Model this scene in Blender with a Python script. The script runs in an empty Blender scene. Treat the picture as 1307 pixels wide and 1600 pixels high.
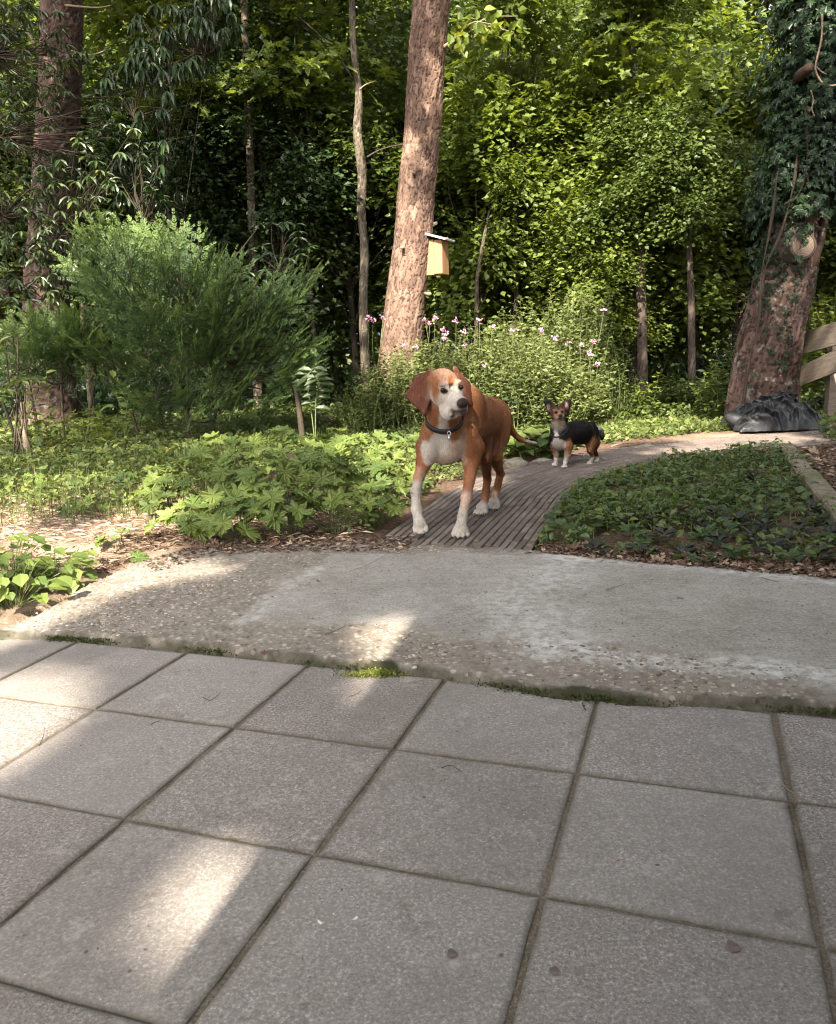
import bpy, math, random
import numpy as np
from mathutils import Matrix, Vector

SC = bpy.context.scene
COL = SC.collection
PI = math.pi

# ---------------------------------------------------------------- camera
F_PX, PITCH, ROLL, CAM_H = 1255.0, -0.1996, -0.037, 0.963
_fw = np.array([0, math.cos(PITCH), math.sin(PITCH)])
_r0 = np.array([1.0, 0, 0]); _u0 = np.cross(_r0, _fw)
_r = _r0 * math.cos(ROLL) + _u0 * math.sin(ROLL)
_u = -_r0 * math.sin(ROLL) + _u0 * math.cos(ROLL)
cam_data = bpy.data.cameras.new('camera')
cam = bpy.data.objects.new('camera', cam_data); COL.objects.link(cam)
cam_data.sensor_fit = 'VERTICAL'; cam_data.sensor_height = 24.0
cam_data.lens = F_PX / 1600 * 24.0
cam_data.clip_start = 0.05; cam_data.clip_end = 600
M4 = Matrix.Identity(4)
for i in range(3):
    M4[i][0] = _r[i]; M4[i][1] = _u[i]; M4[i][2] = -_fw[i]
M4[2][3] = CAM_H
cam.matrix_world = M4
SC.camera = cam

# ---------------------------------------------------------------- light
SUN_AZ = math.atan2(0.235, 0.972)          # light travels towards this azimuth, from +Y towards +X
SUN_EL = math.radians(40)
LDIR = np.array([math.sin(SUN_AZ) * math.cos(SUN_EL), math.cos(SUN_AZ) * math.cos(SUN_EL), -math.sin(SUN_EL)])
world = bpy.data.worlds.new('World'); SC.world = world; world.use_nodes = True
wn = world.node_tree.nodes; wl = world.node_tree.links
wn.clear()
wo = wn.new('ShaderNodeOutputWorld'); wb = wn.new('ShaderNodeBackground'); sk = wn.new('ShaderNodeTexSky')
sk.sky_type = 'NISHITA'; sk.sun_disc = False; sk.sun_elevation = SUN_EL
sk.sun_rotation = SUN_AZ + PI; sk.air_density = 1.0; sk.dust_density = 5.0; sk.ozone_density = 1.0
wb.inputs['Strength'].default_value = 0.12
hz_ = wn.new('ShaderNodeHueSaturation'); hz_.inputs['Saturation'].default_value = .36      # a thin veil of summer haze takes the blue out of the sky
hz_.inputs['Value'].default_value = 1.0; wl.new(sk.outputs[0], hz_.inputs['Color']); wl.new(hz_.outputs[0], wb.inputs[0]); wl.new(wb.outputs[0], wo.inputs[0])
sun_d = bpy.data.lights.new('sun', 'SUN'); sun = bpy.data.objects.new('sun', sun_d); COL.objects.link(sun)
sun_d.energy = 4.2; sun_d.angle = math.radians(0.53); sun_d.color = (1.0, 0.91, 0.75)
sun.rotation_euler = Vector(LDIR).to_track_quat('-Z', 'Y').to_euler()
sun.location = (-3, -12, 14)
SC.view_settings.view_transform = 'Standard'; SC.view_settings.look = 'None'
SC.view_settings.gamma = 1.0; SC.view_settings.use_curve_mapping = False
SC.view_settings.exposure = 2.36
SC.render.engine = 'CYCLES'
SC.cycles.max_bounces = 6; SC.cycles.diffuse_bounces = 4; SC.cycles.glossy_bounces = 2
SC.cycles.transmission_bounces = 4; SC.cycles.transparent_max_bounces = 4
SC.cycles.use_denoising = True; SC.cycles.denoising_prefilter = 'ACCURATE'; SC.cycles.denoising_input_passes = 'RGB_ALBEDO_NORMAL'; SC.cycles.use_adaptive_sampling = False; SC.cycles.pixel_filter_type = 'BLACKMAN_HARRIS'; SC.cycles.filter_width = 1.15
SC.cycles.sample_clamp_indirect = 6.0
SC.cycles.caustics_reflective = False; SC.cycles.caustics_refractive = False

# ---------------------------------------------------------------- surveying helpers (photo measurements -> places)
def _ray(x, y):
    return _fw + _r * (x - 653.5) / F_PX - _u * (y - 800) / F_PX
def G(x, y, z=0.02):
    """The place at height z that was measured at (x, y) in the photograph."""
    d = _ray(x, y); t = (z - CAM_H) / d[2]
    return np.array([0, 0, CAM_H]) + d * t
def at(x, y, Yd):
    """The place Yd metres ahead of the photographer that was measured at (x, y)."""
    d = _ray(x, y)
    return np.array([0, 0, CAM_H]) + d * Yd / d[1]
def poly_in(pts, px, py):
    """Which of the points lie in the ground polygon."""
    pts = np.asarray(pts, float); n = len(pts); ins = np.zeros(px.shape, bool)
    j = n - 1
    for i in range(n):
        xi, yi = pts[i][:2]; xj, yj = pts[j][:2]
        c = ((yi > py) != (yj > py)) & (px < (xj - xi) * (py - yi) / (yj - yi + 1e-12) + xi)
        ins ^= c; j = i
    return ins
def poly_dist(pts, px, py, closed=True):
    pts = np.asarray(pts, float); d = np.full(px.shape, 1e9)
    n = len(pts)
    for i in range(n if closed else n - 1):
        a = pts[i][:2]; b = pts[(i + 1) % n][:2]; ab = b - a
        t = np.clip(((px - a[0]) * ab[0] + (py - a[1]) * ab[1]) / (ab @ ab + 1e-12), 0, 1)
        d = np.minimum(d, np.hypot(px - a[0] - t * ab[0], py - a[1] - t * ab[1]))
    return d
def gp(pl, z=0.02):
    return [G(x, y, z)[:2] for x, y in pl]
def sstep(a, b, x):
    t = np.clip((x - a) / (b - a), 0, 1); return t * t * (3 - 2 * t)

# ---------------------------------------------------------------- numeric noise
def _hash(ix, iy, iz, s):
    h = (ix.astype(np.int64) * 374761393 + iy.astype(np.int64) * 668265263 + iz.astype(np.int64) * 2147483647 + s * 1274126177) & 0xFFFFFFFF
    h = ((h ^ (h >> 13)) * 1274126177) & 0xFFFFFFFF
    h = h ^ (h >> 16)
    return (h & 0xFFFFFF) / float(0xFFFFFF)
def vnoise(x, y, z=None, s=0):
    z = np.zeros_like(x) if z is None else z
    x0, y0, z0 = np.floor(x), np.floor(y), np.floor(z)
    fx, fy, fz = x - x0, y - y0, z - z0
    fx, fy, fz = [t * t * (3 - 2 * t) for t in (fx, fy, fz)]
    r = 0
    for dx in (0, 1):
        for dy in (0, 1):
            for dz in (0, 1):
                r = r + _hash(x0 + dx, y0 + dy, z0 + dz, s) * (fx if dx else 1 - fx) * (fy if dy else 1 - fy) * (fz if dz else 1 - fz)
    return r * 2 - 1
def fbm(x, y, z=None, o=4, s=0):
    r = 0; a = 0.5; z = np.zeros_like(x) if z is None else z
    for i in range(o):
        r = r + a * vnoise(x, y, z, s + i); x = x * 2.03; y = y * 2.03; z = z * 2.03; a *= 0.5
    return r
def worley(x, y, s=0):
    """F1, F2 and a random value of the nearest cell."""
    x0, y0 = np.floor(x), np.floor(y)
    f1 = np.full(x.shape, 9.0); f2 = np.full(x.shape, 9.0); cid = np.zeros(x.shape)
    zz = np.zeros_like(x)
    for dx in (-1, 0, 1):
        for dy in (-1, 0, 1):
            cx = x0 + dx; cy = y0 + dy
            jx = _hash(cx, cy, zz, s); jy = _hash(cx, cy, zz, s + 7); v = _hash(cx, cy, zz, s + 13)
            d = np.hypot(cx + jx - x, cy + jy - y)
            n = d < f1
            f2 = np.where(n, f1, np.minimum(f2, d)); cid = np.where(n, v, cid); f1 = np.where(n, d, f1)
    return f1, f2, cid

# ---------------------------------------------------------------- mesh building
def mk(name, V, F, m=None, parent=None, smooth=False, attrs=None, colors=None, link=True):
    """One mesh object from arrays: V (n,3); F an (m,k) array or a list of such arrays."""
    me = bpy.data.meshes.new(name)
    V = np.ascontiguousarray(V, np.float32)
    Fs = [np.asarray(f, np.int32) for f in (F if isinstance(F, list) else [F]) if len(f)]
    me.vertices.add(len(V)); me.vertices.foreach_set('co', V.ravel())
    loops = np.concatenate([f.ravel() for f in Fs]); tot = np.concatenate([np.full(len(f), f.shape[1]) for f in Fs]).astype(np.int32)
    st = np.concatenate([[0], np.cumsum(tot)[:-1]]).astype(np.int32)
    me.loops.add(len(loops)); me.loops.foreach_set('vertex_index', loops)
    me.polygons.add(len(tot)); me.polygons.foreach_set('loop_start', st); me.polygons.foreach_set('loop_total', tot)
    me.polygons.foreach_set('use_smooth', np.full(len(tot), bool(smooth)))
    for k, a in (attrs or {}).items():
        at_ = me.attributes.new(k, 'FLOAT', 'POINT'); at_.data.foreach_set('value', np.ascontiguousarray(a, np.float32))
    if colors is not None:
        ca = me.color_attributes.new('coat', 'FLOAT_COLOR', 'POINT')
        c4 = np.ones((len(V), 4), np.float32); c4[:, :3] = colors; ca.data.foreach_set('color', c4.ravel())
    me.update(calc_edges=True)
    if m: me.materials.append(m)
    if not link: return me
    o = bpy.data.objects.new(name, me); COL.objects.link(o)
    if parent: o.parent = parent
    return o
def place(name, me, parent=None, loc=(0, 0, 0), rot=None, scale=1.0):
    o = bpy.data.objects.new(name, me); COL.objects.link(o)
    if parent: o.parent = parent
    o.location = loc
    if rot is not None:
        o.rotation_euler = rot
    o.scale = (scale,) * 3 if not hasattr(scale, '__len__') else scale
    return o
def empty(name, loc=(0, 0, 0), rz=0):
    o = bpy.data.objects.new(name, None); COL.objects.link(o); o.location = loc; o.rotation_euler = (0, 0, rz)
    o.empty_display_size = 0.1
    return o
def tag(o, label=None, cat=None, group=None, kind=None):
    if label: o['label'] = label
    if cat: o['category'] = cat
    if group: o['group'] = group
    if kind: o['kind'] = kind
    return o
class MB:
    """Collects simple solids into one mesh."""
    def __init__(s): s.V = []; s.F = {}; s.n = 0
    def add(s, V, F):
        V = np.asarray(V, float)
        for f in (F if isinstance(F, list) else [F]):
            f = np.asarray(f)
            if len(f): s.F.setdefault(f.shape[1], []).append(f + s.n)
        s.V.append(V); s.n += len(V); return s
    def box(s, c, size, R=None, bev=0.0):
        sx, sy, sz = [q / 2 for q in size]; b = bev
        P = []
        if b <= 0:
            P = [(x * sx, y * sy, z * sz) for z in (-1, 1) for y in (-1, 1) for x in (-1, 1)]
            Fq = [(0, 2, 3, 1), (4, 5, 7, 6), (0, 1, 5, 4), (1, 3, 7, 5), (3, 2, 6, 7), (2, 0, 4, 6)]
        else:
            for (z, i) in ((-sz, 0), (sz - b, 0), (sz, b)):
                P += [(-sx + i, -sy + i, z), (sx - i, -sy + i, z), (sx - i, sy - i, z), (-sx + i, sy - i, z)]
            Fq = [(3, 2, 1, 0), (8, 9, 10, 11)]
            for k in (0, 4):
                for j in range(4):
                    Fq.append((k + j, k + (j + 1) % 4, k + 4 + (j + 1) % 4, k + 4 + j))
        P = np.array(P)
        if R is not None: P = P @ np.asarray(R).T
        return s.add(P + np.asarray(c), np.array(Fq))
    def tube(s, pts, rad, n=8, cap=True):
        V, Fq, caps = tube_arr(pts, rad, n, cap)
        return s.add(V, [Fq] + ([caps] if cap else []))
    def build(s, name, m, parent=None, smooth=False, link=True, **k):
        return mk(name, np.concatenate(s.V), [np.concatenate(f) for f in s.F.values()], m, parent, smooth, link=link, **k)
def frames(P):
    P = np.asarray(P, float); T = np.gradient(P, axis=0); T /= np.linalg.norm(T, axis=1)[:, None] + 1e-9
    a = np.array([0.31, 0.95, 0.05]) if abs(T[0][2]) > 0.5 else np.array([0, 0, 1.0])
    A = np.cross(T, a); A /= np.linalg.norm(A, axis=1)[:, None] + 1e-9
    B = np.cross(T, A)
    return T, A, B
def tube_arr(P, rad, n=8, cap=True):
    P = np.asarray(P, float); m = len(P); rad = np.broadcast_to(np.asarray(rad, float), (m,))
    T, A, B = frames(P); th = np.arange(n) / n * 2 * PI
    V = P[:, None] + rad[:, None, None] * (np.cos(th)[None, :, None] * A[:, None] + np.sin(th)[None, :, None] * B[:, None])
    i = np.arange(m - 1)[:, None] * n; j = np.arange(n)[None]
    Fq = np.stack([i + j, i + (j + 1) % n, i + n + (j + 1) % n, i + n + j], -1).reshape(-1, 4)
    caps = np.array([list(range(n))[::-1], [(m - 1) * n + k for k in range(n)]]) if cap else np.zeros((0, n), int)
    return V.reshape(-1, 3), Fq, caps
def curve(pts, n):
    """Catmull-Rom through pts (any width), n samples."""
    P = np.asarray(pts, float); k = len(P)
    if k == 2: return P[0] + (P[1] - P[0]) * np.linspace(0, 1, n)[:, None]
    Q = np.vstack([2 * P[0] - P[1], P, 2 * P[-1] - P[-2]])
    t = np.linspace(0, k - 1 - 1e-9, n); i = t.astype(int); f = (t - i)[:, None]
    a, b, c, d = Q[i], Q[i + 1], Q[i + 2], Q[i + 3]
    return 0.5 * (2 * b + (c - a) * f + (2 * a - 5 * b + 4 * c - d) * f ** 2 + (3 * b - a - 3 * c + d) * f ** 3)

# ---------------------------------------------------------------- leaves
def tmpl_kite():
    return np.array([(0, 0, 0), (.45, -.5, .09), (1, 0, -.04), (.45, .5, .09)]), np.array([(0, 1, 2), (0, 2, 3)])
def tmpl_ovate():
    v = [(0, 0, 0), (.25, -.38, .08), (.6, -.46, .08), (1, 0, -.10), (.6, .46, .08), (.25, .38, .08), (.5, 0, 0)]
    return np.array(v), np.array([(0, 1, 6), (1, 2, 6), (2, 3, 6), (3, 4, 6), (4, 5, 6), (5, 0, 6)])
def tmpl_lobed(nl=5, notch=.5, cup=.05, base=.14, spread=2.5, fine=True, seed=0):
    """A palmate leaf seen from above, petiole at the origin."""
    rg = np.random.default_rng(seed); rim = []
    for i in range(nl):
        a = (-spread + 2 * spread * i / (nl - 1)) * (1 + .04 * rg.normal())
        L = (1 - .26 * abs(a) / spread) * (1 + .08 * rg.normal()); w = spread / (nl - 1)
        if fine:
            seq = [(-.93, notch), (-.62, .80), (-.40, .78), (-.22, .97), (-.08, .93), (0, 1.05), (.10, .93), (.24, .96), (.42, .78), (.62, .80), (.93, notch)]
        else:
            seq = [(-.93, notch), (-.45, .82), (0, 1.05), (.45, .82), (.93, notch)]
        for q, rr in seq: rim.append((a + q * w, rr * L))
    v = [(0, 0, 0)]
    for a, rr in rim:
        v.append((rr * math.cos(a) * .55 + .45 * base, rr * math.sin(a) * .55, cup * rr * rr * (1 if rr > .6 else .3) - .10 * rr * (rr > .9)))
    n = len(rim)
    return np.array(v), np.array([(0, i, i + 1) for i in range(1, n)])
def leaves(P, D, N, L, W, T, rg, extra=None):
    """Put the template T at every P, tip along D, upper face to N; returns arrays and a per-leaf random value."""
    tv, tf = T; n = len(P); k = len(tv)
    D = D / (np.linalg.norm(D, axis=1)[:, None] + 1e-9)
    C = np.cross(N, D); C /= np.linalg.norm(C, axis=1)[:, None] + 1e-9
    U = np.cross(D, C)
    L = np.broadcast_to(L, (n,)); W = np.broadcast_to(W, (n,))
    V = P[:, None] + tv[None, :, 0:1] * (L[:, None, None] * D[:, None]) + tv[None, :, 1:2] * (W[:, None, None] * C[:, None]) + tv[None, :, 2:3] * (L[:, None, None] * U[:, None])
    Fq = tf[None] + (np.arange(n) * k)[:, None, None]
    rv = rg.random(n) if extra is None else extra
    return V.reshape(-1, 3), Fq.reshape(-1, tf.shape[1]), np.repeat(rv, k)
def rnd_dirs(n, rg, zb=0.0, zs=1.0):
    d = rg.normal(size=(n, 3)); d[:, 2] = d[:, 2] * zs + zb
    return d / (np.linalg.norm(d, axis=1)[:, None] + 1e-9)
class LeafBag:
    def __init__(s): s.V = []; s.F = []; s.R = []; s.n = 0
    def add(s, V, F, R):
        s.V.append(V); s.F.append(F + s.n); s.R.append(R); s.n += len(V)
    def build(s, name, m, parent=None, link=True, smooth=False):
        return mk(name, np.concatenate(s.V), np.concatenate(s.F), m, parent, smooth, attrs={'rnd': np.concatenate(s.R)}, link=link)

# ---------------------------------------------------------------- materials
class NT:
    def __init__(s, name):
        s.m = bpy.data.materials.new(name); s.m.use_nodes = True; s.t = s.m.node_tree; s.t.nodes.clear()
        s.out = s.n('OutputMaterial')
    def n(s, typ, **kw):
        nd = s.t.nodes.new('ShaderNode' + typ)
        for k, v in kw.items(): setattr(nd, k, v)
        return nd
    def l(s, a, b): s.t.links.new(a, b)
    def coord(s, kind='Object', scale=(1, 1, 1)):
        if kind == 'World':
            c = s.n('NewGeometry').outputs['Position']
        else:
            c = s.n('TexCoord').outputs[kind]
        mp = s.n('Mapping'); mp.inputs['Scale'].default_value = scale; s.l(c, mp.inputs[0]); return mp.outputs[0]
    def noise(s, co, scale, detail=4, rough=.55, dist=0):
        nd = s.n('TexNoise'); nd.inputs['Scale'].default_value = scale; nd.inputs['Detail'].default_value = detail
        nd.inputs['Roughness'].default_value = rough; nd.inputs['Distortion'].default_value = dist
        s.l(co, nd.inputs['Vector']); return nd.outputs[0]
    def voro(s, co, scale, feat='F1', out='Distance', rand=1.0):
        nd = s.n('TexVoronoi', feature=feat); nd.inputs['Scale'].default_value = scale; nd.inputs['Randomness'].default_value = rand
        s.l(co, nd.inputs['Vector']); return nd.outputs[out]
    def ramp(s, fac, stops, interp='LINEAR'):
        r = s.n('ValToRGB'); r.color_ramp.interpolation = interp; e = r.color_ramp.elements
        while len(e) < len(stops): e.new(0.5)
        for q, (p, c) in zip(e, stops):
            q.position = p; q.color = (*c, 1) if hasattr(c, '__len__') else (c, c, c, 1)
        s.l(fac, r.inputs[0]); return r.outputs[0]
    def mix(s, a, b, fac, mode='MIX'):
        m = s.n('Mix', data_type='RGBA', blend_type=mode)
        for v, i in ((a, 6), (b, 7)):
            if hasattr(v, 'links'): s.l(v, m.inputs[i])
            else: m.inputs[i].default_value = (*v, 1)
        if hasattr(fac, 'links'): s.l(fac, m.inputs[0])
        else: m.inputs[0].default_value = fac
        return m.outputs[2]
    def math(s, op, a, b=0.0, c=None):
        m = s.n('Math', operation=op)
        for i, v in enumerate((a, b, c)):
            if v is None: continue
            if hasattr(v, 'links'): s.l(v, m.inputs[i])
            else: m.inputs[i].default_value = v
        return m.outputs[0]
    def attr(s, name, out='Fac'): return s.n('Attribute', attribute_name=name).outputs[out]
    def objrand(s): return s.n('ObjectInfo').outputs['Random']
    def bump(s, h, strength=.5, dist=.01, nrm=None):
        b = s.n('Bump'); b.inputs['Strength'].default_value = strength; b.inputs['Distance'].default_value = dist
        s.l(h, b.inputs['Height'])
        if nrm is not None: s.l(nrm, b.inputs['Normal'])
        return b.outputs[0]
    def bsdf(s, col, rough=.8, nrm=None, spec=.3, **kw):
        b = s.n('BsdfPrincipled')
        if hasattr(col, 'links'): s.l(col, b.inputs['Base Color'])
        else: b.inputs['Base Color'].default_value = (*col, 1)
        if hasattr(rough, 'links'): s.l(rough, b.inputs['Roughness'])
        else: b.inputs['Roughness'].default_value = rough
        b.inputs['Specular IOR Level'].default_value = spec
        if nrm is not None: s.l(nrm, b.inputs['Normal'])
        for k, v in kw.items(): b.inputs[k].default_value = v
        s.l(b.outputs[0], s.out.inputs[0]); s.b = b
        return b
def leaf_mat(name, dark, light, trans=.35, rough=.42, spec=.4, rare=None, attr='rnd', objr=False):
    t = NT(name)
    f = t.objrand() if objr else t.attr(attr)
    big = t.noise(t.coord('World'), 1.3, 3)
    stops = [(0.0, dark), (.85, light)]
    if rare: stops += [(.93, light), (.97, rare)]
    c = t.ramp(f, stops)
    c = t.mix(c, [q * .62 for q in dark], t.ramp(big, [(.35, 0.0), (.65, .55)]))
    vein = t.noise(t.coord('Object'), 60, 2)
    c = t.mix(c, (.5, .5, .5), t.ramp(vein, [(.3, 0.0), (.8, .12)]), 'OVERLAY')
    b = t.bsdf(c, rough, None, spec)
    tr = t.n('BsdfTranslucent'); hs = t.n('HueSaturation'); hs.inputs['Hue'].default_value = .48; hs.inputs['Saturation'].default_value = 1.15
    hs.inputs['Value'].default_value = 1.5; t.l(c, hs.inputs['Color']); t.l(hs.outputs[0], tr.inputs[0])
    mx = t.n('MixShader'); mx.inputs[0].default_value = trans
    t.l(b.outputs[0], mx.inputs[1]); t.l(tr.outputs[0], mx.inputs[2]); t.l(mx.outputs[0], t.out.inputs[0])
    return t.m
def plain(name, col, rough=.7, spec=.3, nscale=30, var=.25, bump=.2, bd=.005, **kw):
    t = NT(name); co = t.coord('Object'); n = t.noise(co, nscale, 5)
    c = t.mix([q * (1 - var) for q in col], [min(1, q * (1 + var)) for q in col], t.ramp(n, [(.3, 0), (.7, 1)]))
    t.bsdf(c, rough, t.bump(n, bump, bd), spec, **kw); return t.m

# ================================================================ GROUND AND PAVING
def m_paver():
    t = NT('paver_concrete'); co = t.coord('World'); r = t.objrand()
    g = t.noise(co, 420, 3, .7); w = t.noise(co, 2.2, 5, .6); s = t.noise(co, 14, 6, .65)
    c = t.ramp(g, [(.30, (.140, .119, .107)), (.52, (.215, .187, .171)), (.75, (.315, .280, .260))])
    g2 = t.noise(co, 150, 3, .85); c = t.mix(c, (.060, .050, .045), t.ramp(g2, [(.34, .95), (.48, 0)])); c = t.mix(c, (.50, .46, .43), t.ramp(g2, [(.53, 0), (.66, .9)]))
    g3 = t.noise(co, 60, 3, .8); c = t.mix(c, (.13, .11, .10), t.ramp(g3, [(.36, .55), (.48, 0)]))
    c = t.mix(c, (.15, .13, .118), t.ramp(w, [(.40, 0), (.72, .50)]))
    c = t.mix(c, (.34, .315, .30), t.ramp(s, [(.55, 0), (.80, .30)]))
    c = t.mix(c, (.30, .278, .255), t.math('MULTIPLY', r, .38)); w2 = t.noise(co, .9, 6, .7); c = t.mix(c, (.115, .098, .085), t.ramp(w2, [(.46, 0), (.66, .5)]))
    li = t.noise(co, 7, 8, .8); c = t.mix(c, (.36, .335, .31), t.ramp(li, [(.57, 0), (.66, .45)])); c = t.mix(c, (.10, .083, .07), t.ramp(li, [(.34, .5), (.43, 0)]))
    d = t.voro(co, 70, 'F1'); k = t.voro(co, 70, 'F1', 'Color')
    sp = t.math('MULTIPLY', t.ramp(d, [(.07, 1), (.16, 0)]), t.ramp(k, [(.80, 0), (.86, 1)]))
    c = t.mix(c, (.45, .42, .39), sp)
    dk = t.voro(co, 23, 'F1'); kk = t.voro(co, 23, 'F1', 'Color')
    c = t.mix(c, (.06, .045, .04), t.math('MULTIPLY', t.ramp(dk, [(.06, .8), (.12, 0)]), t.ramp(kk, [(.80, 0), (.86, 1)])))
    st = t.voro(co, 2.1, 'F1'); sk_ = t.voro(co, 2.1, 'F1', 'Color')
    c = t.mix(c, (.10, .07, .06), t.math('MULTIPLY', t.ramp(st, [(.04, .7), (.09, 0)]), t.ramp(sk_, [(.60, 0), (.66, 1)])))
    e = t.attr('edge')
    c = t.mix(c, (.085, .074, .055), t.math('MULTIPLY', e, t.ramp(s, [(.3, .35), (.7, .95)])))
    h = t.math('ADD', t.math('MULTIPLY', g, .5), t.math('MULTIPLY', s, .6))
    t.bsdf(c, .9, t.bump(h, .55, .003), .25); return t.m
def m_sand():
    t = NT('joint_sand'); co = t.coord('World'); g = t.noise(co, 160, 4, .7); s = t.noise(co, 9, 4)
    c = t.ramp(g, [(.25, (.09, .073, .056)), (.55, (.19, .155, .12)), (.8, (.38, .33, .27))])
    c = t.mix(c, (.07, .065, .035), t.ramp(s, [(.45, 0), (.7, .5)]))
    t.bsdf(c, .95, t.bump(g, .9, .01), .15); return t.m
def m_slab():
    t = NT('rough_concrete'); co = t.coord('World')
    cell = t.voro(co, 46, 'F1', 'Color'); cd = t.voro(co, 46, 'F1'); cell2 = t.voro(co, 90, 'F1', 'Color')
    fine = t.noise(co, 240, 4, .7); mid = t.noise(co, 18, 6, .65); big = t.noise(co, 3.0, 5, .6)
    peb = t.ramp(cell, [(.15, (.12, .09, .07)), (.40, (.24, .20, .16)), (.62, (.33, .28, .235)), (.85, (.42, .38, .33))])
    matrix = t.ramp(fine, [(.3, (.13, .11, .09)), (.7, (.29, .26, .225))])
    rough = t.mix(matrix, peb, t.ramp(cd, [(.30, 1), (.48, 0)]))
    rough = t.mix(rough, (.11, .085, .065), t.ramp(mid, [(.45, 0), (.70, .7)])); rough = t.mix(rough, (.26, .235, .20), t.ramp(big, [(.5, 0), (.7, .6)]))
    sm = t.ramp(fine, [(.3, (.19, .172, .152)), (.7, (.33, .305, .275))])
    sm = t.mix(sm, (.42, .40, .37), t.ramp(mid, [(.45, 0), (.75, .5)]))
    sm = t.mix(sm, (.145, .125, .10), t.ramp(big, [(.42, 0), (.66, .7)]))
    br = t.noise(t.coord('World', (1.2, 16, 1)), 14, 4, .6)
    sm = t.mix(sm, (.40, .385, .37), t.ramp(br, [(.5, 0), (.7, .35)]))
    sm = t.mix(sm, (.17, .145, .118), .25); g2 = t.noise(co, 95, 4, .8); sm = t.mix(sm, (.095, .080, .066), t.ramp(g2, [(.33, .8), (.47, 0)])); sm = t.mix(sm, (.50, .475, .44), t.ramp(g2, [(.54, 0), (.70, .7)]))
    c = t.mix(rough, sm, t.attr('mortar'))
    lime = t.math('MULTIPLY', t.attr('lime'), t.ramp(t.noise(co, 26, 6, .75), [(.38, 0), (.60, 1)]))
    c = t.mix(c, (.56, .55, .53), t.math('MULTIPLY', lime, .75))
    c = t.mix(c, (.026, .027, .013), t.attr('moss'))
    c = t.mix(c, (.10, .075, .055), t.attr('dirt'))
    h = t.math('ADD', t.math('MULTIPLY', fine, .6), t.math('MULTIPLY', mid, .8))
    t.bsdf(c, .92, t.bump(h, .7, .004), .2); return t.m
def m_brick():
    t = NT('clay_paver'); co = t.coord('World'); r = t.objrand(); g = t.noise(co, 120, 4, .7); s = t.noise(co, 7, 5)
    c = t.ramp(r, [(0, (.105, .083, .072)), (.5, (.145, .117, .102)), (1, (.195, .160, .142))])
    c = t.mix(c, (.33, .27, .24), t.ramp(g, [(.50, 0), (.8, .55)]))
    c = t.mix(c, (.09, .07, .06), t.ramp(s, [(.42, 0), (.7, .6)]))
    t.bsdf(c, .9, t.bump(g, .7, .006), .2); return t.m
def m_soil():
    t = NT('soil'); co = t.coord('World'); a = t.noise(co, 45, 6, .7); b = t.noise(co, 4, 5, .6); g = t.noise(t.coord('World', (1, 3.2, 1)), 70, 4, .7)
    c = t.ramp(a, [(.28, (.055, .035, .024)), (.50, (.15, .095, .068)), (.72, (.30, .205, .15))])
    sand = t.ramp(g, [(.3, (.24, .165, .115)), (.7, (.50, .39, .29))])
    c = t.mix(c, sand, t.math('MULTIPLY', t.attr('sand'), t.ramp(b, [(.32, .25), (.58, 1)])))
    c = t.mix(c, (.06, .07, .025), t.attr('green'))
    h = t.math('ADD', a, t.math('MULTIPLY', g, .7))
    t.bsdf(c, .97, t.bump(h, 1.0, .02), .12); return t.m
MAT = {}
MAT['paver'] = m_paver(); MAT['sand'] = m_sand(); MAT['slab'] = m_slab(); MAT['brick'] = m_brick(); MAT['soil'] = m_soil()

# --- polygons of the paved areas (measured on the ground)
YAW, OX, OY, ASP, TS = -0.3354, 3.5119, 4.7636, 0.9766, 0.45
def tile_pt(c, r, z=0.0):
    X = (c - OX) * TS; Y = (-r * ASP + OY) * TS
    return np.array([X * math.cos(YAW) - Y * math.sin(YAW), X * math.sin(YAW) + Y * math.cos(YAW), z])
FRONT_PX = [(-330, 975), (0, 998), (100, 1001), (285, 1016), (480, 1039), (690, 1063), (930, 1095), (1307, 1117), (1500, 1136), (1900, 1175)]
BACK_PX = [(-320, 966), (0, 972), (150, 905), (240, 869), (330, 853), (560, 845), (850, 858), (1307, 898), (1480, 912), (1900, 945)]
SLZ = 0.026
front = np.array([G(x, y, .0)[:2] for x, y in FRONT_PX]); back = np.array([G(x, y, SLZ)[:2] for x, y in BACK_PX])
SLAB_POLY = np.vstack([front, back[::-1]])
path_l = np.array([(-.30, 3.6), (-.18, 4.0), (.03, 4.7), (.3, 5.5), (.75, 6.25), (1.18, 6.7), (1.71, 7.11), (2.32, 7.42), (3.0, 7.68), (4.0, 7.95), (5.4, 8.15), (7.0, 8.2)])
PATH_W = .84
pc = curve(path_l, 400)
tn = np.gradient(pc, axis=0); tn /= np.linalg.norm(tn, axis=1)[:, None]
nr = np.stack([tn[:, 1], -tn[:, 0]], 1)
wv = PATH_W * np.interp(np.arange(400) / 399, [0, .12, .3, 1], [.90, .93, 1, 1])
path_r = pc + nr * wv[:, None]
PATH_POLY = np.vstack([pc, path_r[::-1]])
PATIO_POLY = np.vstack([front[0:1] + [-3, .3], front, [[6, 1.2], [6, -3], [-6, -3]]])

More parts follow.
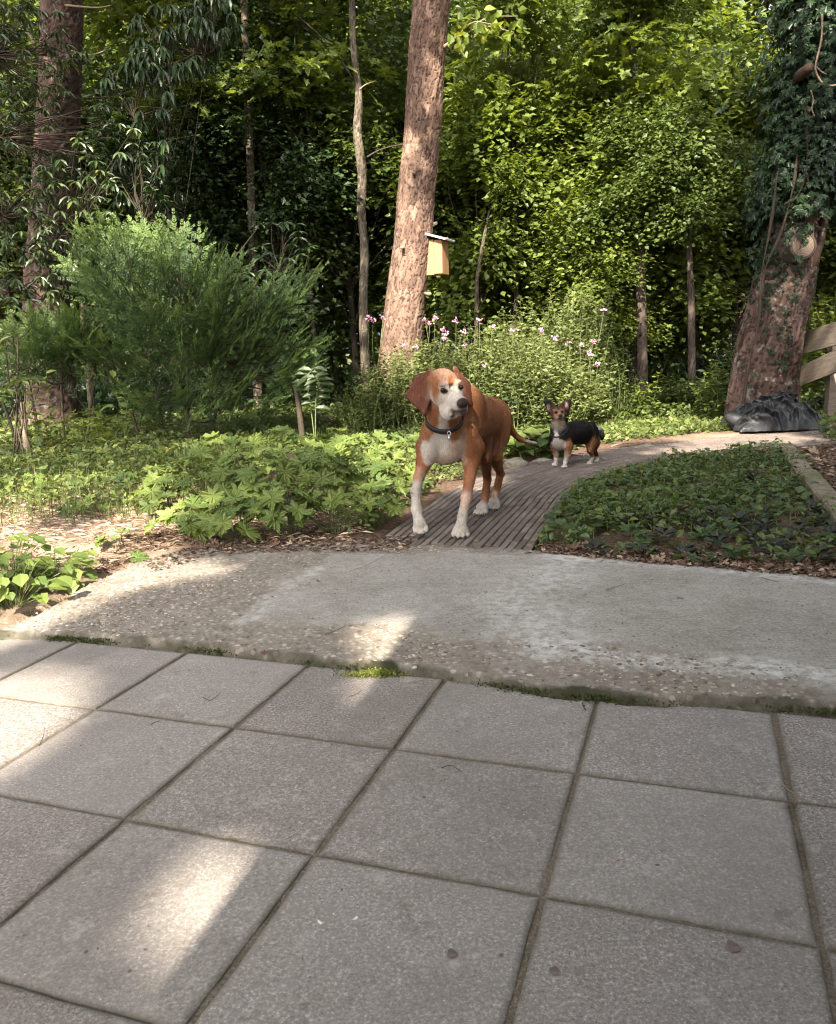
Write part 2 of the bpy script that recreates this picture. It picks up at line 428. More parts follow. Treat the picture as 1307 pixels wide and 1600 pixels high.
# --- the ground: one sheet to the horizon, sunk beneath the paving
gx = np.unique(np.concatenate([np.linspace(-240, -14, 24), np.linspace(-14, -3.6, 50), np.linspace(-3.6, 4.6, 190), np.linspace(4.6, 14, 60), np.linspace(14, 240, 24)]))
gy = np.unique(np.concatenate([np.linspace(-60, -3, 14), np.linspace(-3, 2, 40), np.linspace(2, 9.5, 175), np.linspace(9.5, 22, 60), np.linspace(22, 380, 30)]))
GX, GY = np.meshgrid(gx, gy)
def ground_base(x, y):
    h = .03 * fbm(x * .9, y * .9, s=3) + .02 + .03 * sstep(7, 12, y) * (1 + fbm(x * .3, y * .3, s=9))
    h = h - .05 * sstep(.25, 0, np.hypot((x + 1.35) / .55, (y - 3.95) / .16) - 1) * .8
    return h
paved_in = poly_in(SLAB_POLY, GX, GY) | poly_in(PATH_POLY, GX, GY) | poly_in(PATIO_POLY, GX, GY)
paved_d = np.minimum(np.minimum(poly_dist(SLAB_POLY, GX, GY), poly_dist(PATH_POLY, GX, GY)), poly_dist(PATIO_POLY, GX, GY))
near = sstep(.5, .05, paved_d)
GZ = ground_base(GX, GY) * (1 - near) + (.012 + .018 * fbm(GX * 6, GY * 6, s=5)) * near
GZ = GZ + .007 * fbm(GX * 22, GY * 22, s=21) * (np.abs(GX) < 6)
GZ = np.where(paved_in, -.07, GZ)
sandpoly = gp([(-40, 760), (120, 745), (230, 790), (310, 830), (300, 862), (210, 890), (150, 915), (0, 985), (-60, 985)])
sand_a = np.where(poly_in(sandpoly, GX, GY), 1.0, sstep(.35, 0, poly_dist(sandpoly, GX, GY)))
sand2 = sstep(1.4, .4, np.hypot(GX - 3.4, (GY - 7.7) * 1.6)) * .9 + sstep(.9, .3, np.hypot(GX + .2, (GY - 10.6) * .8)) * .9
green_a = sstep(9, 12, GY) * .45 + np.where((GX < -1.5) & (GY > 6), .35, 0)
ny, nx = GX.shape
idx = np.arange(ny * nx).reshape(ny, nx)
ground = mk('ground', np.stack([GX, GY, GZ], -1).reshape(-1, 3), np.stack([idx[:-1, :-1], idx[:-1, 1:], idx[1:, 1:], idx[1:, :-1]], -1).reshape(-1, 4), MAT['soil'], smooth=True,
            attrs={'sand': np.clip(sand_a + sand2, 0, 1).ravel(), 'green': np.clip(green_a, 0, 1).ravel()})
tag(ground, kind='structure')
def gz(x, y):
    """Height of the ground away from the paving."""
    return float(np.asarray(ground_base(np.array([float(x)]), np.array([float(y)])))[0])
def gza(x, y): return ground_base(x, y)

# --- patio: every slab of it a piece of its own
patio = tag(empty('patio', (0, 0, 0)), kind='structure')
rgp = np.random.default_rng(11)
def paver_mesh(seed):
    """A bevelled square concrete flag with slightly worn arrises, 2 cm grid at its rim."""
    sx = TS - .011; sy = TS * ASP - .007; n = 10
    u = np.array([0, .004, .012, .03, .08, .2, .35, .5, .65, .8, .92, .97, .988, .996, 1.0])
    X, Y = np.meshgrid((u - .5) * sx, (u - .5) * sy); k = len(u)
    e = np.minimum(np.minimum(X + sx / 2, sx / 2 - X), np.minimum(Y + sy / 2, sy / 2 - Y))
    z = -.003 * (1 - sstep(0, .006, e)) + .0012 * fbm(X * 9 + seed * 7, Y * 9, s=seed)
    wob = .0025 * fbm(X * 25 + seed * 31, Y * 25, s=seed + 3) * (e < .02)
    V = np.stack([X + wob, Y + wob, z], -1).reshape(-1, 3); I = np.arange(k * k).reshape(k, k)
    Fq = np.stack([I[:-1, :-1], I[:-1, 1:], I[1:, 1:], I[1:, :-1]], -1).reshape(-1, 4)
    ring = np.concatenate([I[0, :-1], I[:-1, -1], I[-1, :0:-1], I[:0:-1, 0]]); m = len(ring)
    V2 = V[ring] - [0, 0, .045]; a = np.arange(m); b = (a + 1) % m
    Fs = np.stack([ring[a], k * k + a, k * k + b, ring[b]], -1)
    ed = np.concatenate([sstep(.011, .0, e).ravel(), np.ones(m)])
    return mk('paver', np.vstack([V, V2]), np.vstack([Fq, Fs]), MAT['paver'], smooth=True, attrs={'edge': ed}, link=False)
pav = [paver_mesh(s) for s in range(5)]
for c in range(-6, 9):
    for r in range(0, 11):
        ctr = (tile_pt(c, r) + tile_pt(c + 1, r + 1)) / 2
        if not (-4.4 < ctr[0] < 4.6 and ctr[1] > -1.95): continue
        o = place('paver', pav[(c * 3 + r) % 5], patio, ctr + [rgp.normal() * .001, rgp.normal() * .001, rgp.normal() * .0012 - .001],
                  (rgp.normal() * .003, rgp.normal() * .003, YAW + rgp.normal() * .002 + PI * rgp.integers(0, 2)))
xs = np.linspace(-4.6, 4.8, 420); ys = np.concatenate([np.linspace(-2.0, .7, 20), np.linspace(.72, 3.0, 150)])
X, Y = np.meshgrid(xs, ys)
Z = -.0068 + .0035 * fbm(X * 35, Y * 35, s=40) + .002 * fbm(X * 4, Y * 4, s=41)
I = np.arange(X.size).reshape(X.shape)
mk('sand_bed', np.stack([X, Y, Z], -1).reshape(-1, 3), np.stack([I[:-1, :-1], I[:-1, 1:], I[1:, 1:], I[1:, :-1]], -1).reshape(-1, 4), MAT['sand'], patio, True)

# --- the cast concrete slab across the path's mouth
slab = tag(empty('concrete_slab', (0, 0, 0)), kind='structure')
nu, nv = 540, 140
fr = curve(np.column_stack([front, np.zeros(len(front))]), nu)[:, :2]; bk = curve(np.column_stack([back, np.zeros(len(back))]), nu)[:, :2]
vv = np.linspace(0, 1, nv)[:, None, None]
PXY = fr[None] * (1 - vv) + bk[None] * vv
X, Y = PXY[..., 0], PXY[..., 1]
dfr = vv[..., 0] * np.linalg.norm(bk - fr, axis=1)[None]; dbk = (1 - vv[..., 0]) * np.linalg.norm(bk - fr, axis=1)[None]
wobf = .020 * fbm(X * 5, Y * 0 + 3, s=50) + .012 * fbm(X * 22, Y * 0, s=51)
Y = Y + wobf * sstep(.25, 0, dfr) + .02 * fbm(X * 7, Y * 0, s=52) * sstep(.2, 0, dbk)
mortar_poly = np.array([G(x, y, SLZ)[:2] for x, y in [(378, 972), (455, 905), (520, 866), (700, 862), (1000, 873), (1307, 902), (1500, 925), (1560, 1075), (1307, 1058), (1100, 1028), (960, 1005), (800, 1004), (700, 990), (560, 978)]])
ins = poly_in(mortar_poly, X, Y); dm = poly_dist(mortar_poly, X, Y) * np.where(ins, 1, -1)
mort = sstep(-.03, .03, dm + .10 * fbm(X * 6, Y * 6, s=60) + .05 * fbm(X * 28, Y * 28, s=61))
f1, f2, cid = worley(X * 44, Y * 44, 70)
peb = (.0035 * sstep(.55, .1, f1) * (cid > .35)) * (1 - mort)
Z = SLZ + peb + .005 * mort + .004 * fbm(X * 5, Y * 5, s=62) + .0022 * fbm(X * 26, Y * 26, s=63) * (1 - .5 * mort)
Z = Z - .030 * (1 - sstep(0, .022, dfr + .012 * fbm(X * 18, Y * 18, s=64))) - .022 * (1 - sstep(0, .05, dbk))
limeline = np.array([G(x, y, SLZ)[:2] for x, y in [(900, 872), (862, 905), (822, 950), (835, 985), (870, 1012)]])
lime2 = np.array([G(x, y, SLZ)[:2] for x, y in [(860, 1015), (980, 1030), (1120, 1040), (1230, 1045), (1307, 1062)]])
lime3 = np.array([G(x, y, SLZ)[:2] for x, y in [(860, 872), (1000, 882), (1307, 912)]])
lime4 = np.array([G(x, y, SLZ)[:2] for x, y in [(385, 972), (440, 920), (500, 890)]])
lime = np.clip(.55 * sstep(.24, .0, poly_dist(limeline, X, Y, False) + .12 * fbm(X * 7, Y * 7, s=66)) + sstep(.11, .0, poly_dist(lime2, X, Y, False) + .04 * fbm(X * 9, Y * 9, s=67))
               + .6 * sstep(.08, 0, poly_dist(lime3, X, Y, False)) + .5 * sstep(.07, 0, poly_dist(lime4, X, Y, False)) + .18 * mort, 0, 1)
moss = sstep(.036, .010, dfr + .03 * fbm(X * 9, Y * 9, s=68)) * (.78 + .22 * np.clip(fbm(X * 3, Y * 3, s=69) * 3, -1, 1))
mg = G(588, 1043, .02); moss = np.clip(moss + sstep(.10, .02, np.hypot(X - mg[0], (Y - mg[1]) * 1.6) + .03 * fbm(X * 30, Y * 30, s=72)), 0, 1)
dirt = np.clip(sstep(.10, .0, dbk + .06 * fbm(X * 8, Y * 8, s=71)) * .8, 0, 1)
Vt = np.stack([X, Y, Z], -1).reshape(-1, 3); I = np.arange(X.size).reshape(X.shape)
Fq = np.stack([I[:-1, :-1], I[:-1, 1:], I[1:, 1:], I[1:, :-1]], -1).reshape(-1, 4)
ring = np.concatenate([I[0, :-1], I[:-1, -1], I[-1, :0:-1], I[:0:-1, 0]]); m_ = len(ring)
V2 = Vt[ring].copy(); V2[:, 2] = -.06; a = np.arange(m_); b = (a + 1) % m_
Fs = np.stack([ring[a], X.size + a, X.size + b, ring[b]], -1)
at2 = {k: np.concatenate([v.ravel(), np.full(m_, w)]) for k, v, w in (('mortar', mort, 0), ('lime', lime, 0), ('moss', moss, 1.0), ('dirt', dirt, .3))}
mk('slab_body', np.vstack([Vt, V2]), np.vstack([Fq, Fs]), MAT['slab'], slab, True, attrs=at2)
def slab_z(x, y): return SLZ

# loose and half sunk stones of the exposed aggregate
def stone_arr(P, S, rg, seed=0):
    """Low rounded stones: squashed noisy octasphere at each P."""
    th = np.arange(6) / 6 * 2 * PI
    base = [(0, 0, .62)] + [(math.cos(t) * .75, math.sin(t) * .75, .42) for t in th] + [(math.cos(t), math.sin(t), -.15) for t in th]
    base = np.array(base); n = len(P)
    V = base[None] * (1 + .22 * rg.normal(size=(n, len(base), 1)))
    a = rg.random(n) * 2 * PI; c, s_ = np.cos(a), np.sin(a)
    el = 1 + .5 * rg.random(n)
    x = V[..., 0] * el[:, None]; y = V[..., 1]
    V = np.stack([x * c[:, None] - y * s_[:, None], x * s_[:, None] + y * c[:, None], V[..., 2] * .62], -1) * S[:, None, None] + P[:, None]
    f = [(0, 1 + i, 1 + (i + 1) % 6) for i in range(6)]; q = []
    for i in range(6):
        j = (i + 1) % 6; f += [(1 + i, 7 + i, 7 + j), (1 + i, 7 + j, 1 + j)]
    f = np.array(f); Fq = f[None] + (np.arange(n) * len(base))[:, None, None]
    return V.reshape(-1, 3), Fq.reshape(-1, 3), np.repeat(rg.random(n), len(base))
t = NT('pebble'); t.bsdf(t.ramp(t.attr('rnd'), [(0, (.09, .065, .05)), (.3, (.20, .155, .12)), (.6, (.30, .25, .20)), (.85, (.34, .29, .24)), (1, (.50, .46, .41))]), .75, t.bump(t.noise(t.coord('World'), 200), .4, .002), .3)
MAT['pebble'] = t.m
rg = np.random.default_rng(5)
px = rg.uniform(X.min(), 2.2, 60000); py = rg.uniform(Y.min(), Y.max(), 60000)
ok = poly_in(SLAB_POLY, px, py); px, py = px[ok], py[ok]
d = poly_dist(mortar_poly, px, py) * np.where(poly_in(mortar_poly, px, py), 1, -1)
ok = (d < .01) & (poly_dist(SLAB_POLY, px, py) > .025) | (rg.random(len(px)) < .012)
px, py = px[ok], py[ok]; ok = rg.random(len(px)) < .30 + 1.5 * fbm(px * 3.5, py * 3.5, s=6); px, py = px[ok][:5000], py[ok][:5000]
S = .0022 + .0062 * rg.random(len(px)) ** 3
V, Fq, R = stone_arr(np.stack([px, py, SLZ - .0002 + 0 * px], -1), S, rg)
tag(mk('aggregate', V, Fq, MAT['pebble'], slab, True, attrs={'rnd': R}), kind='stuff')

# --- moss tufts along the slab's front edge
t = NT('moss'); t.bsdf(t.ramp(t.attr('rnd'), [(0, (.03, .035, .012)), (.6, (.07, .085, .025)), (1, (.20, .22, .05))]), .95, None, .1); MAT['moss'] = t.m
n = 9000; k = rg.integers(20, nu - 40, n); q = np.clip(fbm(k / 28.0, k * 0.0, s=80), -.3, 1)
keep = rg.random(n) < (.25 + 1.2 * q); k = k[keep]
P = np.column_stack([fr[k] + np.column_stack([rg.normal(0, .004, len(k)), rg.normal(.0, .010, len(k)) + .002]), rg.uniform(-.003, .012, len(k))])
n2 = 1500; rr = np.abs(rg.normal(0, .035, n2)); aa = rg.random(n2) * 2 * PI
P2 = np.column_stack([mg[0] + rr * np.cos(aa) * 1.5, mg[1] - .012 + rr * np.sin(aa) * .35, rg.uniform(0, .01, n2)])
V, Fq, R = leaves(np.vstack([P, P2]), rnd_dirs(len(P) + n2, rg, .9), rnd_dirs(len(P) + n2, rg), .009, .006, tmpl_kite(), rg, np.concatenate([rg.random(len(P)) * .6, .6 + .4 * rg.random(n2)]))
tag(mk('moss', V, Fq, MAT['moss'], attrs={'rnd': R}), 'dark green moss in the joint along the front edge of the cast slab', 'moss', kind='stuff')

# --- the brick path: rows follow the curve; each near brick is a piece
path = tag(empty('brick_path', (0, 0, 0)), kind='structure')
ROWS = 20
bed = np.vstack([pc, path_r]); bz = .018
Ib = np.arange(400)
nb = np.linspace(0, 1, 30)[:, None, None]; PB = pc[None] * (1 - nb) + path_r[None] * nb
Zb = .0195 + .003 * fbm(PB[..., 0] * 25, PB[..., 1] * 25, s=90); I = np.arange(PB.shape[0] * PB.shape[1]).reshape(PB.shape[:2])
mk('path_bed', np.concatenate([PB, Zb[..., None]], -1).reshape(-1, 3), np.stack([I[:-1, :-1], I[1:, :-1], I[1:, 1:], I[:-1, 1:]], -1).reshape(-1, 4), MAT['sand'], path, True)
bm = [MB().box((0, 0, 0), (.199, PATH_W / ROWS - .006, .05), None, .004).build('brick', MAT['brick'], link=False) for _ in range(1)]
slen = np.concatenate([[0], np.cumsum(np.linalg.norm(np.diff(pc, axis=0), axis=1))])
rows = []
for r in range(ROWS):
    f = (r + .5) / ROWS; line = pc * (1 - f) + path_r * f
    sl = np.concatenate([[0], np.cumsum(np.linalg.norm(np.diff(line, axis=0), axis=1))])
    s = .205 * rgp.random()
    while s < sl[-1] - .1:
        x = np.interp(s, sl, line[:, 0]); y = np.interp(s, sl, line[:, 1]); x2 = np.interp(s + .02, sl, line[:, 0]); y2 = np.interp(s + .02, sl, line[:, 1])
        wd = np.interp(s, sl, wv) / ROWS
        rows.append((x, y, math.atan2(y2 - y, x2 - x), wd)); s += .207
slab_in = poly_in(SLAB_POLY, np.array([q[0] for q in rows]), np.array([q[1] for q in rows]))
rows = [q for q, i in zip(rows, slab_in) if not i]
rows.sort(key=lambda q: q[1] + .2 * q[0]); far = MB()
for i, (x, y, a, wd) in enumerate(rows):
    dz = .006 * float(fbm(np.array([x * 1.6]), np.array([y * 1.6]), s=95)[0]) + rgp.normal() * .0010
    dims = (.199, wd - .006, .05)
    rot = (rgp.normal() * .010, rgp.normal() * .006, a + rgp.normal() * .008)
    if i < 300:
        o = place('brick', bm[0], path, (x, y, .007 + dz), rot, (1, wd * ROWS / PATH_W, 1))
    elif x < 6.5:
        c, s_ = math.cos(rot[2]), math.sin(rot[2]); far.box((x, y, .007 + dz), dims, [[c, -s_, 0], [s_, c, 0], [0, 0, 1]], .005)
tag(far.build('brick_courses', MAT['brick'], path), kind='stuff')

# ================================================================ HOUSE BEHIND THE PHOTOGRAPHER (casts the patio's shade)
MAT['render'] = plain('house_render', (.62, .58, .52), .9, .2, 8, .1, .3, .01)
MAT['trim'] = plain('painted_trim', (.72, .72, .70), .5, .4, 20, .06, .1, .002)
MAT['zinc'] = plain('roof_edge_metal', (.25, .26, .27), .5, .5, 14, .15, .1, .003)
t = NT('window_glass'); t.bsdf((.03, .035, .04), .08, None, .8); MAT['glass'] = t.m
HX, HY, HT = -1.030, -1.4, 7.0
house = tag(empty('house', (HX, HY, 0)), 'pale rendered two storey house with flat roof standing behind the patio', 'house')
HW = 10.5
MB().box((HW / 2, -4.0, HT / 2 - .1), (HW, 8.0, HT - .2)).build('wall', MAT['render'], house)
MB().box((HW / 2 + .03, -4.0, HT - .05), (HW + .06, 8.06, .1), None, .01).build('roof', MAT['zinc'], house)
for wx, wz, ww, wh in ((1.6, 4.9, 1.4, 1.3), (4.4, 4.9, 1.4, 1.3), (7.4, 4.9, 1.4, 1.3), (5.6, 1.5, 2.0, 1.4), (8.6, 1.5, 1.6, 1.4)):
    f = MB()
    for sx in (-1, 1): f.box((wx + sx * ww / 2, .02, wz), (.08, .08, wh + .08))
    for sz in (-1, 1): f.box((wx, .022, wz + sz * wh / 2), (ww - .08, .08, .08))
    fo = f.build('window', MAT['trim'], house)
    MB().box((wx, .012, wz), (ww - .08, .02, wh - .08)).build('pane', MAT['glass'], fo)
f = MB().box((2.4 - .97, .02, 1.1), (.08, .09, 2.2)).box((2.4 + .97, .02, 1.1), (.08, .09, 2.2)).box((2.4, .022, 2.24), (2.02, .09, .08)).box((2.4, .022, 1.08), (.08, .085, 2.16))
dr = f.build('door', MAT['trim'], house)
for sx in (-.485, .485): MB().box((2.4 + sx, .012, 1.1), (.88, .02, 2.1)).build('pane', MAT['glass'], dr)
MB().box((2.33, .085, 1.05), (.02, .04, .14)).build('handle', MAT['zinc'], dr)

# ================================================================ TREES
def bark_mat(name, hi, mid, lo, lichen=None, rough=.92):
    t = NT(name); co = t.coord('World'); n = t.noise(co, 28, 6, .7); w = t.noise(co, 3.1, 4); g = t.noise(t.coord('World', (1, 1, .25)), 90, 4, .7)
    c = t.mix(mid, hi, t.ramp(n, [(.35, 0), (.7, 1)])); c = t.mix(c, [q * .60 for q in mid], t.ramp(t.attr('cell'), [(.2, .65), (.5, 0)])); c = t.mix(c, [min(1, q * 1.18) for q in hi], t.ramp(t.attr('cell'), [(.7, 0), (.95, .6)]))
    c = t.mix(c, [q * .62 for q in mid], t.ramp(w, [(.42, 0), (.68, .7)]))
    c = t.mix(c, [min(1, q * 1.35) for q in hi], t.ramp(g, [(.55, 0), (.8, .5)]))
    if lichen: c = t.mix(c, lichen, t.math('MULTIPLY', t.ramp(t.noise(co, 9, 6, .75), [(.55, 0), (.64, .9)]), t.ramp(w, [(.3, .3), (.6, 1)])))
    c = t.mix(c, lo, t.attr('fis'))
    t.bsdf(c, rough, t.bump(t.math('ADD', n, t.math('MULTIPLY', g, .5)), .8, .012), .15); return t.m
MAT['pine_bark'] = bark_mat('pine_bark', (.235, .155, .118), (.145, .090, .068), (.032, .020, .016))
MAT['old_bark'] = bark_mat('old_bark', (.15, .10, .082), (.085, .052, .042), (.025, .015, .013), (.26, .25, .22))
MAT['dark_bark'] = bark_mat('dark_bark', (.13, .10, .08), (.08, .06, .05), (.02, .016, .013))
MAT['smooth_bark'] = bark_mat('smooth_bark', (.20, .165, .12), (.075, .06, .045), (.03, .024, .02), (.28, .27, .22))
MAT['twig'] = plain('twig_bark', (.055, .042, .030), .85, .2, 60)
MAT['pale_twig'] = plain('pale_twig', (.24, .18, .13), .85, .2, 60)
MAT['stem'] = plain('green_stem', (.13, .15, .055), .6, .3, 60)

def trunk_arrays(pts, rads, na=64, nl=200, plate=(.055, .11), depth=.10, lump=.06, seed=0, ridged=False):
    """A trunk with real bark plates: fissures are recessed between them."""
    P = curve(pts, nl); R = np.interp(np.linspace(0, 1, nl), np.linspace(0, 1, len(rads)), rads)
    L = np.concatenate([[0], np.cumsum(np.linalg.norm(np.diff(P, axis=0), axis=1))])
    T, A, B = frames(P); th = np.arange(na) / na * 2 * PI
    TH, LL = np.meshgrid(th, L); RR = np.repeat(R[:, None], na, 1); Rm = R.mean()
    per = max(4, round(2 * PI * Rm / plate[0])); cu = TH / (2 * PI) * per
    wx = fbm(np.cos(TH) * 2, np.sin(TH) * 2, LL * 4, s=seed) * 1.2 + fbm(np.cos(TH) * 5, np.sin(TH) * 5, LL * 9, s=seed + 20) * 1.3
    q = LL / plate[1] + wx * .8
    # periodic worley: evaluate with wrap by folding the cell index
    f1 = np.full(TH.shape, 9.); f2 = np.full(TH.shape, 9.); cid = np.zeros(TH.shape); zz = np.zeros_like(TH)
    x = cu + wx * .5; x0 = np.floor(x); y0 = np.floor(q)
    for dx in (-1, 0, 1):
        for dy in (-1, 0, 1):
            cx = x0 + dx; cy = y0 + dy; h = np.mod(cx, per)
            jx = _hash(h, cy, zz, seed + 1); jy = _hash(h, cy, zz, seed + 2); v = _hash(h, cy, zz, seed + 3)
            d = np.hypot(cx + jx - x, cy + jy - q); n = d < f1
            f2 = np.where(n, f1, np.minimum(f2, d)); cid = np.where(n, v, cid); f1 = np.where(n, d, f1)
    fis = sstep(.16, .02, f2 - f1 + .10 * fbm(cu * 2, q * 2, s=seed + 5))
    big = fbm(np.cos(TH) * 1.3, np.sin(TH) * 1.3, LL * 1.1, s=seed + 8)
    r = RR * (1 + lump * big) + Rm * depth * (-.7 * fis + .45 * (cid - .5) + .25 * fbm(cu * 1.5, q * 1.5, s=seed + 9))
    if ridged: r = r + RR * .10 * np.sin(TH * 5 + 2 * big) * np.exp(-LL / .8)[...]
    V = P[:, None] + r[..., None] * (np.cos(TH)[..., None] * A[:, None] + np.sin(TH)[..., None] * B[:, None])
    i = np.arange(nl - 1)[:, None] * na; j = np.arange(na)[None]
    Fq = np.stack([i + j, i + (j + 1) % na, i + na + (j + 1) % na, i + na + j], -1).reshape(-1, 4)
    return V.reshape(-1, 3), Fq, (np.clip(fis * .9, 0, 1).ravel(), cid.ravel()), P

def trunk_obj(name, m, parent, *a, **k):
    V, Fq, fis, P = trunk_arrays(*a, **k)
    o = mk(name, V, Fq, m, parent, True, attrs={'fis': fis[0], 'cell': fis[1]}); return o, P

def pxpts(lst, Yd):
    """[(x, y)] measured at distance Yd (one value or one per point)."""
    Y_ = Yd if hasattr(Yd, '__len__') else [Yd] * len(lst)
    return np.array([at(x, y, q) for (x, y), q in zip(lst, Y_)])

# leaf kinds ------------------------------------------------------
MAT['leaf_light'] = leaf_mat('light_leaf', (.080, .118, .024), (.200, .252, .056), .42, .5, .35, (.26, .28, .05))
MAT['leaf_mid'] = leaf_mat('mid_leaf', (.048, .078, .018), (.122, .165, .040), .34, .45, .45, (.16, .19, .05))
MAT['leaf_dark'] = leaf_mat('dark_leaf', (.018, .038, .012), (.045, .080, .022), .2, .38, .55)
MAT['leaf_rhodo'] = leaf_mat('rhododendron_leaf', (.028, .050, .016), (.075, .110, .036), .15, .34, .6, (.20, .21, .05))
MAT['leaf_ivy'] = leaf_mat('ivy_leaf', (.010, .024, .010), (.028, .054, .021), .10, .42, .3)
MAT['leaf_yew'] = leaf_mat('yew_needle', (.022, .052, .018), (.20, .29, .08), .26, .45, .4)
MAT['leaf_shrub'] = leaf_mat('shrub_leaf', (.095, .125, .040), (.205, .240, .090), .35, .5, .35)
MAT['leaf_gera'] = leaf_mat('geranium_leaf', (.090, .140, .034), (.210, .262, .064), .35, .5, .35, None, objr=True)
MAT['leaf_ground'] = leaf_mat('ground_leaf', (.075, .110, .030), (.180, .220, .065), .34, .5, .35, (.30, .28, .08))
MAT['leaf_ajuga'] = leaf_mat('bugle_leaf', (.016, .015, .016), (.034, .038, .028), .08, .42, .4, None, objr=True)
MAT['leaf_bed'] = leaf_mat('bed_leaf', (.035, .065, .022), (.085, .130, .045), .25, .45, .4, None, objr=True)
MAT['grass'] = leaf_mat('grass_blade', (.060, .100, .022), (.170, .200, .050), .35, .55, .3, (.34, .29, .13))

# crown variants: branch tips carrying layered sprays of leaves
def crown_mesh(seed, nspray, per, rx, ry, rz, L, W, m, spray_r=.42, name='crown', T=None, shell=.55, droop=.35, lowcut=-.9):
    rg = np.random.default_rng(seed)
    nlobe = max(10, nspray // 22); ld = rnd_dirs(nlobe, rg); lc = ld * (.45 + .42 * rg.random((nlobe, 1)))
    li = rg.integers(0, nlobe, nspray); lr = (.20 + .16 * rg.random(nlobe))[li]
    q = rnd_dirs(nspray, rg, .25); Cn = lc[li] + q * (lr * (.55 + .45 * rg.random(nspray)))[:, None]
    C = Cn * [rx, ry, rz]; n = nspray
    d = .55 * q + .45 * Cn / (np.linalg.norm(Cn, axis=1)[:, None] + 1e-6); d /= np.linalg.norm(d, axis=1)[:, None] + 1e-9
    out = d * [1, 1, .25]; out /= np.linalg.norm(out, axis=1)[:, None] + 1e-9
    # spray plane: tilts outward and down
    Nn = np.stack([out[:, 0] * droop, out[:, 1] * droop, np.ones(n)], 1) + rg.normal(0, .22, (n, 3)); Nn /= np.linalg.norm(Nn, axis=1)[:, None]
    Cr = np.repeat(C, per, 0); Nr = np.repeat(Nn, per, 0); Or = np.repeat(out, per, 0); k = n * per
    a = rg.random(k) * 2 * PI; rad = spray_r * np.sqrt(rg.random(k)) * (.6 + .8 * np.repeat(rg.random(n), per))
    S = np.cross(Nr, Or); S /= np.linalg.norm(S, axis=1)[:, None] + 1e-9; O2 = np.cross(S, Nr)
    off = np.cos(a)[:, None] * O2 * 1.25 + np.sin(a)[:, None] * S
    P = Cr + off * rad[:, None] + Nr * rg.normal(0, .05, (k, 1)) - np.array([0, 0, 1]) * (rad[:, None] ** 2) * .5
    D = off + O2 * .6 + rg.normal(0, .35, (k, 3)); N = Nr + rg.normal(0, .38, (k, 3))
    sc = .65 + .7 * rg.random(k)
    ex = np.clip(np.repeat(rg.random(n), per) * .55 + rg.random(k) * .45, 0, 1)
    V, Fq, R = leaves(P, D, N, L * sc, W * sc, T or tmpl_kite(), rg, ex)
    return mk(name, V, Fq, m, attrs={'rnd': R}, link=False), C
def limb_mesh(seed, h, r, C, m, nl=26, lean=.1):
    """Trunk and limbs that reach the sprays of a crown centred at height h."""
    rg = np.random.default_rng(seed); b = MB()
    top = np.array([lean * rg.normal(), lean * rg.normal(), h * 1.25])
    mid = np.array([lean * rg.normal(), lean * rg.normal(), h * .5]); tr = curve([(0, 0, -.15), mid, top], 14)
    b.tube(tr, np.linspace(r, r * .25, 14), 8)
    for q in C[rg.choice(len(C), min(nl, len(C)), False)]:
        e = q + [0, 0, h]; i = int(np.clip((.25 + .6 * (e[2] / (h * 1.7))) * 13, 1, 12)); s = tr[i]
        md = (s + e) / 2 + rg.normal(0, .12, 3) + [0, 0, .15]; c = curve([s, md, e], 7)
        b.tube(c, np.linspace(r * .32, r * .05, 7), 5, False)
    return b.build('trunk', m, link=False, smooth=True, attrs=None)

kinds = {}
def tree_kind(key, seed, leafm, barkm, h, r, rx, ry, rz, nspray, per, L, W, **k):
    cm, C = crown_mesh(seed, nspray, per, rx, ry, rz, L, W, leafm, **k)
    kinds[key] = (cm, limb_mesh(seed + 100, h, r, C, barkm, 8 if key == 'maple' else 26), h)
tree_kind('light_a', 1, MAT['leaf_light'], MAT['dark_bark'], 3.4, .07, 1.9, 1.7, 3.1, 620, 26, .115, .088)
tree_kind('light_b', 2, MAT['leaf_light'], MAT['dark_bark'], 2.6, .06, 1.6, 1.5, 2.3, 480, 26, .105, .082)
tree_kind('mid_a', 3, MAT['leaf_mid'], MAT['dark_bark'], 3.6, .08, 2.0, 1.8, 3.2, 620, 26, .112, .082)
tree_kind('mid_b', 4, MAT['leaf_mid'], MAT['dark_bark'], 1.2, .03, 1.2, 1.1, 1.15, 330, 24, .085, .066)
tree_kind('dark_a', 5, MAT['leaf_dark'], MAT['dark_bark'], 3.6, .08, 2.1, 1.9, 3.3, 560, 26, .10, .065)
tree_kind('maple', 9, MAT['leaf_light'], MAT['dark_bark'], 5.3, .05, 1.7, 1.2, 1.25, 85, 15, .19, .18, T=tmpl_lobed(5, .6, .05, .1, 2.2, False, 2), spray_r=.5)
tree_kind('tall_a', 6, MAT['leaf_mid'], MAT['dark_bark'], 7.5, .14, 2.9, 2.6, 4.6, 640, 30, .13, .10, spray_r=.6)
tree_kind('tall_b', 7, MAT['leaf_light'], MAT['dark_bark'], 7.8, .14, 3.0, 2.6, 4.4, 620, 30, .13, .10, spray_r=.6)
def plant_tree(kind, x, y, name, label, cat, group, s=1.0, rz=None, lean=(0, 0), rg=np.random.default_rng(77)):
    cm, tm, h = kinds[kind]
    e = empty(name, (x, y, gz(x, y)), rg.random() * 2 * PI if rz is None else rz); e.scale = (s, s, s)
    e.rotation_euler[0] = lean[0]; e.rotation_euler[1] = lean[1]
    tag(e, label, cat, group)
    place('trunk', tm, e); place('crown', cm, e, (0, 0, h))
    return e
def Wx(px, Yd): return at(px, 600, Yd)[0]
GR_L = 'sunlit broadleaf trees behind the flower shrubs'
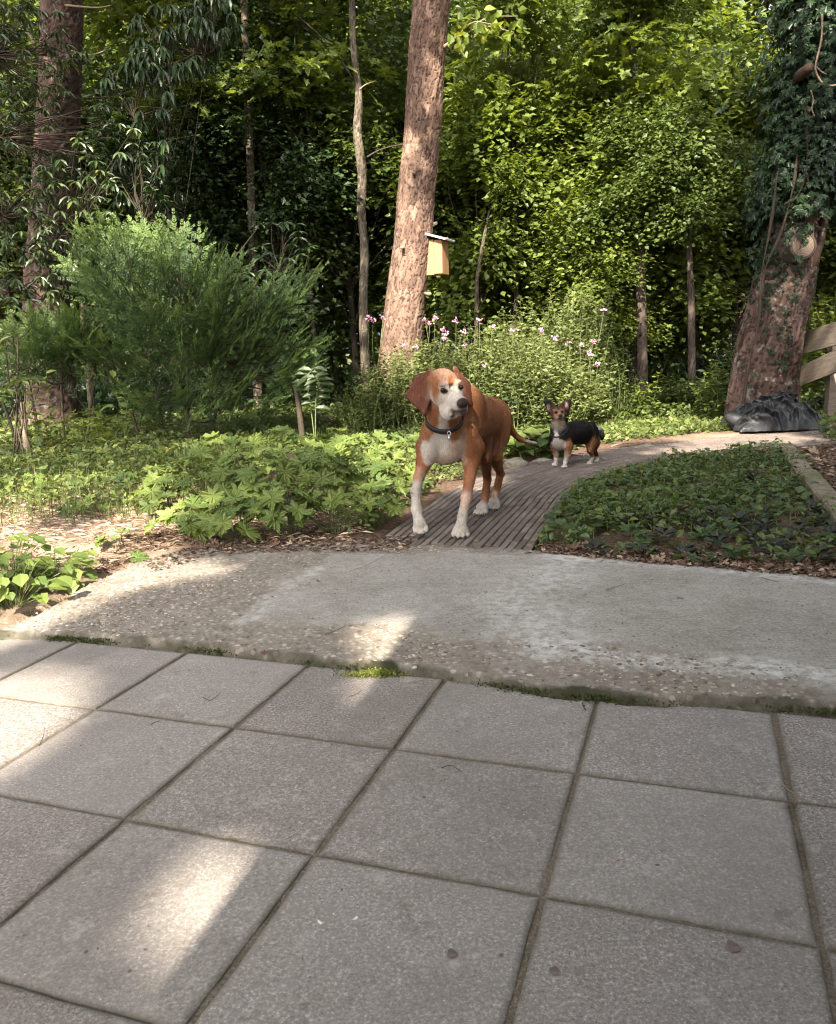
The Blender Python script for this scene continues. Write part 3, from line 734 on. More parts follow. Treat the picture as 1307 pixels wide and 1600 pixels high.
for px, Yd, kd, s, lab in (
    (760, 13.2, 'light_b', 1.0, 'light green bushy tree directly right of the pine trunk behind the nest box'),
    (880, 13.8, 'light_a', .95, 'sunlit light green tree rising behind the pink flowering shrubs'),
    (985, 13.0, 'light_b', .95, 'light green tree behind the small dog, its foliage reaching low'),
    (1090, 14.2, 'light_a', 1.0, 'light green tree left of the ivy clad trunk'),
    (820, 15.6, 'light_a', 1.2, 'tall light green tree in the second row right of the pine'),
    (950, 16.2, 'mid_a', 1.25, 'tall mid green tree in the second row above the small dog'),
    (1010, 14.4, 'light_a', .9, 'light green tree between the pole like trunk and the small dog'),
    (800, 14.4, 'light_a', .9, 'light green tree behind the nest box side of the flower shrubs'),
    (925, 12.2, 'light_b', .62, 'small light green tree directly behind the rounded shrub'),
    (1150, 13.2, 'mid_a', .8, 'mid green tree touching the left side of the ivy clad trunk'),
    (1080, 16.8, 'light_a', 1.2, 'tall light green tree in the second row nearest the ivy clad trunk')):
    plant_tree(kd, Wx(px, Yd), Yd, 'broadleaf_tree', lab, 'tree', GR_L, s)
for px, Yd, s, lab in ((500, 13.4, 1.0, 'slender maple with large leaves between the two thin pale trunks and the pine'),
    (800, 12.9, .95, 'slender maple with large lobed leaves right of the pine top'), (985, 12.6, .95, 'slender maple with large lobed leaves high above the small dog'), (300, 13.2, 1.0, 'slender maple with large shaded leaves above the yew')):
    plant_tree('maple', Wx(px, Yd), Yd, 'maple_tree', lab, 'tree', 'slender maples in front of the woodland', s)
GR_R = 'trees behind the fence'
for px, Yd, kd, s, lab in (
    (1330, 14.0, 'mid_a', 1.0, 'mid green tree just behind the wooden fence at the picture edge'),
    (1250, 16.5, 'light_a', 1.1, 'light green tree seen behind the ivy clad trunk and fence'),
    (1420, 12.5, 'mid_a', 1.0, 'mid green tree beyond the fence past the right edge')):
    plant_tree(kd, Wx(px, Yd), Yd, 'broadleaf_tree', lab, 'tree', GR_R, s)
GR_D = 'dark trees in the shade behind the yew'
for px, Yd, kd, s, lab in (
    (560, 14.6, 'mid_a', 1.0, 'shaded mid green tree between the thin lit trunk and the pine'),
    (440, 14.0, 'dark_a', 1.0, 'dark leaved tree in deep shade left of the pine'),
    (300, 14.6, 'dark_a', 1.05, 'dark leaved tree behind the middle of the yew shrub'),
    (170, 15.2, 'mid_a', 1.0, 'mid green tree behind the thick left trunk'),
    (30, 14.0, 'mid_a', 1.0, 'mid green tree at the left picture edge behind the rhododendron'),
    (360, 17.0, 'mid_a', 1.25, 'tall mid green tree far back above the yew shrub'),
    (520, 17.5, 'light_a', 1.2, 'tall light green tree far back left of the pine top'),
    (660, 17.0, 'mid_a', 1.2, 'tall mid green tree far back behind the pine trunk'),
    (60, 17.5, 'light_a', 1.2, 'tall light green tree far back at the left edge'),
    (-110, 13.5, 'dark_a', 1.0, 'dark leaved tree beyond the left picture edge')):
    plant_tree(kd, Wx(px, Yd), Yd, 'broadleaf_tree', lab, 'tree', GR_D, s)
GR_F = 'tall trees of the wood at the back'
WL = ['far beyond the left picture edge', 'above the thick left trunk', 'above the middle of the yew', 'above the gap between the thin pale trunks', 'behind the top of the pine', 'high above the nest box', 'above the rounded shrub', 'just left of the ivy clad tree', 'behind the fence', 'beyond the right picture edge', 'beyond the left picture edge, nearest']
for i, (px, Yd, kd, s) in enumerate(((-60, 21, 'tall_a', 1.1), (150, 22, 'tall_b', 1.1), (330, 20.5, 'tall_a', 1.1), (500, 22.5, 'tall_b', 1.15), (670, 21, 'tall_a', 1.1),
    (840, 22, 'tall_b', 1.15), (1000, 20.8, 'tall_a', 1.1), (1160, 22, 'tall_b', 1.1), (1330, 21, 'tall_a', 1.1), (1500, 20, 'tall_b', 1.1), (-220, 19, 'tall_b', 1.1))):
    plant_tree(kd, Wx(px, Yd), Yd, 'woodland_tree', 'tall woodland tree at the back ' + WL[i], 'tree', GR_F, s)

# far woodland: one mass that closes the view
rg = np.random.default_rng(9)
n = 72000; a = rg.uniform(-.95, .95, n) * 1.0; rr = rg.uniform(26, 33, n); hh = 17 * rg.random(n) ** 1.25
P = np.stack([np.sin(a) * rr, np.cos(a) * rr, hh * (.85 + .25 * np.sin(a * 9) * np.sin(a * 23))], 1)
V, Fq, R = leaves(P, rnd_dirs(n, rg, -.2), rnd_dirs(n, rg, .8) + [0, -.5, 0], .34 * (.6 + .8 * rg.random(n)), .30, tmpl_kite(), rg)
tag(mk('far_woodland', V, Fq, MAT['leaf_mid'], attrs={'rnd': R}), 'dense woodland foliage closing the view behind all the trees', 'woodland', kind='stuff')
n = 26000; x = rg.uniform(-10, 10, n); y = rg.uniform(12.5, 24, n)
P = np.stack([x, y, gza(x, y) + .55 * rg.random(n) ** 1.5 * (1 + .8 * fbm(x * .6, y * .6, s=33))], 1)
V, Fq, R = leaves(P, rnd_dirs(n, rg, .1), rnd_dirs(n, rg, 1.2), .13 * (.5 + rg.random(n)), .085, tmpl_kite(), rg)
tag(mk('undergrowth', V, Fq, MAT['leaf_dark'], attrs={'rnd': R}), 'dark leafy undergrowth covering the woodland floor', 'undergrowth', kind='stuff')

# ------------------------------------------------ the pine
PY = 10.6
pine_px = [(621, 655), (626, 560), (634, 470), (645, 380), (652, 290), (661, 200), (666, 110), (673, 20), (684, -90), (700, -260), (722, -520)]
pts = pxpts(pine_px, PY)
wpx = [76, 67, 60, 57, 55, 53, 53, 52, 50, 46, 38]
pine = tag(empty('pine_tree', tuple(pts[0])), 'big pine trunk with flaky pink brown bark leaning right beside the pale wooden nest box', 'tree')
base = pts[0].copy()
o, Pp = trunk_obj('trunk', MAT['pine_bark'], pine, pts - base, [w / 2 * PY / 1255 for w in wpx], na=120, nl=560, plate=(.045, .13), depth=.07, lump=.045, seed=3)
b = MB(); s = at(690, 78, PY) - base
b.tube(curve([s, at(700, 70, PY - .15) - base, at(715, 60, PY - .3) - base], 8), [.05, .036, .03, .026, .024, .022, .02, .012], 8).build('branch', MAT['pale_twig'], pine, True)
for q, w in (((672, 352), (683, 349)), ((648, 275), (646, 278)), ((634, 388), (628, 392)), ((664, 460), (672, 462))):
    MB().tube([at(*q, PY) - base + [0, -.1 if q[0] < 670 else 0, 0], at(*w, PY) - base + [0, -.32 if q[0] < 670 else -.05, 0]], [.028, .018], 7).build('branch_stub', MAT['pale_twig'], pine, True)
bt = MB(); rg = np.random.default_rng(4); s = at(711, 62, PY - .3) - base; bag = LeafBag()
for k in range(7):
    e = at(700 + 110 * rg.random(), 25 + 50 * rg.random(), PY - .4 - .5 * rg.random()) - base
    c = curve([s, (s + e) / 2 + [0, 0, .1], e], 8); bt.tube(c, np.linspace(.010, .003, 8), 5, False)
    nn = 16; pos = c[rg.integers(2, 8, nn)] + rg.normal(0, .07, (nn, 3))
    bag.add(*leaves(pos, rnd_dirs(nn, rg, -.3) + [.5, 0, 0], rnd_dirs(nn, rg, 1.5), .13 * (.6 + .6 * rg.random(nn)), .10, tmpl_ovate(), rg))
bt.build('twigs', MAT['pale_twig'], pine, True); bag.build('foliage', MAT['leaf_light'], pine)
cm, C = crown_mesh(12, 110, 60, 3.0, 3.0, 1.6, .16, .02, MAT['leaf_dark'], spray_r=.6)
place('crown', cm, pine, at(730, -560, PY) - base + [0, 0, 1.2])

# nest box on the pine
t = NT('fresh_wood'); co = t.coord('Object', (1, 1, .12)); w = t.noise(co, 45, 4, .6, 1.2); kn = t.voro(t.coord('Object'), 9, 'F1')
c = t.ramp(w, [(.3, (.26, .135, .065)), (.7, (.38, .215, .11))]); c = t.mix(c, (.28, .13, .05), t.ramp(kn, [(.08, .8), (.16, 0)]))
t.bsdf(c, .65, t.bump(w, .3, .003), .3); MAT['fresh_wood'] = t.m
MAT['roof_felt'] = plain('roof_sheet', (.55, .57, .60), .45, .5, 30, .1, .2, .002)
BY = PY - .05; cB = at(683.5, 402, BY); px1 = BY / 1255
nb_ = tag(empty('nest_box', tuple(at(684, 430, BY)), -.42), 'pale wooden nest box with slanted grey roof hanging on the right side of the pine', 'nest box')
h1 = 50 * px1; wB = 27 * px1; dB = .20
for sx in (-1, 1): MB().box((sx * wB / 4, -dB / 2, h1 / 2), (wB / 2 - .003, .018, h1 - (0.02 if sx > 0 else 0)), None, .002).build('plank', MAT['fresh_wood'], nb_)
for sx in (-1, 1): MB().box((sx * (wB / 2 - .009), 0, h1 / 2 - .005), (.018, dB - .02, h1 - .02), None, .002).build('side', MAT['fresh_wood'], nb_)
MB().box((0, dB / 2, h1 / 2 + .02), (wB, .018, h1 + .03)).build('back', MAT['fresh_wood'], nb_)
MB().box((0, 0, .01), (wB - .04, dB - .03, .018)).build('floor_board', MAT['fresh_wood'], nb_)
sl = .30; MB().box((.03, -.02, h1 + .035), (wB + .11, dB + .12, .022), [[math.cos(sl), 0, math.sin(sl)], [0, 1, 0], [-math.sin(sl), 0, math.cos(sl)]], .003).build('roof', MAT['roof_felt'], nb_)

# ------------------------------------------------ other trunks
def simple_trunk(label, pxs, Yd, widths, m, na=28, nl=120, plate=(.05, .14), depth=.10, lump=.10, seed=0, group=None, crown=None, limbs=()):
    pts = pxpts(pxs, Yd); base = pts[0].copy(); g = gz(base[0], base[1]); base[2] = g; 
    e = tag(empty('tree', tuple(base)), label, 'tree', group)
    pts[0][2] = g - .08
    trunk_obj('trunk', m, e, pts - base, [w / 2 * Yd / 1255 for w in widths], na=na, nl=nl, plate=plate, depth=depth, lump=lump, seed=seed)
    for l in limbs:
        L_ = pxpts(l[0], l[1]) - base; c = curve(L_, 12); MB().tube(c, np.linspace(l[2], l[2] * .3, 12), 7).build('branch', l[3] if len(l) > 3 else m, e, True)
    if crown:
        cm, tm, h = kinds[crown[0]]; place('crown', cm, e, pts[-1] - base + [0, 0, crown[2]], (0, 0, seed), crown[1])
    return e
simple_trunk('thick dark trunk behind the rhododendron twigs at the far left', [(78, 600), (74, 480), (84, 300), (94, 150), (97, 0), (98, -150), (96, -400)], 11.6, [80, 66, 60, 58, 57, 54, 46],
    MAT['old_bark'], 60, 260, (.05, .09), .10, .08, 8, None, ('tall_a', .7, 1.0),
    [([(100, 8), (150, 12), (175, 8)], 11.4, .016, MAT['pale_twig']), ([(112, 80), (140, 86), (168, 78)], 11.3, .016, MAT['pale_twig']), ([(55, 70), (42, 50), (30, 45)], 11.3, .03, MAT['pale_twig'])])
simple_trunk('thin straight pale barked trunk above the middle of the yew', [(400, 600), (397, 430), (393, 300), (388, 160), (383, 40), (380, -120), (378, -300)], 13.0, [15, 13, 12, 11, 10, 9, 8],
    MAT['smooth_bark'], 20, 160, (.06, .2), .12, .16, 21, 'thin pale trunks in the shade', ('mid_a', .8, .5),
    [([(394, 100), (340, 150), (280, 168), (240, 190)], 12.9, .022)])
simple_trunk('thin crooked pale trunk with a side twig, left of the big pine', [(573, 620), (568, 480), (570, 400), (565, 330), (566, 270), (559, 210), (561, 150), (552, 60), (549, -100), (546, -300)], 12.6, [16, 13, 12, 14, 13, 10, 9, 8],
    MAT['smooth_bark'], 24, 200, (.06, .2), .14, .18, 22, 'thin pale trunks in the shade', ('light_a', .8, .5),
    [([(562, 140), (572, 132), (588, 126)], 12.4, .012, MAT['pale_twig']), ([(553, 125), (530, 90), (500, 55), (460, 20)], 12.6, .013, MAT['dark_bark']), ([(566, 250), (600, 232), (650, 222)], 12.8, .018, MAT['dark_bark'])])
simple_trunk('dark slender ivy grown trunk behind the pink flower shrub', [(1004, 640), (1004, 560), (1002, 460), (1000, 380), (1003, 250)], 11.8, [18, 16, 15, 13, 9], MAT['dark_bark'], 20, 90, seed=31, crown=('mid_b', .8, -.3))
simple_trunk('straight dark brown pole like trunk halfway to the ivy tree', [(1082, 628), (1081, 540), (1080, 460), (1076, 380), (1070, 250)], 11.6, [12, 11, 11, 9, 6], MAT['dark_bark'], 18, 90, seed=32, crown=('mid_b', .8, -.3))
simple_trunk('slender brown trunk under the left part of the yew', [(146, 655), (140, 600), (132, 540), (128, 470)], 10.6, [11, 10, 9, 7], MAT['smooth_bark'], 16, 60, seed=33)
simple_trunk('pale thin trunk just behind the fence and the ivy tree', [(1262, 560), (1266, 480), (1276, 410), (1290, 330), (1300, 200)], 12.2, [13, 12, 10, 9, 7], MAT['smooth_bark'], 16, 60, seed=34, crown=('mid_b', 1, 0))
simple_trunk('dark shaded trunk leaning in the gloom left of the pine', [(470, 640), (462, 500), (455, 330), (470, 120), (480, -60)], 15.4, [14, 12, 11, 10, 8], MAT['dark_bark'], 14, 60, seed=35, crown=('tall_a', .5, .5))
simple_trunk('dark trunk in the shade above the right side of the yew', [(325, 640), (320, 520), (330, 350), (318, 160), (300, -40)], 14.6, [12, 11, 10, 9, 8], MAT['dark_bark'], 14, 60, seed=36, crown=('tall_a', .5, .5))
simple_trunk('slim dark stem rising through the sunlit foliage right of the pine', [(868, 560), (872, 440), (905, 280), (940, 120), (975, -40)], 13.2, [9, 8, 7, 6, 5], MAT['dark_bark'], 12, 60, seed=37, crown=('mid_b', .8, -.3))
simple_trunk('thin brown stem standing behind the pink flowers under the nest box', [(742, 560), (745, 470), (748, 420), (765, 330)], 12.2, [8, 7, 6, 4], MAT['smooth_bark'], 12, 50, seed=38)

# ------------------------------------------------ old tree on the right with ivy
RY = 8.9
rt_px = [(1188, 655), (1196, 590), (1212, 500), (1228, 420), (1240, 350), (1247, 300), (1262, 200), (1276, 100), (1290, 0), (1306, -140), (1330, -380)]
pts = pxpts(rt_px, RY); pts[0][2] = -.05
base = np.array([pts[0][0], pts[0][1], .02])
old = tag(empty('old_tree', tuple(base)), 'thick old ivy clad tree with a sawn knot, leaning right beside the fence', 'tree')
wr = [112, 96, 88, 84, 80, 74, 68, 64, 60, 54, 40]
o, _ = trunk_obj('trunk', MAT['old_bark'], old, pts - base, [w / 2 * RY / 1255 for w in wr], na=110, nl=420, plate=(.034, .24), depth=.10, lump=.10, seed=5, ridged=True)
# sawn branch stub
kc = at(1256, 383, RY - .43) - base; dk = np.array([.05, -1, .12]); dk /= np.linalg.norm(dk)
col = curve([kc - dk * .40, kc - dk * .14, kc - dk * .02, kc], 10)
kb = MB(); kb.tube(col, [.22, .20, .175, .155, .142, .138, .140, .141, .136, .118], 22, False); knot = kb.build('branch_stub', MAT['dark_bark'], old, True)
t = NT('sawn_wood'); co = t.coord('Object'); rr_ = t.n('VectorMath', operation='LENGTH'); t.l(co, rr_.inputs[0])
wv_ = t.n('TexWave', wave_type='RINGS', rings_direction='SPHERICAL'); wv_.inputs['Scale'].default_value = 22; wv_.inputs['Distortion'].default_value = 3; wv_.inputs['Detail'].default_value = 3; t.l(co, wv_.inputs[0])
c = t.ramp(wv_.outputs[1], [(0, (.085, .06, .045)), (1, (.17, .125, .095))]); t.bsdf(c, .8, t.bump(wv_.outputs[1], .4, .004), .2); MAT['sawn'] = t.m
th = np.arange(22) / 22 * 2 * PI; T_, A_, B_ = frames(col); V = np.vstack([[0, 0, 0]] + [np.cos(q) * A_[-1] * .116 + np.sin(q) * B_[-1] * .116 - dk * .004 for q in th])
cut = mk('sawn_face', V + 0, np.array([(0, 1 + i, 1 + (i + 1) % 22) for i in range(22)]), MAT['sawn'], knot); cut.location = kc + dk * .0
for q, w, r_ in (([(1270, 250), (1285, 242), (1310, 232)], [RY - .1, RY - .2, RY - .2], .06), ([(1248, 120), (1262, 108), (1270, 104)], [RY - .3, RY - .5, RY - .55], .055), ([(1258, 430), (1275, 400), (1290, 330), (1300, 250), (1303, 160)], [RY - .1, RY - .2, RY - .2, RY - .2, RY - .1], .05)):
    P_ = curve(pxpts(q, w) - base, 10); MB().tube(P_, np.linspace(r_, r_ * .75, 10), 9).build('branch', MAT['old_bark'], old, True)
# climbing stems
vines = MB(); rg = np.random.default_rng(8)
for q in ([(1190, 470), (1196, 420), (1222, 360), (1240, 290), (1246, 240)], [(1160, 640), (1172, 560), (1186, 500), (1190, 430), (1205, 350), (1215, 270)], [(1226, 320), (1250, 300), (1262, 240), (1258, 160)], [(1256, 260), (1268, 300), (1272, 350), (1262, 420)]):
    vines.tube(curve(pxpts(q, RY - .40), 18), .012 + .006 * np.sin(np.arange(18)), 6)
tag(vines.build('ivy_stems', MAT['twig'], None, True), 'brown woody ivy stems climbing the thick old tree', 'ivy stem')
hang = MB(); hang.tube(curve(pxpts([(1285, 22), (1284, 60), (1276, 95), (1275, 110), (1284, 128), (1300, 134), (1320, 128)], RY - .75), 24), .009, 6)
hang.tube(curve(pxpts([(1276, 104), (1284, 112), (1292, 116)], RY - .75), 8), .006, 5); 
tag(hang.build('hanging_vine', MAT['pale_twig'], None, True), 'pale bare vine looping down in front of the ivy at the top right', 'vine')
MB().tube(curve(pxpts([(1267, 140), (1271, 155), (1269, 170), (1273, 182)], RY - .7), 12), .006, 5).build('strand', MAT['pale_twig'], bpy.data.objects['hanging_vine'], True)
# the ivy: leaves on the bark, thick above, sparse below
bag = LeafBag(); Tl = np.linspace(0, 1, len(rt_px)); rt = curve(pts, 200); rw = np.interp(np.linspace(0, 1, 200), Tl, wr) / 2 * RY / 1255
hz = rt[:, 2]
def ivy_at(n, zlo, zhi, thick, amin, amax, L, bias=0, seed=0):
    rg = np.random.default_rng(seed); k = np.searchsorted(hz, rg.uniform(zlo, zhi, n)).clip(0, 199); a = rg.uniform(amin, amax, n)
    keep = fbm(a * 2.2, hz[k] * 2.6, s=seed) + bias > 0; k, a = k[keep], a[keep]; m = len(k)
    out = np.stack([np.cos(a), -np.sin(a), np.zeros(m)], 1); rad = rw[k] * 1.04 + np.abs(rg.normal(0, thick, m))
    P = rt[k] + out * rad[:, None]; D = out * .35 + [0, 0, -1] + rg.normal(0, .45, (m, 3)); N = out + [0, 0, .35] + rg.normal(0, .3, (m, 3))
    sc = .6 + .7 * rg.random(m); bag.add(*leaves(P, D, N, L * sc, L * .95 * sc, tmpl_lobed(5, .62, .05, .1, 1.7, False), rg))
ivy_at(6500, 2.15, 6.2, .13, -.3, PI + .5, .115, .45, 1)
ivy_at(1100, 1.7, 3.2, .10, PI * .5, PI + .6, .095, .18, 2)
ivy_at(420, .2, 2.3, .02, PI * .45, PI * 1.1, .07, -.05, 3)
ivy_at(160, 2.0, 2.7, .05, 0, PI, .065, -.06, 4)
ivy_at(1700, 3.2, 6.2, .34, -.4, PI + .5, .12, .15, 5)
tag(bag.build('ivy', MAT['leaf_ivy']), 'dark glossy ivy covering the upper part of the thick old tree', 'ivy', kind='stuff')
cm, C = crown_mesh(14, 110, 30, 3.2, 3.0, 1.8, .12, .09, MAT['leaf_mid'], spray_r=.6)
place('crown', cm, old, pts[-1] - base + [0, 0, 1.5])

# ------------------------------------------------ unseen tall trees added overhead: their leaves are placed to shade chosen spots
e1 = np.array([math.cos(SUN_AZ), -math.sin(SUN_AZ), 0]); e2 = np.array([math.sin(SUN_AZ) * math.sin(SUN_EL), math.cos(SUN_AZ) * math.sin(SUN_EL), math.cos(SUN_EL)])
def uv(P): P = np.atleast_2d(P); return np.stack([P @ e1, P @ e2], 1)
ctrl = [
 # (x, y, distance or None = on the ground, openness)
 (60,1300,None,0),(200,1180,None,0),(330,1180,None,0),(100,1500,None,0),(420,1200,None,0),(450,1060,None,0),(300,1060,None,0),(200,1010,None,.0),(-100,1300,None,0),(-100,1500,None,0),(60,1400,None,0),(200,1300,None,0),(120,1580,None,0),
 (340,1335,None,1),(300,1385,None,1),(260,1420,None,1),(235,1465,None,1),(205,1480,None,.6),(180,1420,None,.25),
 (610,985,None,1),(585,1020,None,1),(560,1065,None,1),(545,1090,None,1),(520,1000,None,0),(500,1060,None,0),(600,950,None,0),(460,960,None,0),
 (15,1110,None,1),(0,1150,None,1),(70,1090,None,.3),(-60,1130,None,1),(60,1180,None,.0),(100,1050,None,.2),
 (90,945,None,.9),(200,910,None,.9),(320,900,None,.55),(400,880,None,.2),(300,945,None,.4),(420,935,None,.1),(520,900,None,0),(560,860,None,.3),(150,975,None,.4),
 (30,860,None,1),(120,850,None,1),(210,840,None,1),(60,790,None,1),(200,790,None,.6),(0,930,None,.8),(-90,900,None,.8),
 (60,740,None,.45),(160,720,None,.35),(260,730,None,.5),(60,680,None,.9),(150,640,None,1),(270,640,None,.6),(40,630,None,1),
 (300,790,4.6,.7),(400,800,4.5,.25),(500,790,4.5,.25),(450,740,5.0,.2),(350,710,5.5,.2),(600,770,4.6,.9),(580,720,5.6,.5),(520,690,6.5,.8),(240,760,5.2,.9),(350,850,None,.3),(230,835,None,.6),(640,690,6.0,.8),
 (380,1250,None,0),(440,1180,None,0),(400,1150,None,0),(350,1230,None,0),(380,1100,None,0),(250,1250,None,0),(710,612,4.5,1),(735,640,4.5,1),(725,608,4.4,1),(745,618,4.5,1),(738,665,4.4,1),(720,630,4.35,1),(690,600,4.0,0),(670,600,4.05,.1),(690,700,4.2,0),(660,780,4.15,0),(725,780,4.15,0),(700,650,4.1,0),(790,640,4.9,0),(650,620,4.1,.15),
 (660,50,10.5,.15),(655,200,10.5,.3),(645,300,10.5,.6),(635,400,10.5,.95),(622,500,10.5,1),(612,570,10.5,1),(690,400,10.5,1),
 (200,360,9.5,1),(130,400,9.5,1),(280,380,9.3,.9),(330,340,9.5,.7),(230,430,9.3,.7),(400,430,9.2,0),(480,440,9.2,.1),(380,520,9,.05),(300,560,9,.1),(450,560,9,0),(90,500,9.5,.45),(60,560,9.5,.3),(150,520,9.5,.3),(200,580,9.5,.25),(510,520,9.2,.1),(500,630,9.2,.7),
 (300,200,14,.03),(260,80,14,.15),(400,250,14,.02),(500,300,14,.02),(450,420,14,0),(330,300,14,0),(540,420,13,.0),(480,60,14,.45),(560,60,14,.55),(600,200,14,.3),(430,120,14,.25),(590,350,13,.1),(565,200,12.6,.9),(568,300,12.6,.7),(388,200,13,.9),(385,170,13,.3),(565,400,12.6,0),(565,80,12.6,.2),
 (60,200,11,.5),(30,80,11,.4),(100,30,11.5,.4),(40,330,11,.35),(30,450,11,.4),(150,150,12,.15),(180,250,12,.1),(20,560,10,.4),
 (760,100,13,1),(850,60,13,1),(800,200,13,1),(900,150,13,1),(950,250,13,1),(850,320,12.5,1),(760,380,12.5,1),(900,400,12.5,1),(730,450,12.5,0.65),(1000,330,13,1),(1000,100,13,0.65),(1080,60,13,0.4),(1080,200,13,0.4),(1100,330,12.5,0.4),(1050,420,12,1),(1120,450,11.5,0.65),
 (850,470,10.5,1),(900,520,10,1),(800,540,10,1),(700,530,10,.95),(920,600,9.5,.9),(640,600,9.5,.8),(560,620,9.5,.4),(980,530,10.5,.2),(1050,580,11,.1),(1100,560,11,.12),(1010,600,11,.2),(1000,650,9,.95),(1080,650,9,.85),(950,690,8,.9),(1130,640,9,.3),
 (1110,692,None,1),(1180,688,None,.9),(1060,700,None,.6),(1230,700,None,.1),
 (1200,600,8.7,.15),(1220,500,8.6,.3),(1250,430,8.5,.6),(1235,450,8.5,.8),(1210,400,8.5,.1),(1255,385,8.4,.3),(1200,300,8.4,.1),(1230,200,8.3,.15),(1200,100,8.3,.25),(1290,40,8.3,.6),(1180,170,8.5,.4),(1290,200,8.3,.4),(1215,650,8.4,.2),
 (1260,530,9.6,.6),(1300,560,9.2,.3),(1290,480,12,.5),(1320,400,12,.5),(1340,650,8,.1),
]
CT = np.vstack([G(x, y, .03) if d is None else at(x, y, d) for x, y, d, _ in ctrl]); CU = uv(CT); CO = np.array([q[3] for q in ctrl])
CW = np.array([.0 if q[2] is None else 0 for q in ctrl])
rg = np.random.default_rng(15)
nc = 21000
U = np.column_stack([rg.uniform(-13, 10, nc), rg.uniform(-2.5, 13.5, nc)]); U = np.vstack([U, np.column_stack([rg.uniform(-3.2, -.55, 4500), rg.uniform(-.6, 3.2, 4500)])])
wob = np.column_stack([fbm(U[:, 0] * 1.6, U[:, 1] * 1.6, s=7), fbm(U[:, 0] * 1.6, U[:, 1] * 1.6, s=17)]) * .07
dist = np.hypot((U + wob)[:, None, 0] - CU[None, :, 0], (U + wob)[:, None, 1] - CU[None, :, 1])
near_i = dist.argmin(1); open_ = CO[near_i]; dn = dist.min(1)
clump = fbm(U[:, 0] * 2.4, U[:, 1] * 2.4, s=27) * 1.1 + .5
keep = clump > open_ * 1.02 - .02 + .0 * dn
keep &= open_ < .97
U, dn, open_ = U[keep], dn[keep], open_[keep]
zc = rg.uniform(9.0, 11.8, len(U)); w = (U[:, 1] * math.cos(SUN_EL) - zc) / math.sin(SUN_EL)
CC = U[:, :1] * e1 + U[:, 1:] * e2 + w[:, None] * LDIR
def in_view(P, mx=120):
    d = P - [0, 0, CAM_H]; z = d @ _fw; x = 653.5 + F_PX * (d @ _r) / np.maximum(z, .01); y = 800 - F_PX * (d @ _u) / np.maximum(z, .01)
    return (z > .1) & (x > -mx) & (x < 1307 + mx) & (y > -mx)
ok = ~in_view(CC) & ~((CC[:, 0] > HX - .3) & (CC[:, 0] < HX + HW + .3) & (CC[:, 1] < HY + .3) & (CC[:, 2] < HT + .4)); CC = CC[ok]
per = 9; k = len(CC) * per
P = np.repeat(CC, per, 0) + rnd_dirs(k, rg) * (.17 * rg.random((k, 1)) ** .5)
PU = uv(P) + np.column_stack([fbm(P[:, 0] * 3, P[:, 1] * 3, s=19), fbm(P[:, 0] * 3, P[:, 1] * 3, s=29)]) * .05
no = np.zeros(len(P), bool)
for c0_ in range(0, len(P), 20000):
    dd = np.hypot(PU[c0_:c0_ + 20000, None, 0] - CU[None, :, 0], PU[c0_:c0_ + 20000, None, 1] - CU[None, :, 1]); no[c0_:c0_ + 20000] = CO[dd.argmin(1)] >= .9
P = P[~no]
gaps = [(318,1362,None,.09),(262,1395,None,.10),(290,1392,None,.12),(252,1432,None,.11),(222,1475,None,.07),(590,985,None,.13),(575,1020,None,.11),(558,1055,None,.08),(547,1082,None,.04),(10,1110,None,.2),(-60,1130,None,.3),(-10,1160,None,.16),
        (743,608,4.3,.19),(742,640,4.3,.18),(742,680,4.2,.13),(120,930,None,.22),(230,890,None,.2),(40,960,None,.22),(330,890,None,.14),(240,780,5.2,.25),(600,765,4.8,.2),(300,800,4.6,.2)]
GU = uv(np.vstack([G(x, y, .03) if d is None else at(x, y, d) for x, y, d, _ in gaps])); GR = np.array([q[3] for q in gaps])  # leaves are cut away here so sun reaches the chosen patches
PU = uv(P); P = P[(np.hypot(PU[:, None, 0] - GU[None, :, 0], PU[:, None, 1] - GU[None, :, 1]) > GR + .075).all(1)]
# keep the very edges of the sharp openings clean
own = [(-9.5, .5), (9.5, 5.5), (-6.0, -5.0), (-3.2, -13.0), (-9.5, 9.0), (6.0, -12.5)]
lab = ['unseen tall tree left of the patio, added to dapple the light', 'unseen tall tree right of the patio, added to dapple the light', 'unseen tall tree behind the left corner of the house, added for shade', 'unseen tall tree farther back behind the house corner, added for shade', 'unseen tall tree at the left edge of the wood, added for shade', 'unseen tall tree behind the house, added for shade']
D_ = np.hypot(P[:, None, 0] - np.array(own)[None, :, 0], P[:, None, 1] - np.array(own)[None, :, 1]).argmin(1)
for i, (x, y) in enumerate(own):
    s_ = P[D_ == i]
    if len(s_) < 10: continue
    g = gz(x, y); e = tag(empty('unseen_shade_tree', (x, y, g)), lab[i], 'tree', 'unseen tall trees added round the patio to shape the shade')
    m = len(s_); V, Fq, R = leaves(s_ - [x, y, g], rnd_dirs(m, rg, -.2), rnd_dirs(m, rg, 1.0), .19 * (.7 + .6 * rg.random(m)), .14, tmpl_kite(), rg)
    mk('crown', V, Fq, MAT['leaf_mid'], e, attrs={'rnd': R})
    b = MB(); b.tube(curve([(0, 0, -.2), (.1, .05, 4), (.05, .2, 8.2), (.1, 0, 10.5)], 16), np.linspace(.30, .12, 16), 12); b.build('trunk', MAT['dark_bark'], e, True)

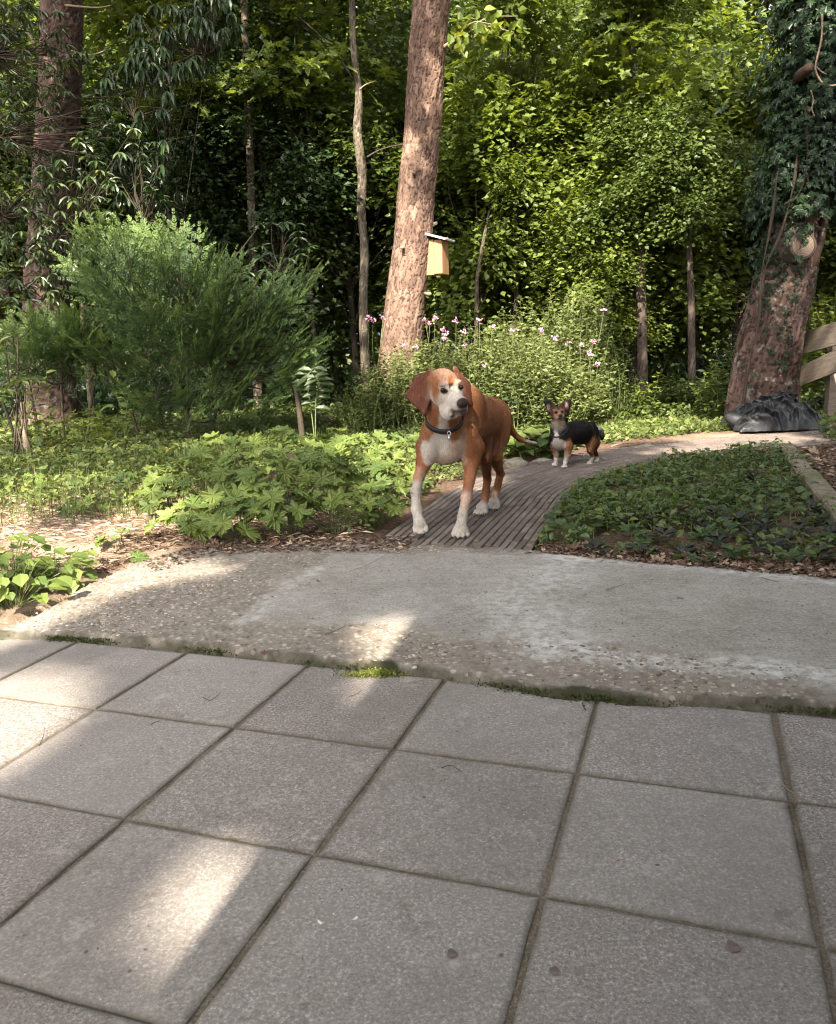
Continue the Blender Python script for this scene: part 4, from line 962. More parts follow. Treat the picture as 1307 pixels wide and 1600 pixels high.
# ================================================================ SHRUBS AND GROUND PLANTS
def tmpl_feather(n=9, ang=.85, nl=.17, nw=.088):
    v, f = [], []; rj = np.random.default_rng(n)
    for i in range(n):
        t_ = .04 + .94 * i / (n - 1) + rj.normal() * .02; l_ = nl * (1.15 - .60 * t_) * (.7 + .6 * rj.random())
        for s_ in (-1, 1):
            k = len(v); cx, cy = math.cos(ang), math.sin(ang) * s_
            v += [(t_, 0, 0), (t_ + cx * l_ * .5 + nw * .5, cy * l_ * .5, .012), (t_ + cx * l_, cy * l_, -.01), (t_ + cx * l_ * .5 - nw * .5, cy * l_ * .5, .012)]
            f += [(k, k + 1, k + 2), (k, k + 2, k + 3)]
    k = len(v); v += [(0, -.006, -.004), (1, 0, -.004), (0, .006, -.004)]; f.append((k, k + 1, k + 2))
    return np.array(v), np.array(f)
FEA = tmpl_feather()
def yew(name, label, base, lobes, seed, nbr, Yd):
    """lobes: (x px, y px, half width px, half height px, weight): where the boughs end."""
    rg = np.random.default_rng(seed); base = np.array(base); e = tag(empty(name, tuple(base)), label, 'shrub')
    bag = LeafBag(); tw = MB(); w = np.array([l[4] for l in lobes], float); w /= w.sum()
    stems = [curve([base + [k * .22, 0, -.03], base + [k * .30, .05, .6], base + [k * .45, .1, 1.5]], 10) for k in (-2.0, -.8, .4, 1.6)]
    for st_ in stems: tw.tube(st_ - base, np.linspace(.020, .010, 10), 6, False)
    sp = np.concatenate(stems)
    for i in range(nbr):
        l = lobes[rg.choice(len(lobes), p=w)]; a = rg.random() * 2 * PI; r_ = rg.random() ** .5
        tip = at(l[0] + l[2] * r_ * math.cos(a), l[1] + l[3] * r_ * math.sin(a), Yd - .80 + 1.35 * rg.random()); tip[2] = max(tip[2], .12)
        c0_ = np.array([base[0] + (tip[0] - base[0]) * .45, Yd + .1, tip[2] * .55])
        ax = tip - c0_; ax = ax * [1, .8, 1]; ax /= np.linalg.norm(ax) + 1e-9; ax = ax + [0, -.25, .12] + rg.normal(0, .22, 3); ax[2] = min(ax[2], .75); ax /= np.linalg.norm(ax)
        L0 = .30 + .30 * rg.random(); c = curve([tip - ax * L0, tip - ax * L0 * .4 - [0, 0, .015], tip], 10)
        if i % 4 == 0:
            q = sp[np.argmin(np.linalg.norm(sp - c[0], axis=1) + .15 * rg.random(len(sp)))]; tw.tube(curve([q, (q + c[0]) / 2 - [0, 0, .03], c[0]], 6) - base, np.linspace(.009, .004, 6), 4, False)
        tw.tube(c - base, np.linspace(.0045, .002, 10), 3, False)
        up = np.array([-.1, -.75, 1.0]); side = np.cross(ax, up); side /= np.linalg.norm(side); N0 = np.cross(side, ax)
        ns = 7; tt = (np.arange(ns) + .5) / ns; P = c[(tt * 9).astype(int)]; sg = np.where(np.arange(ns) % 2, 1, -1)[:, None]
        D = ax * .75 + side * sg * .75 + rg.normal(0, .12, (ns, 3)); N = N0 + rg.normal(0, .12, (ns, 3)); L = L0 * (.70 - .34 * tt) * (.8 + .4 * rg.random(ns))
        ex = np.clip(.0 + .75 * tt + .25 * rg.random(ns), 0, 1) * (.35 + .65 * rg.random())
        bag.add(*leaves(P - base, D, N, L, np.maximum(L, .12), FEA, rg, ex)); bag.add(*leaves((tip - ax * .03)[None] - base, ax[None], N0[None], np.array([.20]), np.array([.20]), FEA, rg, np.array([1.0])))
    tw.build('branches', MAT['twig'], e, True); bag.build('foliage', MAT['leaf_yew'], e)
    return e
b0 = G(255, 668); b0[2] = gz(*b0[:2])
YD = 9.0
b0 = np.array([at(270, 600, YD)[0], YD + .1, gz(at(270, 600, YD)[0], YD)])
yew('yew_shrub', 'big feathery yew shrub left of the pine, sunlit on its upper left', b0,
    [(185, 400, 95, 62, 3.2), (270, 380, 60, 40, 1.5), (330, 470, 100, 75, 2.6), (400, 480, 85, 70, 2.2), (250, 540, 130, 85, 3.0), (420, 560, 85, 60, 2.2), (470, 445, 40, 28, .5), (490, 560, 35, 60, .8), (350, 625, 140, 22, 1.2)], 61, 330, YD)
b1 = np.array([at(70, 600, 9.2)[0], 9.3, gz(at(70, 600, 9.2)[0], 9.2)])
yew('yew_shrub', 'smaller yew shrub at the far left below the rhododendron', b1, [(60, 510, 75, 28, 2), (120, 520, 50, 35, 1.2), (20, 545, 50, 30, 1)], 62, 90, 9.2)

# --- rhododendrons: whorls of long leaves at the twig ends
def rhodo(label, base, lobes, Yd, nwh, L, seed, m='leaf_rhodo', droop=.5, dr=.7):
    rg = np.random.default_rng(seed); base = np.array(base, float); e = tag(empty('rhododendron', tuple(base)), label, 'shrub', 'long leaved rhododendrons under the left hand trees')
    bag = LeafBag(); tw = MB(); w = np.array([l[4] for l in lobes], float); w /= w.sum(); nodes = []
    for j in range(5):
        l = lobes[rg.choice(len(lobes), p=w)]; nodes.append(curve([base + [rg.normal(0, .14), rg.normal(0, .10), 0], (base + at(l[0], l[1], Yd)) / 2 + [rg.normal(0, .12), 0, 0], at(l[0] + rg.normal(0, 15), l[1], Yd + rg.normal(0, .2))], 12))
        tw.tube(nodes[-1] - base, np.linspace(.010, .005, 12), 5, False)
    for i in range(nwh):
        l = lobes[rg.choice(len(lobes), p=w)]; a = rg.random() * 2 * PI; r_ = rg.random() ** .5
        tip = at(l[0] + l[2] * r_ * math.cos(a), l[1] + l[3] * r_ * math.sin(a), Yd + rg.normal(0, dr * .5))
        cand = np.array([nd[k] for nd in nodes for k in (4, 6, 8, 10)]); q = cand[np.argmin(np.linalg.norm((cand - tip) * [1, 1, 1.2], axis=1) + rg.random(len(cand)) * .3)]
        c = curve([q, (q + tip) / 2 + [rg.normal(0, .06), 0, rg.normal(0, .06)], tip], 6); tw.tube(c - base, np.linspace(.007, .003, 6), 4, False)
        n = rg.integers(5, 10); az = np.arange(n) / n * 2 * PI + rg.random(); D = np.stack([np.cos(az), np.sin(az), -droop * 1.2 + rg.normal(0, .3, n)], 1)
        N = np.stack([np.cos(az) * droop, np.sin(az) * droop - .3, np.ones(n)], 1) + rg.normal(0, .2, (n, 3)); sc = .7 + .5 * rg.random(n)
        bag.add(*leaves(np.repeat((tip - base)[None], n, 0), D, N, L * sc, L * .27 * sc, tmpl_ovate(), rg))
    tw.build('branches', MAT['twig'], e, True); bag.build('foliage', MAT[m], e); return e
def bpt(px, Yd): x = at(px, 600, Yd)[0]; return (x, Yd, gz(x, Yd))
rhodo('tall rhododendron at the left edge, its twigs crossing in front of the thick trunk', bpt(20, 10.4), [(30, 250, 70, 140, 3), (95, 380, 45, 90, 2.2), (120, 330, 70, 120, 2.4), (20, 450, 70, 90, 2), (170, 210, 40, 70, .8), (60, 90, 75, 80, 1.6), (0, 20, 50, 40, .8)], 10.4, 430, .135, 71)
rhodo('dark drooping leaved rhododendron between the thick trunk and the thin pale one, high up', bpt(215, 11.2), [(270, 60, 75, 60, 3), (215, 130, 55, 60, 1.5), (330, 20, 50, 35, 1), (230, 290, 60, 80, 1.2)], 11.0, 150, .19, 72, 'leaf_dark', 1.2)
rhodo('low rhododendron behind the yew with a few pale upright shoots', bpt(230, 10.6), [(240, 310, 30, 20, .8), (200, 250, 60, 50, 1), (330, 400, 90, 40, 1.2), (440, 400, 60, 60, .8)], 10.6, 90, .14, 73, 'leaf_dark', .3)
rhodo('low rhododendron seedling with upturned pale leaves at the left edge', bpt(0, 7.6), [(5, 525, 20, 25, 1), (0, 600, 18, 25, 1.2), (45, 590, 22, 14, .8)], 7.8, 12, .15, 74, 'leaf_mid', .1)

# --- leafy shrubs built of upright stems
def stemmy(bases, tips, per, L, W, T, rg, origin, start=.2, up=.25, jit=.02, bow=.12, rad=.004, sides=4):
    bag = []; tw = MB(); allP, allD = [], []
    for a, b in zip(bases, tips):
        h = np.linalg.norm(b - a); c = curve([a, (a + b) / 2 + [rg.normal(0, bow * .5 * h), rg.normal(0, bow * .5 * h), bow * h * .3], b], 9)
        if sides: tw.tube(c - origin, np.linspace(rad, rad * .35, 9), sides, False)
        t_ = start + (1 - start) * (np.arange(per) + rg.random(per)) / per; i = np.minimum((t_ * 8).astype(int), 7); f = (t_ * 8 - i)[:, None]
        allP.append(c[i] * (1 - f) + c[i + 1] * f); az = np.arange(per) * 2.4 + rg.random() * 6
        allD.append(np.stack([np.cos(az), np.sin(az), np.full(per, up)], 1))
    P = np.concatenate(allP); D = np.concatenate(allD); n = len(P); P = P + rg.normal(0, jit, (n, 3)); D = D + rg.normal(0, .25, (n, 3))
    N = np.stack([-D[:, 0] * .3, -D[:, 1] * .3 - .15, np.ones(n)], 1) + rg.normal(0, .25, (n, 3)); sc = .6 + .7 * rg.random(n)
    return leaves(P - origin, D, N, L * sc, W * sc, T, rg), tw
def shrub(name, label, cat, px0, px1, Yd, dY, tops, nst, per, L, W, m, seed, group=None, T=None, spread=1.0, barkm='stem', flowers=(), petal='petal'):
    """tops: list of (x px, top y px) giving the outline of the shrub's top."""
    rg = np.random.default_rng(seed); xm = (px0 + px1) / 2; o0 = np.array([at(xm, 600, Yd)[0], Yd, 0]); o0[2] = gz(o0[0], o0[1])
    e = tag(empty(name, tuple(o0)), label, cat, group); xs_ = rg.uniform(px0, px1, nst); tx = [q[0] for q in tops]; ty = [q[1] for q in tops]
    B, Tt = [], []
    for x in xs_:
        Yb = Yd + rg.uniform(-dY, dY); yb = np.interp(x, tx, ty); a = at(xm + (x - xm) * .72, 600, Yb); a[2] = gz(a[0], a[1])
        top = at(x, yb, Yb); hz_ = (top[2] - a[2]) * (.30 + .70 * rg.random() ** .75) * (1 - .25 * abs(Yb - Yd) / dY)
        B.append(a); Tt.append(np.array([top[0] + rg.normal(0, .08 * spread), Yb + rg.normal(0, .1), a[2] + max(hz_, .1)]))
    arr, tw = stemmy(B, Tt, per, L, W, T or tmpl_kite(), rg, o0)
    tw.build('stems', MAT[barkm], e, True); mk('foliage', arr[0], arr[1], MAT[m], e, attrs={'rnd': arr[2]})
    for fx, fy in flowers:
        c = at(fx, fy, Yd - dY * .6); n = 16; q = c + rg.normal(0, .012, (n, 3)) * [1.3, 1, .8]
        V, Fq, R = leaves(q - o0, rnd_dirs(n, rg, .3), rnd_dirs(n, rg, .6) + [0, -.6, 0], .026, .021, tmpl_kite(), rg)
        mk('flower', V, Fq, MAT[petal], e, attrs={'rnd': R})
        s_ = curve([np.array([c[0] + rg.normal(0, .03), c[1] + .05, c[2] - .35]), c - [0, 0, .01]], 5); MB().tube(s_ - o0, .003, 4, False).build('flower_stalk', MAT['stem'], e, True)
    return e
t = NT('pink_petal'); c = t.ramp(t.attr('rnd'), [(0, (.46, .16, .30)), (1, (.68, .38, .50))]); t.bsdf(c, .6, None, .2); MAT['petal'] = t.m
t = NT('pale_petal'); c = t.ramp(t.attr('rnd'), [(0, (.62, .38, .52)), (1, (.80, .62, .70))]); t.bsdf(c, .6, None, .2); MAT['pale_petal'] = t.m
FG = 'small leaved pink flowering shrubs round the foot of the pine'
shrub('flowering_shrub', 'pink flowered shrub in front of the pine trunk, left of the big dog', 'shrub', 560, 700, 9.6, .55, [(540, 640), (570, 560), (620, 520), (680, 505), (720, 530)], 230, 46, .056, .034, 'leaf_shrub', 81, FG,
      flowers=[(577, 497), (583, 500), (632, 540), (652, 543), (665, 500), (672, 505), (598, 497)])
shrub('flowering_shrub', 'pink flowered shrub right under the wooden nest box', 'shrub', 680, 800, 9.6, .55, [(660, 560), (690, 510), (730, 500), (790, 500), (820, 520)], 240, 46, .056, .034, 'leaf_shrub', 82, FG,
      flowers=[(692, 515), (697, 520), (727, 540), (713, 502), (750, 500), (769, 511), (694, 530), (680, 498), (758, 572), (726, 518)])
shrub('flowering_shrub', 'widest pink flowered shrub, behind the gap between the two dogs', 'shrub', 780, 940, 9.3, .6, [(770, 540), (800, 500), (850, 505), (900, 545), (940, 590), (960, 620)], 330, 46, .056, .034, 'leaf_shrub', 83, FG,
      flowers=[(846, 516), (801, 517), (890, 535), (907, 540), (922, 552), (934, 570), (868, 528), (944, 484), (927, 533)], petal='petal')
shrub('flowering_shrub', 'sparse dark shrub with one tall pink flower right of the widest shrub', 'shrub', 920, 1000, 10.2, .4, [(910, 560), (945, 490), (975, 520), (1005, 580)], 60, 30, .055, .022, 'leaf_mid', 84, FG, flowers=[(947, 486), (940, 512), (932, 535)])
shrub('round_shrub', 'rounded pale green shrub with lobed leaves topping the pink flowers', 'shrub', 760, 955, 10.3, .7, [(740, 520), (775, 465), (815, 445), (870, 425), (930, 425), (965, 455), (985, 500)], 210, 42, .090, .070, 'leaf_shrub', 85, None, tmpl_lobed(3, .7, .08, .1, 1.2, False), 1.6)
shrub('leafy_shrub', 'low dull green shrub left of the pine foot, shaded', 'shrub', 520, 610, 9.4, .5, [(510, 650), (540, 590), (590, 570), (625, 590)], 80, 30, .05, .018, 'leaf_mid', 86, None)
shrub('leafy_shrub', 'slender yellow green seedling standing before the dark ivy grown trunk', 'shrub', 1000, 1016, 9.6, .1, [(995, 600), (1008, 548), (1020, 600)], 6, 26, .07, .045, 'leaf_light', 87, None, tmpl_ovate())
shrub('leafy_shrub', 'bright leaved bush leaning against the left side of the ivy clad trunk', 'shrub', 1095, 1175, 9.4, .4, [(1080, 600), (1110, 545), (1140, 520), (1170, 530), (1190, 600)], 50, 30, .075, .04, 'leaf_mid', 88, None, tmpl_ovate(), 1.6)
shrub('leafy_shrub', 'dark green bush in the shade between the pole like trunk and the ivy tree', 'shrub', 1010, 1150, 10.6, .6, [(1000, 620), (1050, 585), (1100, 575), (1160, 590)], 110, 30, .07, .045, 'leaf_mid', 89, None)
shrub('leafy_shrub', 'pale green bush beyond the wooden fence', 'shrub', 1240, 1360, 11.8, .6, [(1230, 520), (1280, 430), (1360, 400)], 120, 34, .085, .06, 'leaf_light', 90, None)
shrub('leafy_shrub', 'dark green bush under the lower fence board', 'shrub', 1250, 1350, 9.9, .35, [(1240, 640), (1290, 608), (1350, 600)], 60, 26, .07, .045, 'leaf_dark', 91, None)
shrub('tall_herb', 'dark green herb with broad drooping leaves right behind the big dog', 'plant', 735, 790, 7.6, .15, [(730, 600), (750, 560), (770, 545), (795, 580)], 9, 9, .13, .07, 'leaf_dark', 92, None, tmpl_ovate())
shrub('broad_leaved_plant', 'low broad leaved green plant between the two dogs', 'plant', 795, 870, 6.9, .25, [(790, 690), (820, 655), (850, 650), (880, 680)], 26, 10, .15, .085, 'leaf_mid', 93, None, tmpl_ovate())
shrub('leafy_shrub', 'wispy green plants along the yew foot in the sun at the left', 'shrub', 20, 110, 8.2, .2, [(0, 640), (50, 560), (75, 530), (110, 600)], 8, 9, .12, .06, 'leaf_light', 94, None, tmpl_ovate())
shrub('leafy_shrub', 'thin stemmed seedling with yellow green leaves left of the yew foot', 'shrub', 110, 200, 7.9, .2, [(100, 620), (150, 600), (175, 560), (210, 620)], 10, 12, .10, .055, 'leaf_light', 95, None, tmpl_ovate())

# arching fern-like plant (each leaf a piece)
LM = {}
def leaf_me(key, T, m, sc=(1, 1, 1)):
    v, f = T; LM[key] = mk(key, v * np.array(sc), f, m, link=False, smooth=False); return LM[key]
leaf_me('arch', tmpl_ovate(), MAT['leaf_mid'], (1, .42, 1))
ab = np.array([at(487, 600, 8.2)[0], 8.2, .03]); arch = tag(empty('arching_plant', tuple(ab)), 'arching plant with paired leaves on a curved stem at the right foot of the yew', 'plant')
rg = np.random.default_rng(3); c = curve([ab, at(484, 620, 8.2), at(478, 595, 8.15), at(490, 575, 8.1)], 20) - ab
c2 = curve([ab, at(494, 625, 8.1), at(500, 600, 8.0), at(492, 588, 7.95)], 20) - ab
MB().tube(c, .006, 5, False).tube(c2, .006, 5, False).build('stem', MAT['stem'], arch, True)
for cc in (c, c2):
    for i in range(5, 20):
        s_ = 1 if i % 2 else -1
        o = place('leaf', LM['arch'], arch, cc[i]); o.rotation_euler = (Matrix.Rotation(.75, 3, 'X') @ Matrix.Rotation((0 if s_ > 0 else PI) + rg.normal(0, .25), 3, 'Z')).to_euler(); o.scale = (.15,) * 3

# --- geranium plants: every leaf is a piece
GM = [mk('leaf', *tmpl_lobed([5, 7, 5, 6, 7][s], [.52, .50, .46, .55, .44][s], .12, .0, 2.55, True, s), MAT['leaf_gera'], link=False) for s in range(5)]
rg = np.random.default_rng(41)
def upright_frame(az, tilt):
    """Rotation whose z axis tilts by `tilt` towards azimuth az."""
    return (Matrix.Rotation(az, 3, 'Z') @ Matrix.Rotation(tilt, 3, 'Y')).to_euler()
GN = []
def geranium(x, y, label, nleaf, R, H, size, hollow=0.0, group='cranesbill plants massed beside the path'):
    z0 = gz(x, y); e = tag(empty('geranium_plant', (x, y, z0)), label, 'plant', group); st = MB()
    for i in range(nleaf):
        a = rg.random() * 2 * PI; r_ = R * (i + .5) ** .5 / nleaf ** .5; px_, py_ = r_ * math.cos(a), r_ * math.sin(a)
        h = H * (1 - .55 * (r_ / R) ** 2) * (.78 + .3 * rg.random())
        yaw = math.atan2(py_, px_) + rg.normal(0, .5); tilt = .15 + .55 * (r_ / R) + rg.normal(0, .15)
        sun_pull = Matrix.Rotation(.22, 3, 'X')
        o = bpy.data.objects.new('leaf', GM[rg.integers(0, 5)]); COL.objects.link(o); o.parent = e
        o.location = (px_, py_, h); o.rotation_euler = (sun_pull @ upright_frame(yaw, tilt).to_matrix() @ Matrix.Rotation(rg.normal(0, .5), 3, 'Z')).to_euler(); s_ = size * (.50 + .75 * rg.random() ** .8); o.scale = (s_, s_, s_)
        b_ = np.array([px_ * .25, py_ * .25, 0]); st.tube(curve([b_, np.array([px_ * .6, py_ * .6, h * .7]), np.array([px_, py_, h - .004])], 4), .0022, 3, False)
    st.build('stalks', MAT['stem'], e, True)
    return e
gp_list = [
 # px, py of its foot, leaves, radius, height, leaf size, where
 (300, 838, 26, .20, .20, .135, 'front left cranesbill plant, hanging over the slab corner with yellowish leaves'),
 (375, 842, 30, .22, .24, .140, 'cranesbill plant at the slab edge, second from the left in the front row'),
 (450, 838, 30, .22, .26, .140, 'cranesbill plant in the middle of the front row, over the brown litter'),
 (520, 832, 28, .21, .25, .135, 'cranesbill plant in the front row, second from the path'),
 (585, 822, 24, .19, .22, .125, 'cranesbill plant at the path corner beside the lifted paw'),
 (265, 800, 26, .22, .22, .130, 'cranesbill plant at the left end of the second row, yellow green'),
 (340, 800, 30, .24, .30, .145, 'cranesbill plant in the second row behind the hanging left one'),
 (420, 797, 32, .25, .33, .150, 'cranesbill plant on top of the mound, in the middle'),
 (500, 792, 32, .25, .34, .150, 'tall cranesbill plant just right of the mound top'),
 (575, 785, 28, .23, .29, .140, 'cranesbill plant behind the one at the path corner'),
 (620, 772, 20, .18, .22, .120, 'bright cranesbill plant left of the big dog leg'),
 (230, 770, 22, .24, .20, .120, 'loose yellow green cranesbill plant on the pale litter'),
 (310, 768, 26, .26, .30, .150, 'cranesbill plant at the back left of the mound'),
 (395, 764, 28, .28, .35, .155, 'cranesbill plant at the back of the mound below the yew'),
 (480, 760, 28, .28, .36, .160, 'cranesbill plant with blue green leaves at the back of the mound'),
 (560, 752, 24, .26, .32, .150, 'cranesbill plant at the back right of the mound'),
 (350, 738, 22, .30, .34, .155, 'shaded cranesbill plant farthest back on the left'),
 (440, 732, 22, .30, .36, .155, 'cranesbill plant farthest back below the middle of the yew'),
 (530, 726, 22, .30, .30, .150, 'cranesbill plant farthest back towards the pine'),
 (620, 730, 22, .28, .22, .130, 'low cranesbill plant behind the big dog leg'),
 (590, 700, 22, .34, .18, .130, 'low sunlit cranesbill plant in front of the pine foot'),
 (655, 705, 18, .30, .18, .120, 'low cranesbill plant hidden partly behind the big dog chest'),
 (150, 800, 12, .20, .12, .10, 'small thin cranesbill plant on the straw coloured litter'),
 (95, 775, 16, .26, .14, .11, 'yellowing cranesbill plant among the dry grass at the left'),
 (30, 770, 14, .26, .14, .11, 'cranesbill plant in the dry grass at the left edge'),
 (170, 765, 14, .24, .15, .11, 'cranesbill plant between the dry grass and the mound'),
 (120, 735, 12, .30, .16, .12, 'cranesbill plant in the weeds below the thin brown trunk'),
 (210, 730, 14, .30, .18, .12, 'cranesbill plant in the weeds below the left half of the yew'),
 (185, 850, 5, .10, .09, .08, 'tiny cranesbill seedling at the edge of the brown hollow'),
 (218, 872, 4, .06, .08, .085, 'single wilting cranesbill seedling beside the slab edge')]
for x, y, n_, R_, H_, s_, lb in gp_list:
    g = G(x, y); geranium(g[0], g[1], lb, n_, R_, H_, s_)

# --- clump at the bottom left corner: rounded leaflets on thin stalks
CM = [mk('leaf', (lambda T: T[0])(tmpl_lobed(3, .80, .10, .0, 2.0, False, s)), tmpl_lobed(3, .80, .10, .0, 2.0, False, s)[1], MAT['leaf_gera'], link=False) for s in range(3)]
ovm = mk('leaf', *tmpl_ovate(), MAT['leaf_gera'], link=False)
for px_, py_, n_, R_, H_, lb in ((20, 945, 60, .19, .24, 'bright green leafy clump at the left edge spilling over the slab corner'), (85, 912, 46, .16, .17, 'green leafy clump on the sand beside the slab edge'), (-50, 950, 50, .22, .24, 'green leafy clump half outside the left edge'),
                             (20, 890, 34, .17, .20, 'taller green leafy clump behind the one at the left edge'), (118, 890, 14, .10, .13, 'small sprig of three leaflets reaching over the sand'), (25, 925, 40, .14, .2, 'green leafy clump in front at the left edge, darkest at its foot')):
    g = G(px_, py_); x, y = g[:2]; e = tag(empty('leafy_clump', (x, y, .01)), lb, 'plant', 'leafy clumps at the left end of the slab'); st = MB()
    for i in range(n_):
        a = rg.random() * 2 * PI; r_ = R_ * ((i + .5) / n_) ** .5; h = H_ * (1 - .5 * (r_ / R_) ** 2) * (.35 + .7 * rg.random()); px2, py2 = r_ * math.cos(a), r_ * math.sin(a)
        st.tube(curve([(px2 * .2, py2 * .2, 0), (px2 * .7, py2 * .7, h * .75), (px2, py2, h)], 4), .0018, 3, False)
        o = bpy.data.objects.new('leaf', ovm if i % 3 else CM[i % 3]); COL.objects.link(o); o.parent = e; o.location = (px2, py2, h)
        s_ = .062 * (.7 + .6 * rg.random()); o.scale = (s_, s_ * .95, s_); o.rotation_euler = (Matrix.Rotation(.2, 3, 'X') @ upright_frame(a + rg.normal(0, .6), .25 + .3 * rg.random()).to_matrix()).to_euler()
    st.build('stalks', MAT['stem'], e, True)

# --- right hand bed: purple bugle rosettes and small green plants
AM = []
for s in range(3):
    v, f = [(0, 0, 0), (.2, -.16, .04), (.5, -.34, .07), (.85, -.22, .03), (1, 0, -.05), (.85, .22, .03), (.5, .34, .07), (.2, .16, .04), (.35, 0, .0), (.7, 0, -.01)], [(0, 1, 8), (1, 2, 8), (2, 9, 8), (2, 3, 9), (3, 4, 9), (4, 5, 9), (5, 6, 9), (6, 8, 9), (6, 7, 8), (7, 0, 8)]
    AM.append(mk('leaf', np.array(v) * [1, .9 + .1 * s, 1], np.array(f), MAT['leaf_ajuga'], link=False))
BM = [mk('leaf', *tmpl_ovate(), MAT['leaf_bed'], link=False), mk('leaf', *tmpl_lobed(5, .62, .08, .05, 2.3, False, 1), MAT['leaf_bed'], link=False)]
bed_px = [(845, 855), (885, 808), (965, 768), (1050, 738), (1130, 718), (1195, 702), (1232, 706), (1262, 745), (1290, 800), (1310, 860), (1300, 882), (1150, 870), (1000, 868), (930, 862)]
_pr = path_r[(path_r[:, 1] > 3.55) & (path_r[:, 0] < 3.05)][::6]; bed = np.vstack([_pr, [[3.12, 6.72], [2.85, 5.8], [2.55, 5.0], [2.30, 4.3], [2.0, 3.7], [1.78, 3.16], [1.2, 3.24], [.72, 3.50], [.56, 3.62]]]); bx0, by0 = bed.min(0); bx1, by1 = bed.max(0)
def rosette(x, y, kind, label, n_, size, H):
    z0 = gz(x, y) + .01
    e = tag(empty('bugle_plant' if kind == 'a' else 'bed_plant', (x, y, z0), rg.random() * 6), label, 'plant', 'purple bugle rosettes in the right hand bed' if kind == 'a' else 'small green plants in the right hand bed')
    for i in range(n_):
        az = i * 2.4; lv = i / n_; o = bpy.data.objects.new('leaf', AM[rg.integers(0, 3)] if kind == 'a' else BM[0 if kind == 'g' else 1]); COL.objects.link(o); o.parent = e
        r_ = .012 + (.0 if kind == 'a' else .05 * rg.random()); o.location = (r_ * math.cos(az), r_ * math.sin(az), H * lv * (1 if kind == 'a' else .6 + .6 * rg.random()))
        o.rotation_euler = (rg.normal(0, .15), -(.05 + .55 * lv) + rg.normal(0, .12), az); s_ = size * (1.15 - .5 * lv) * (.8 + .4 * rg.random()); o.scale = (s_, s_, s_)
    return e
pts_b = []
tries = 0
while len(pts_b) < 118 and tries < 9000:
    tries += 1; y = by0 + (by1 - by0) * rg.random() ** 1.5; x = rg.uniform(bx0, bx1)
    if not poly_in(bed, np.array([x]), np.array([y]))[0] or poly_dist(bed, np.array([x]), np.array([y]))[0] < .03: continue
    if any((x - a) ** 2 + (y - b) ** 2 < (.085 + .012 * y) ** 2 for a, b in pts_b): continue
    pts_b.append((x, y))
def where_bed(x, y):
    v = 'near the concrete' if y < 3.75 else ('in the middle of the bed' if y < 5.0 else 'at the far end of the bed')
    u = 'beside the brick path' if poly_dist(PATH_POLY, np.array([x]), np.array([y]))[0] < .35 else 'among its like'
    return v + ' ' + u
pts_b.sort(key=lambda q: q[1] - .12 * q[0]); ORD = ['first', 'second', 'third', 'fourth', 'fifth', 'sixth', 'seventh', 'eighth', 'ninth', 'tenth', 'eleventh', 'twelfth', 'last']; LB = {}
for r0 in range(0, len(pts_b), 10):
    for k0, q in enumerate(sorted(pts_b[r0:r0 + 10])): LB[q] = ORD[k0] + ' from the path in the ' + ORD[r0 // 10] + ' row from the concrete'
where_bed = lambda x, y: LB[(x, y)]
for x, y in pts_b:
    fr_ = fbm(np.array([x * 2.2]), np.array([y * 2.2]), s=44)[0]
    if y < 3.55 + .25 * (x - .6) + .6 * fr_ + .35: k_ = 'a' if rg.random() < .62 else 'l'
    else: k_ = 'a' if rg.random() < .12 else ('g' if rg.random() < .6 else 'l')
    if k_ == 'a': rosette(x, y, 'a', 'dark purple bugle rosette, ' + where_bed(x, y), int(rg.integers(11, 17)), .066, .055)
    else: rosette(x, y, k_, ('oval leaved' if k_ == 'g' else 'lobed leaved') + ' green plant, ' + where_bed(x, y), int(rg.integers(7, 12)), .075 if k_ == 'g' else .085, .07)
def scatter(poly, n, rg, dens=None):
    poly = np.asarray(poly); lo, hi = poly.min(0), poly.max(0); x = rg.uniform(lo[0], hi[0], n * 4); y = rg.uniform(lo[1], hi[1], n * 4)
    ok = poly_in(poly, x, y)
    if dens is not None: ok &= rg.random(len(x)) < dens(x, y)
    return x[ok][:n], y[ok][:n]
def cover(name, label, poly, n, L, W, T, m, seed, h=(.0, .06), tilt=.35, dens=None, tall=None, cat='ground cover', zoff=0.0):
    rg = np.random.default_rng(seed); x, y = scatter(poly, n, rg, dens); k = len(x); hh = rg.uniform(h[0], h[1], k) * (1 + .5 * fbm(x * 3, y * 3, s=seed))
    P = np.stack([x, y, gza(x, y) + zoff + hh], 1); D = rnd_dirs(k, rg, .1, .5); N = np.stack([rg.normal(0, tilt, k), rg.normal(-.15, tilt, k), np.ones(k)], 1); sc = .55 + .8 * rg.random(k)
    V, Fq, R = leaves(P, D, N, L * sc, W * sc, T, rg)
    return tag(mk(name, V, Fq, MAT[m], attrs={'rnd': R}), label, cat, kind='stuff')
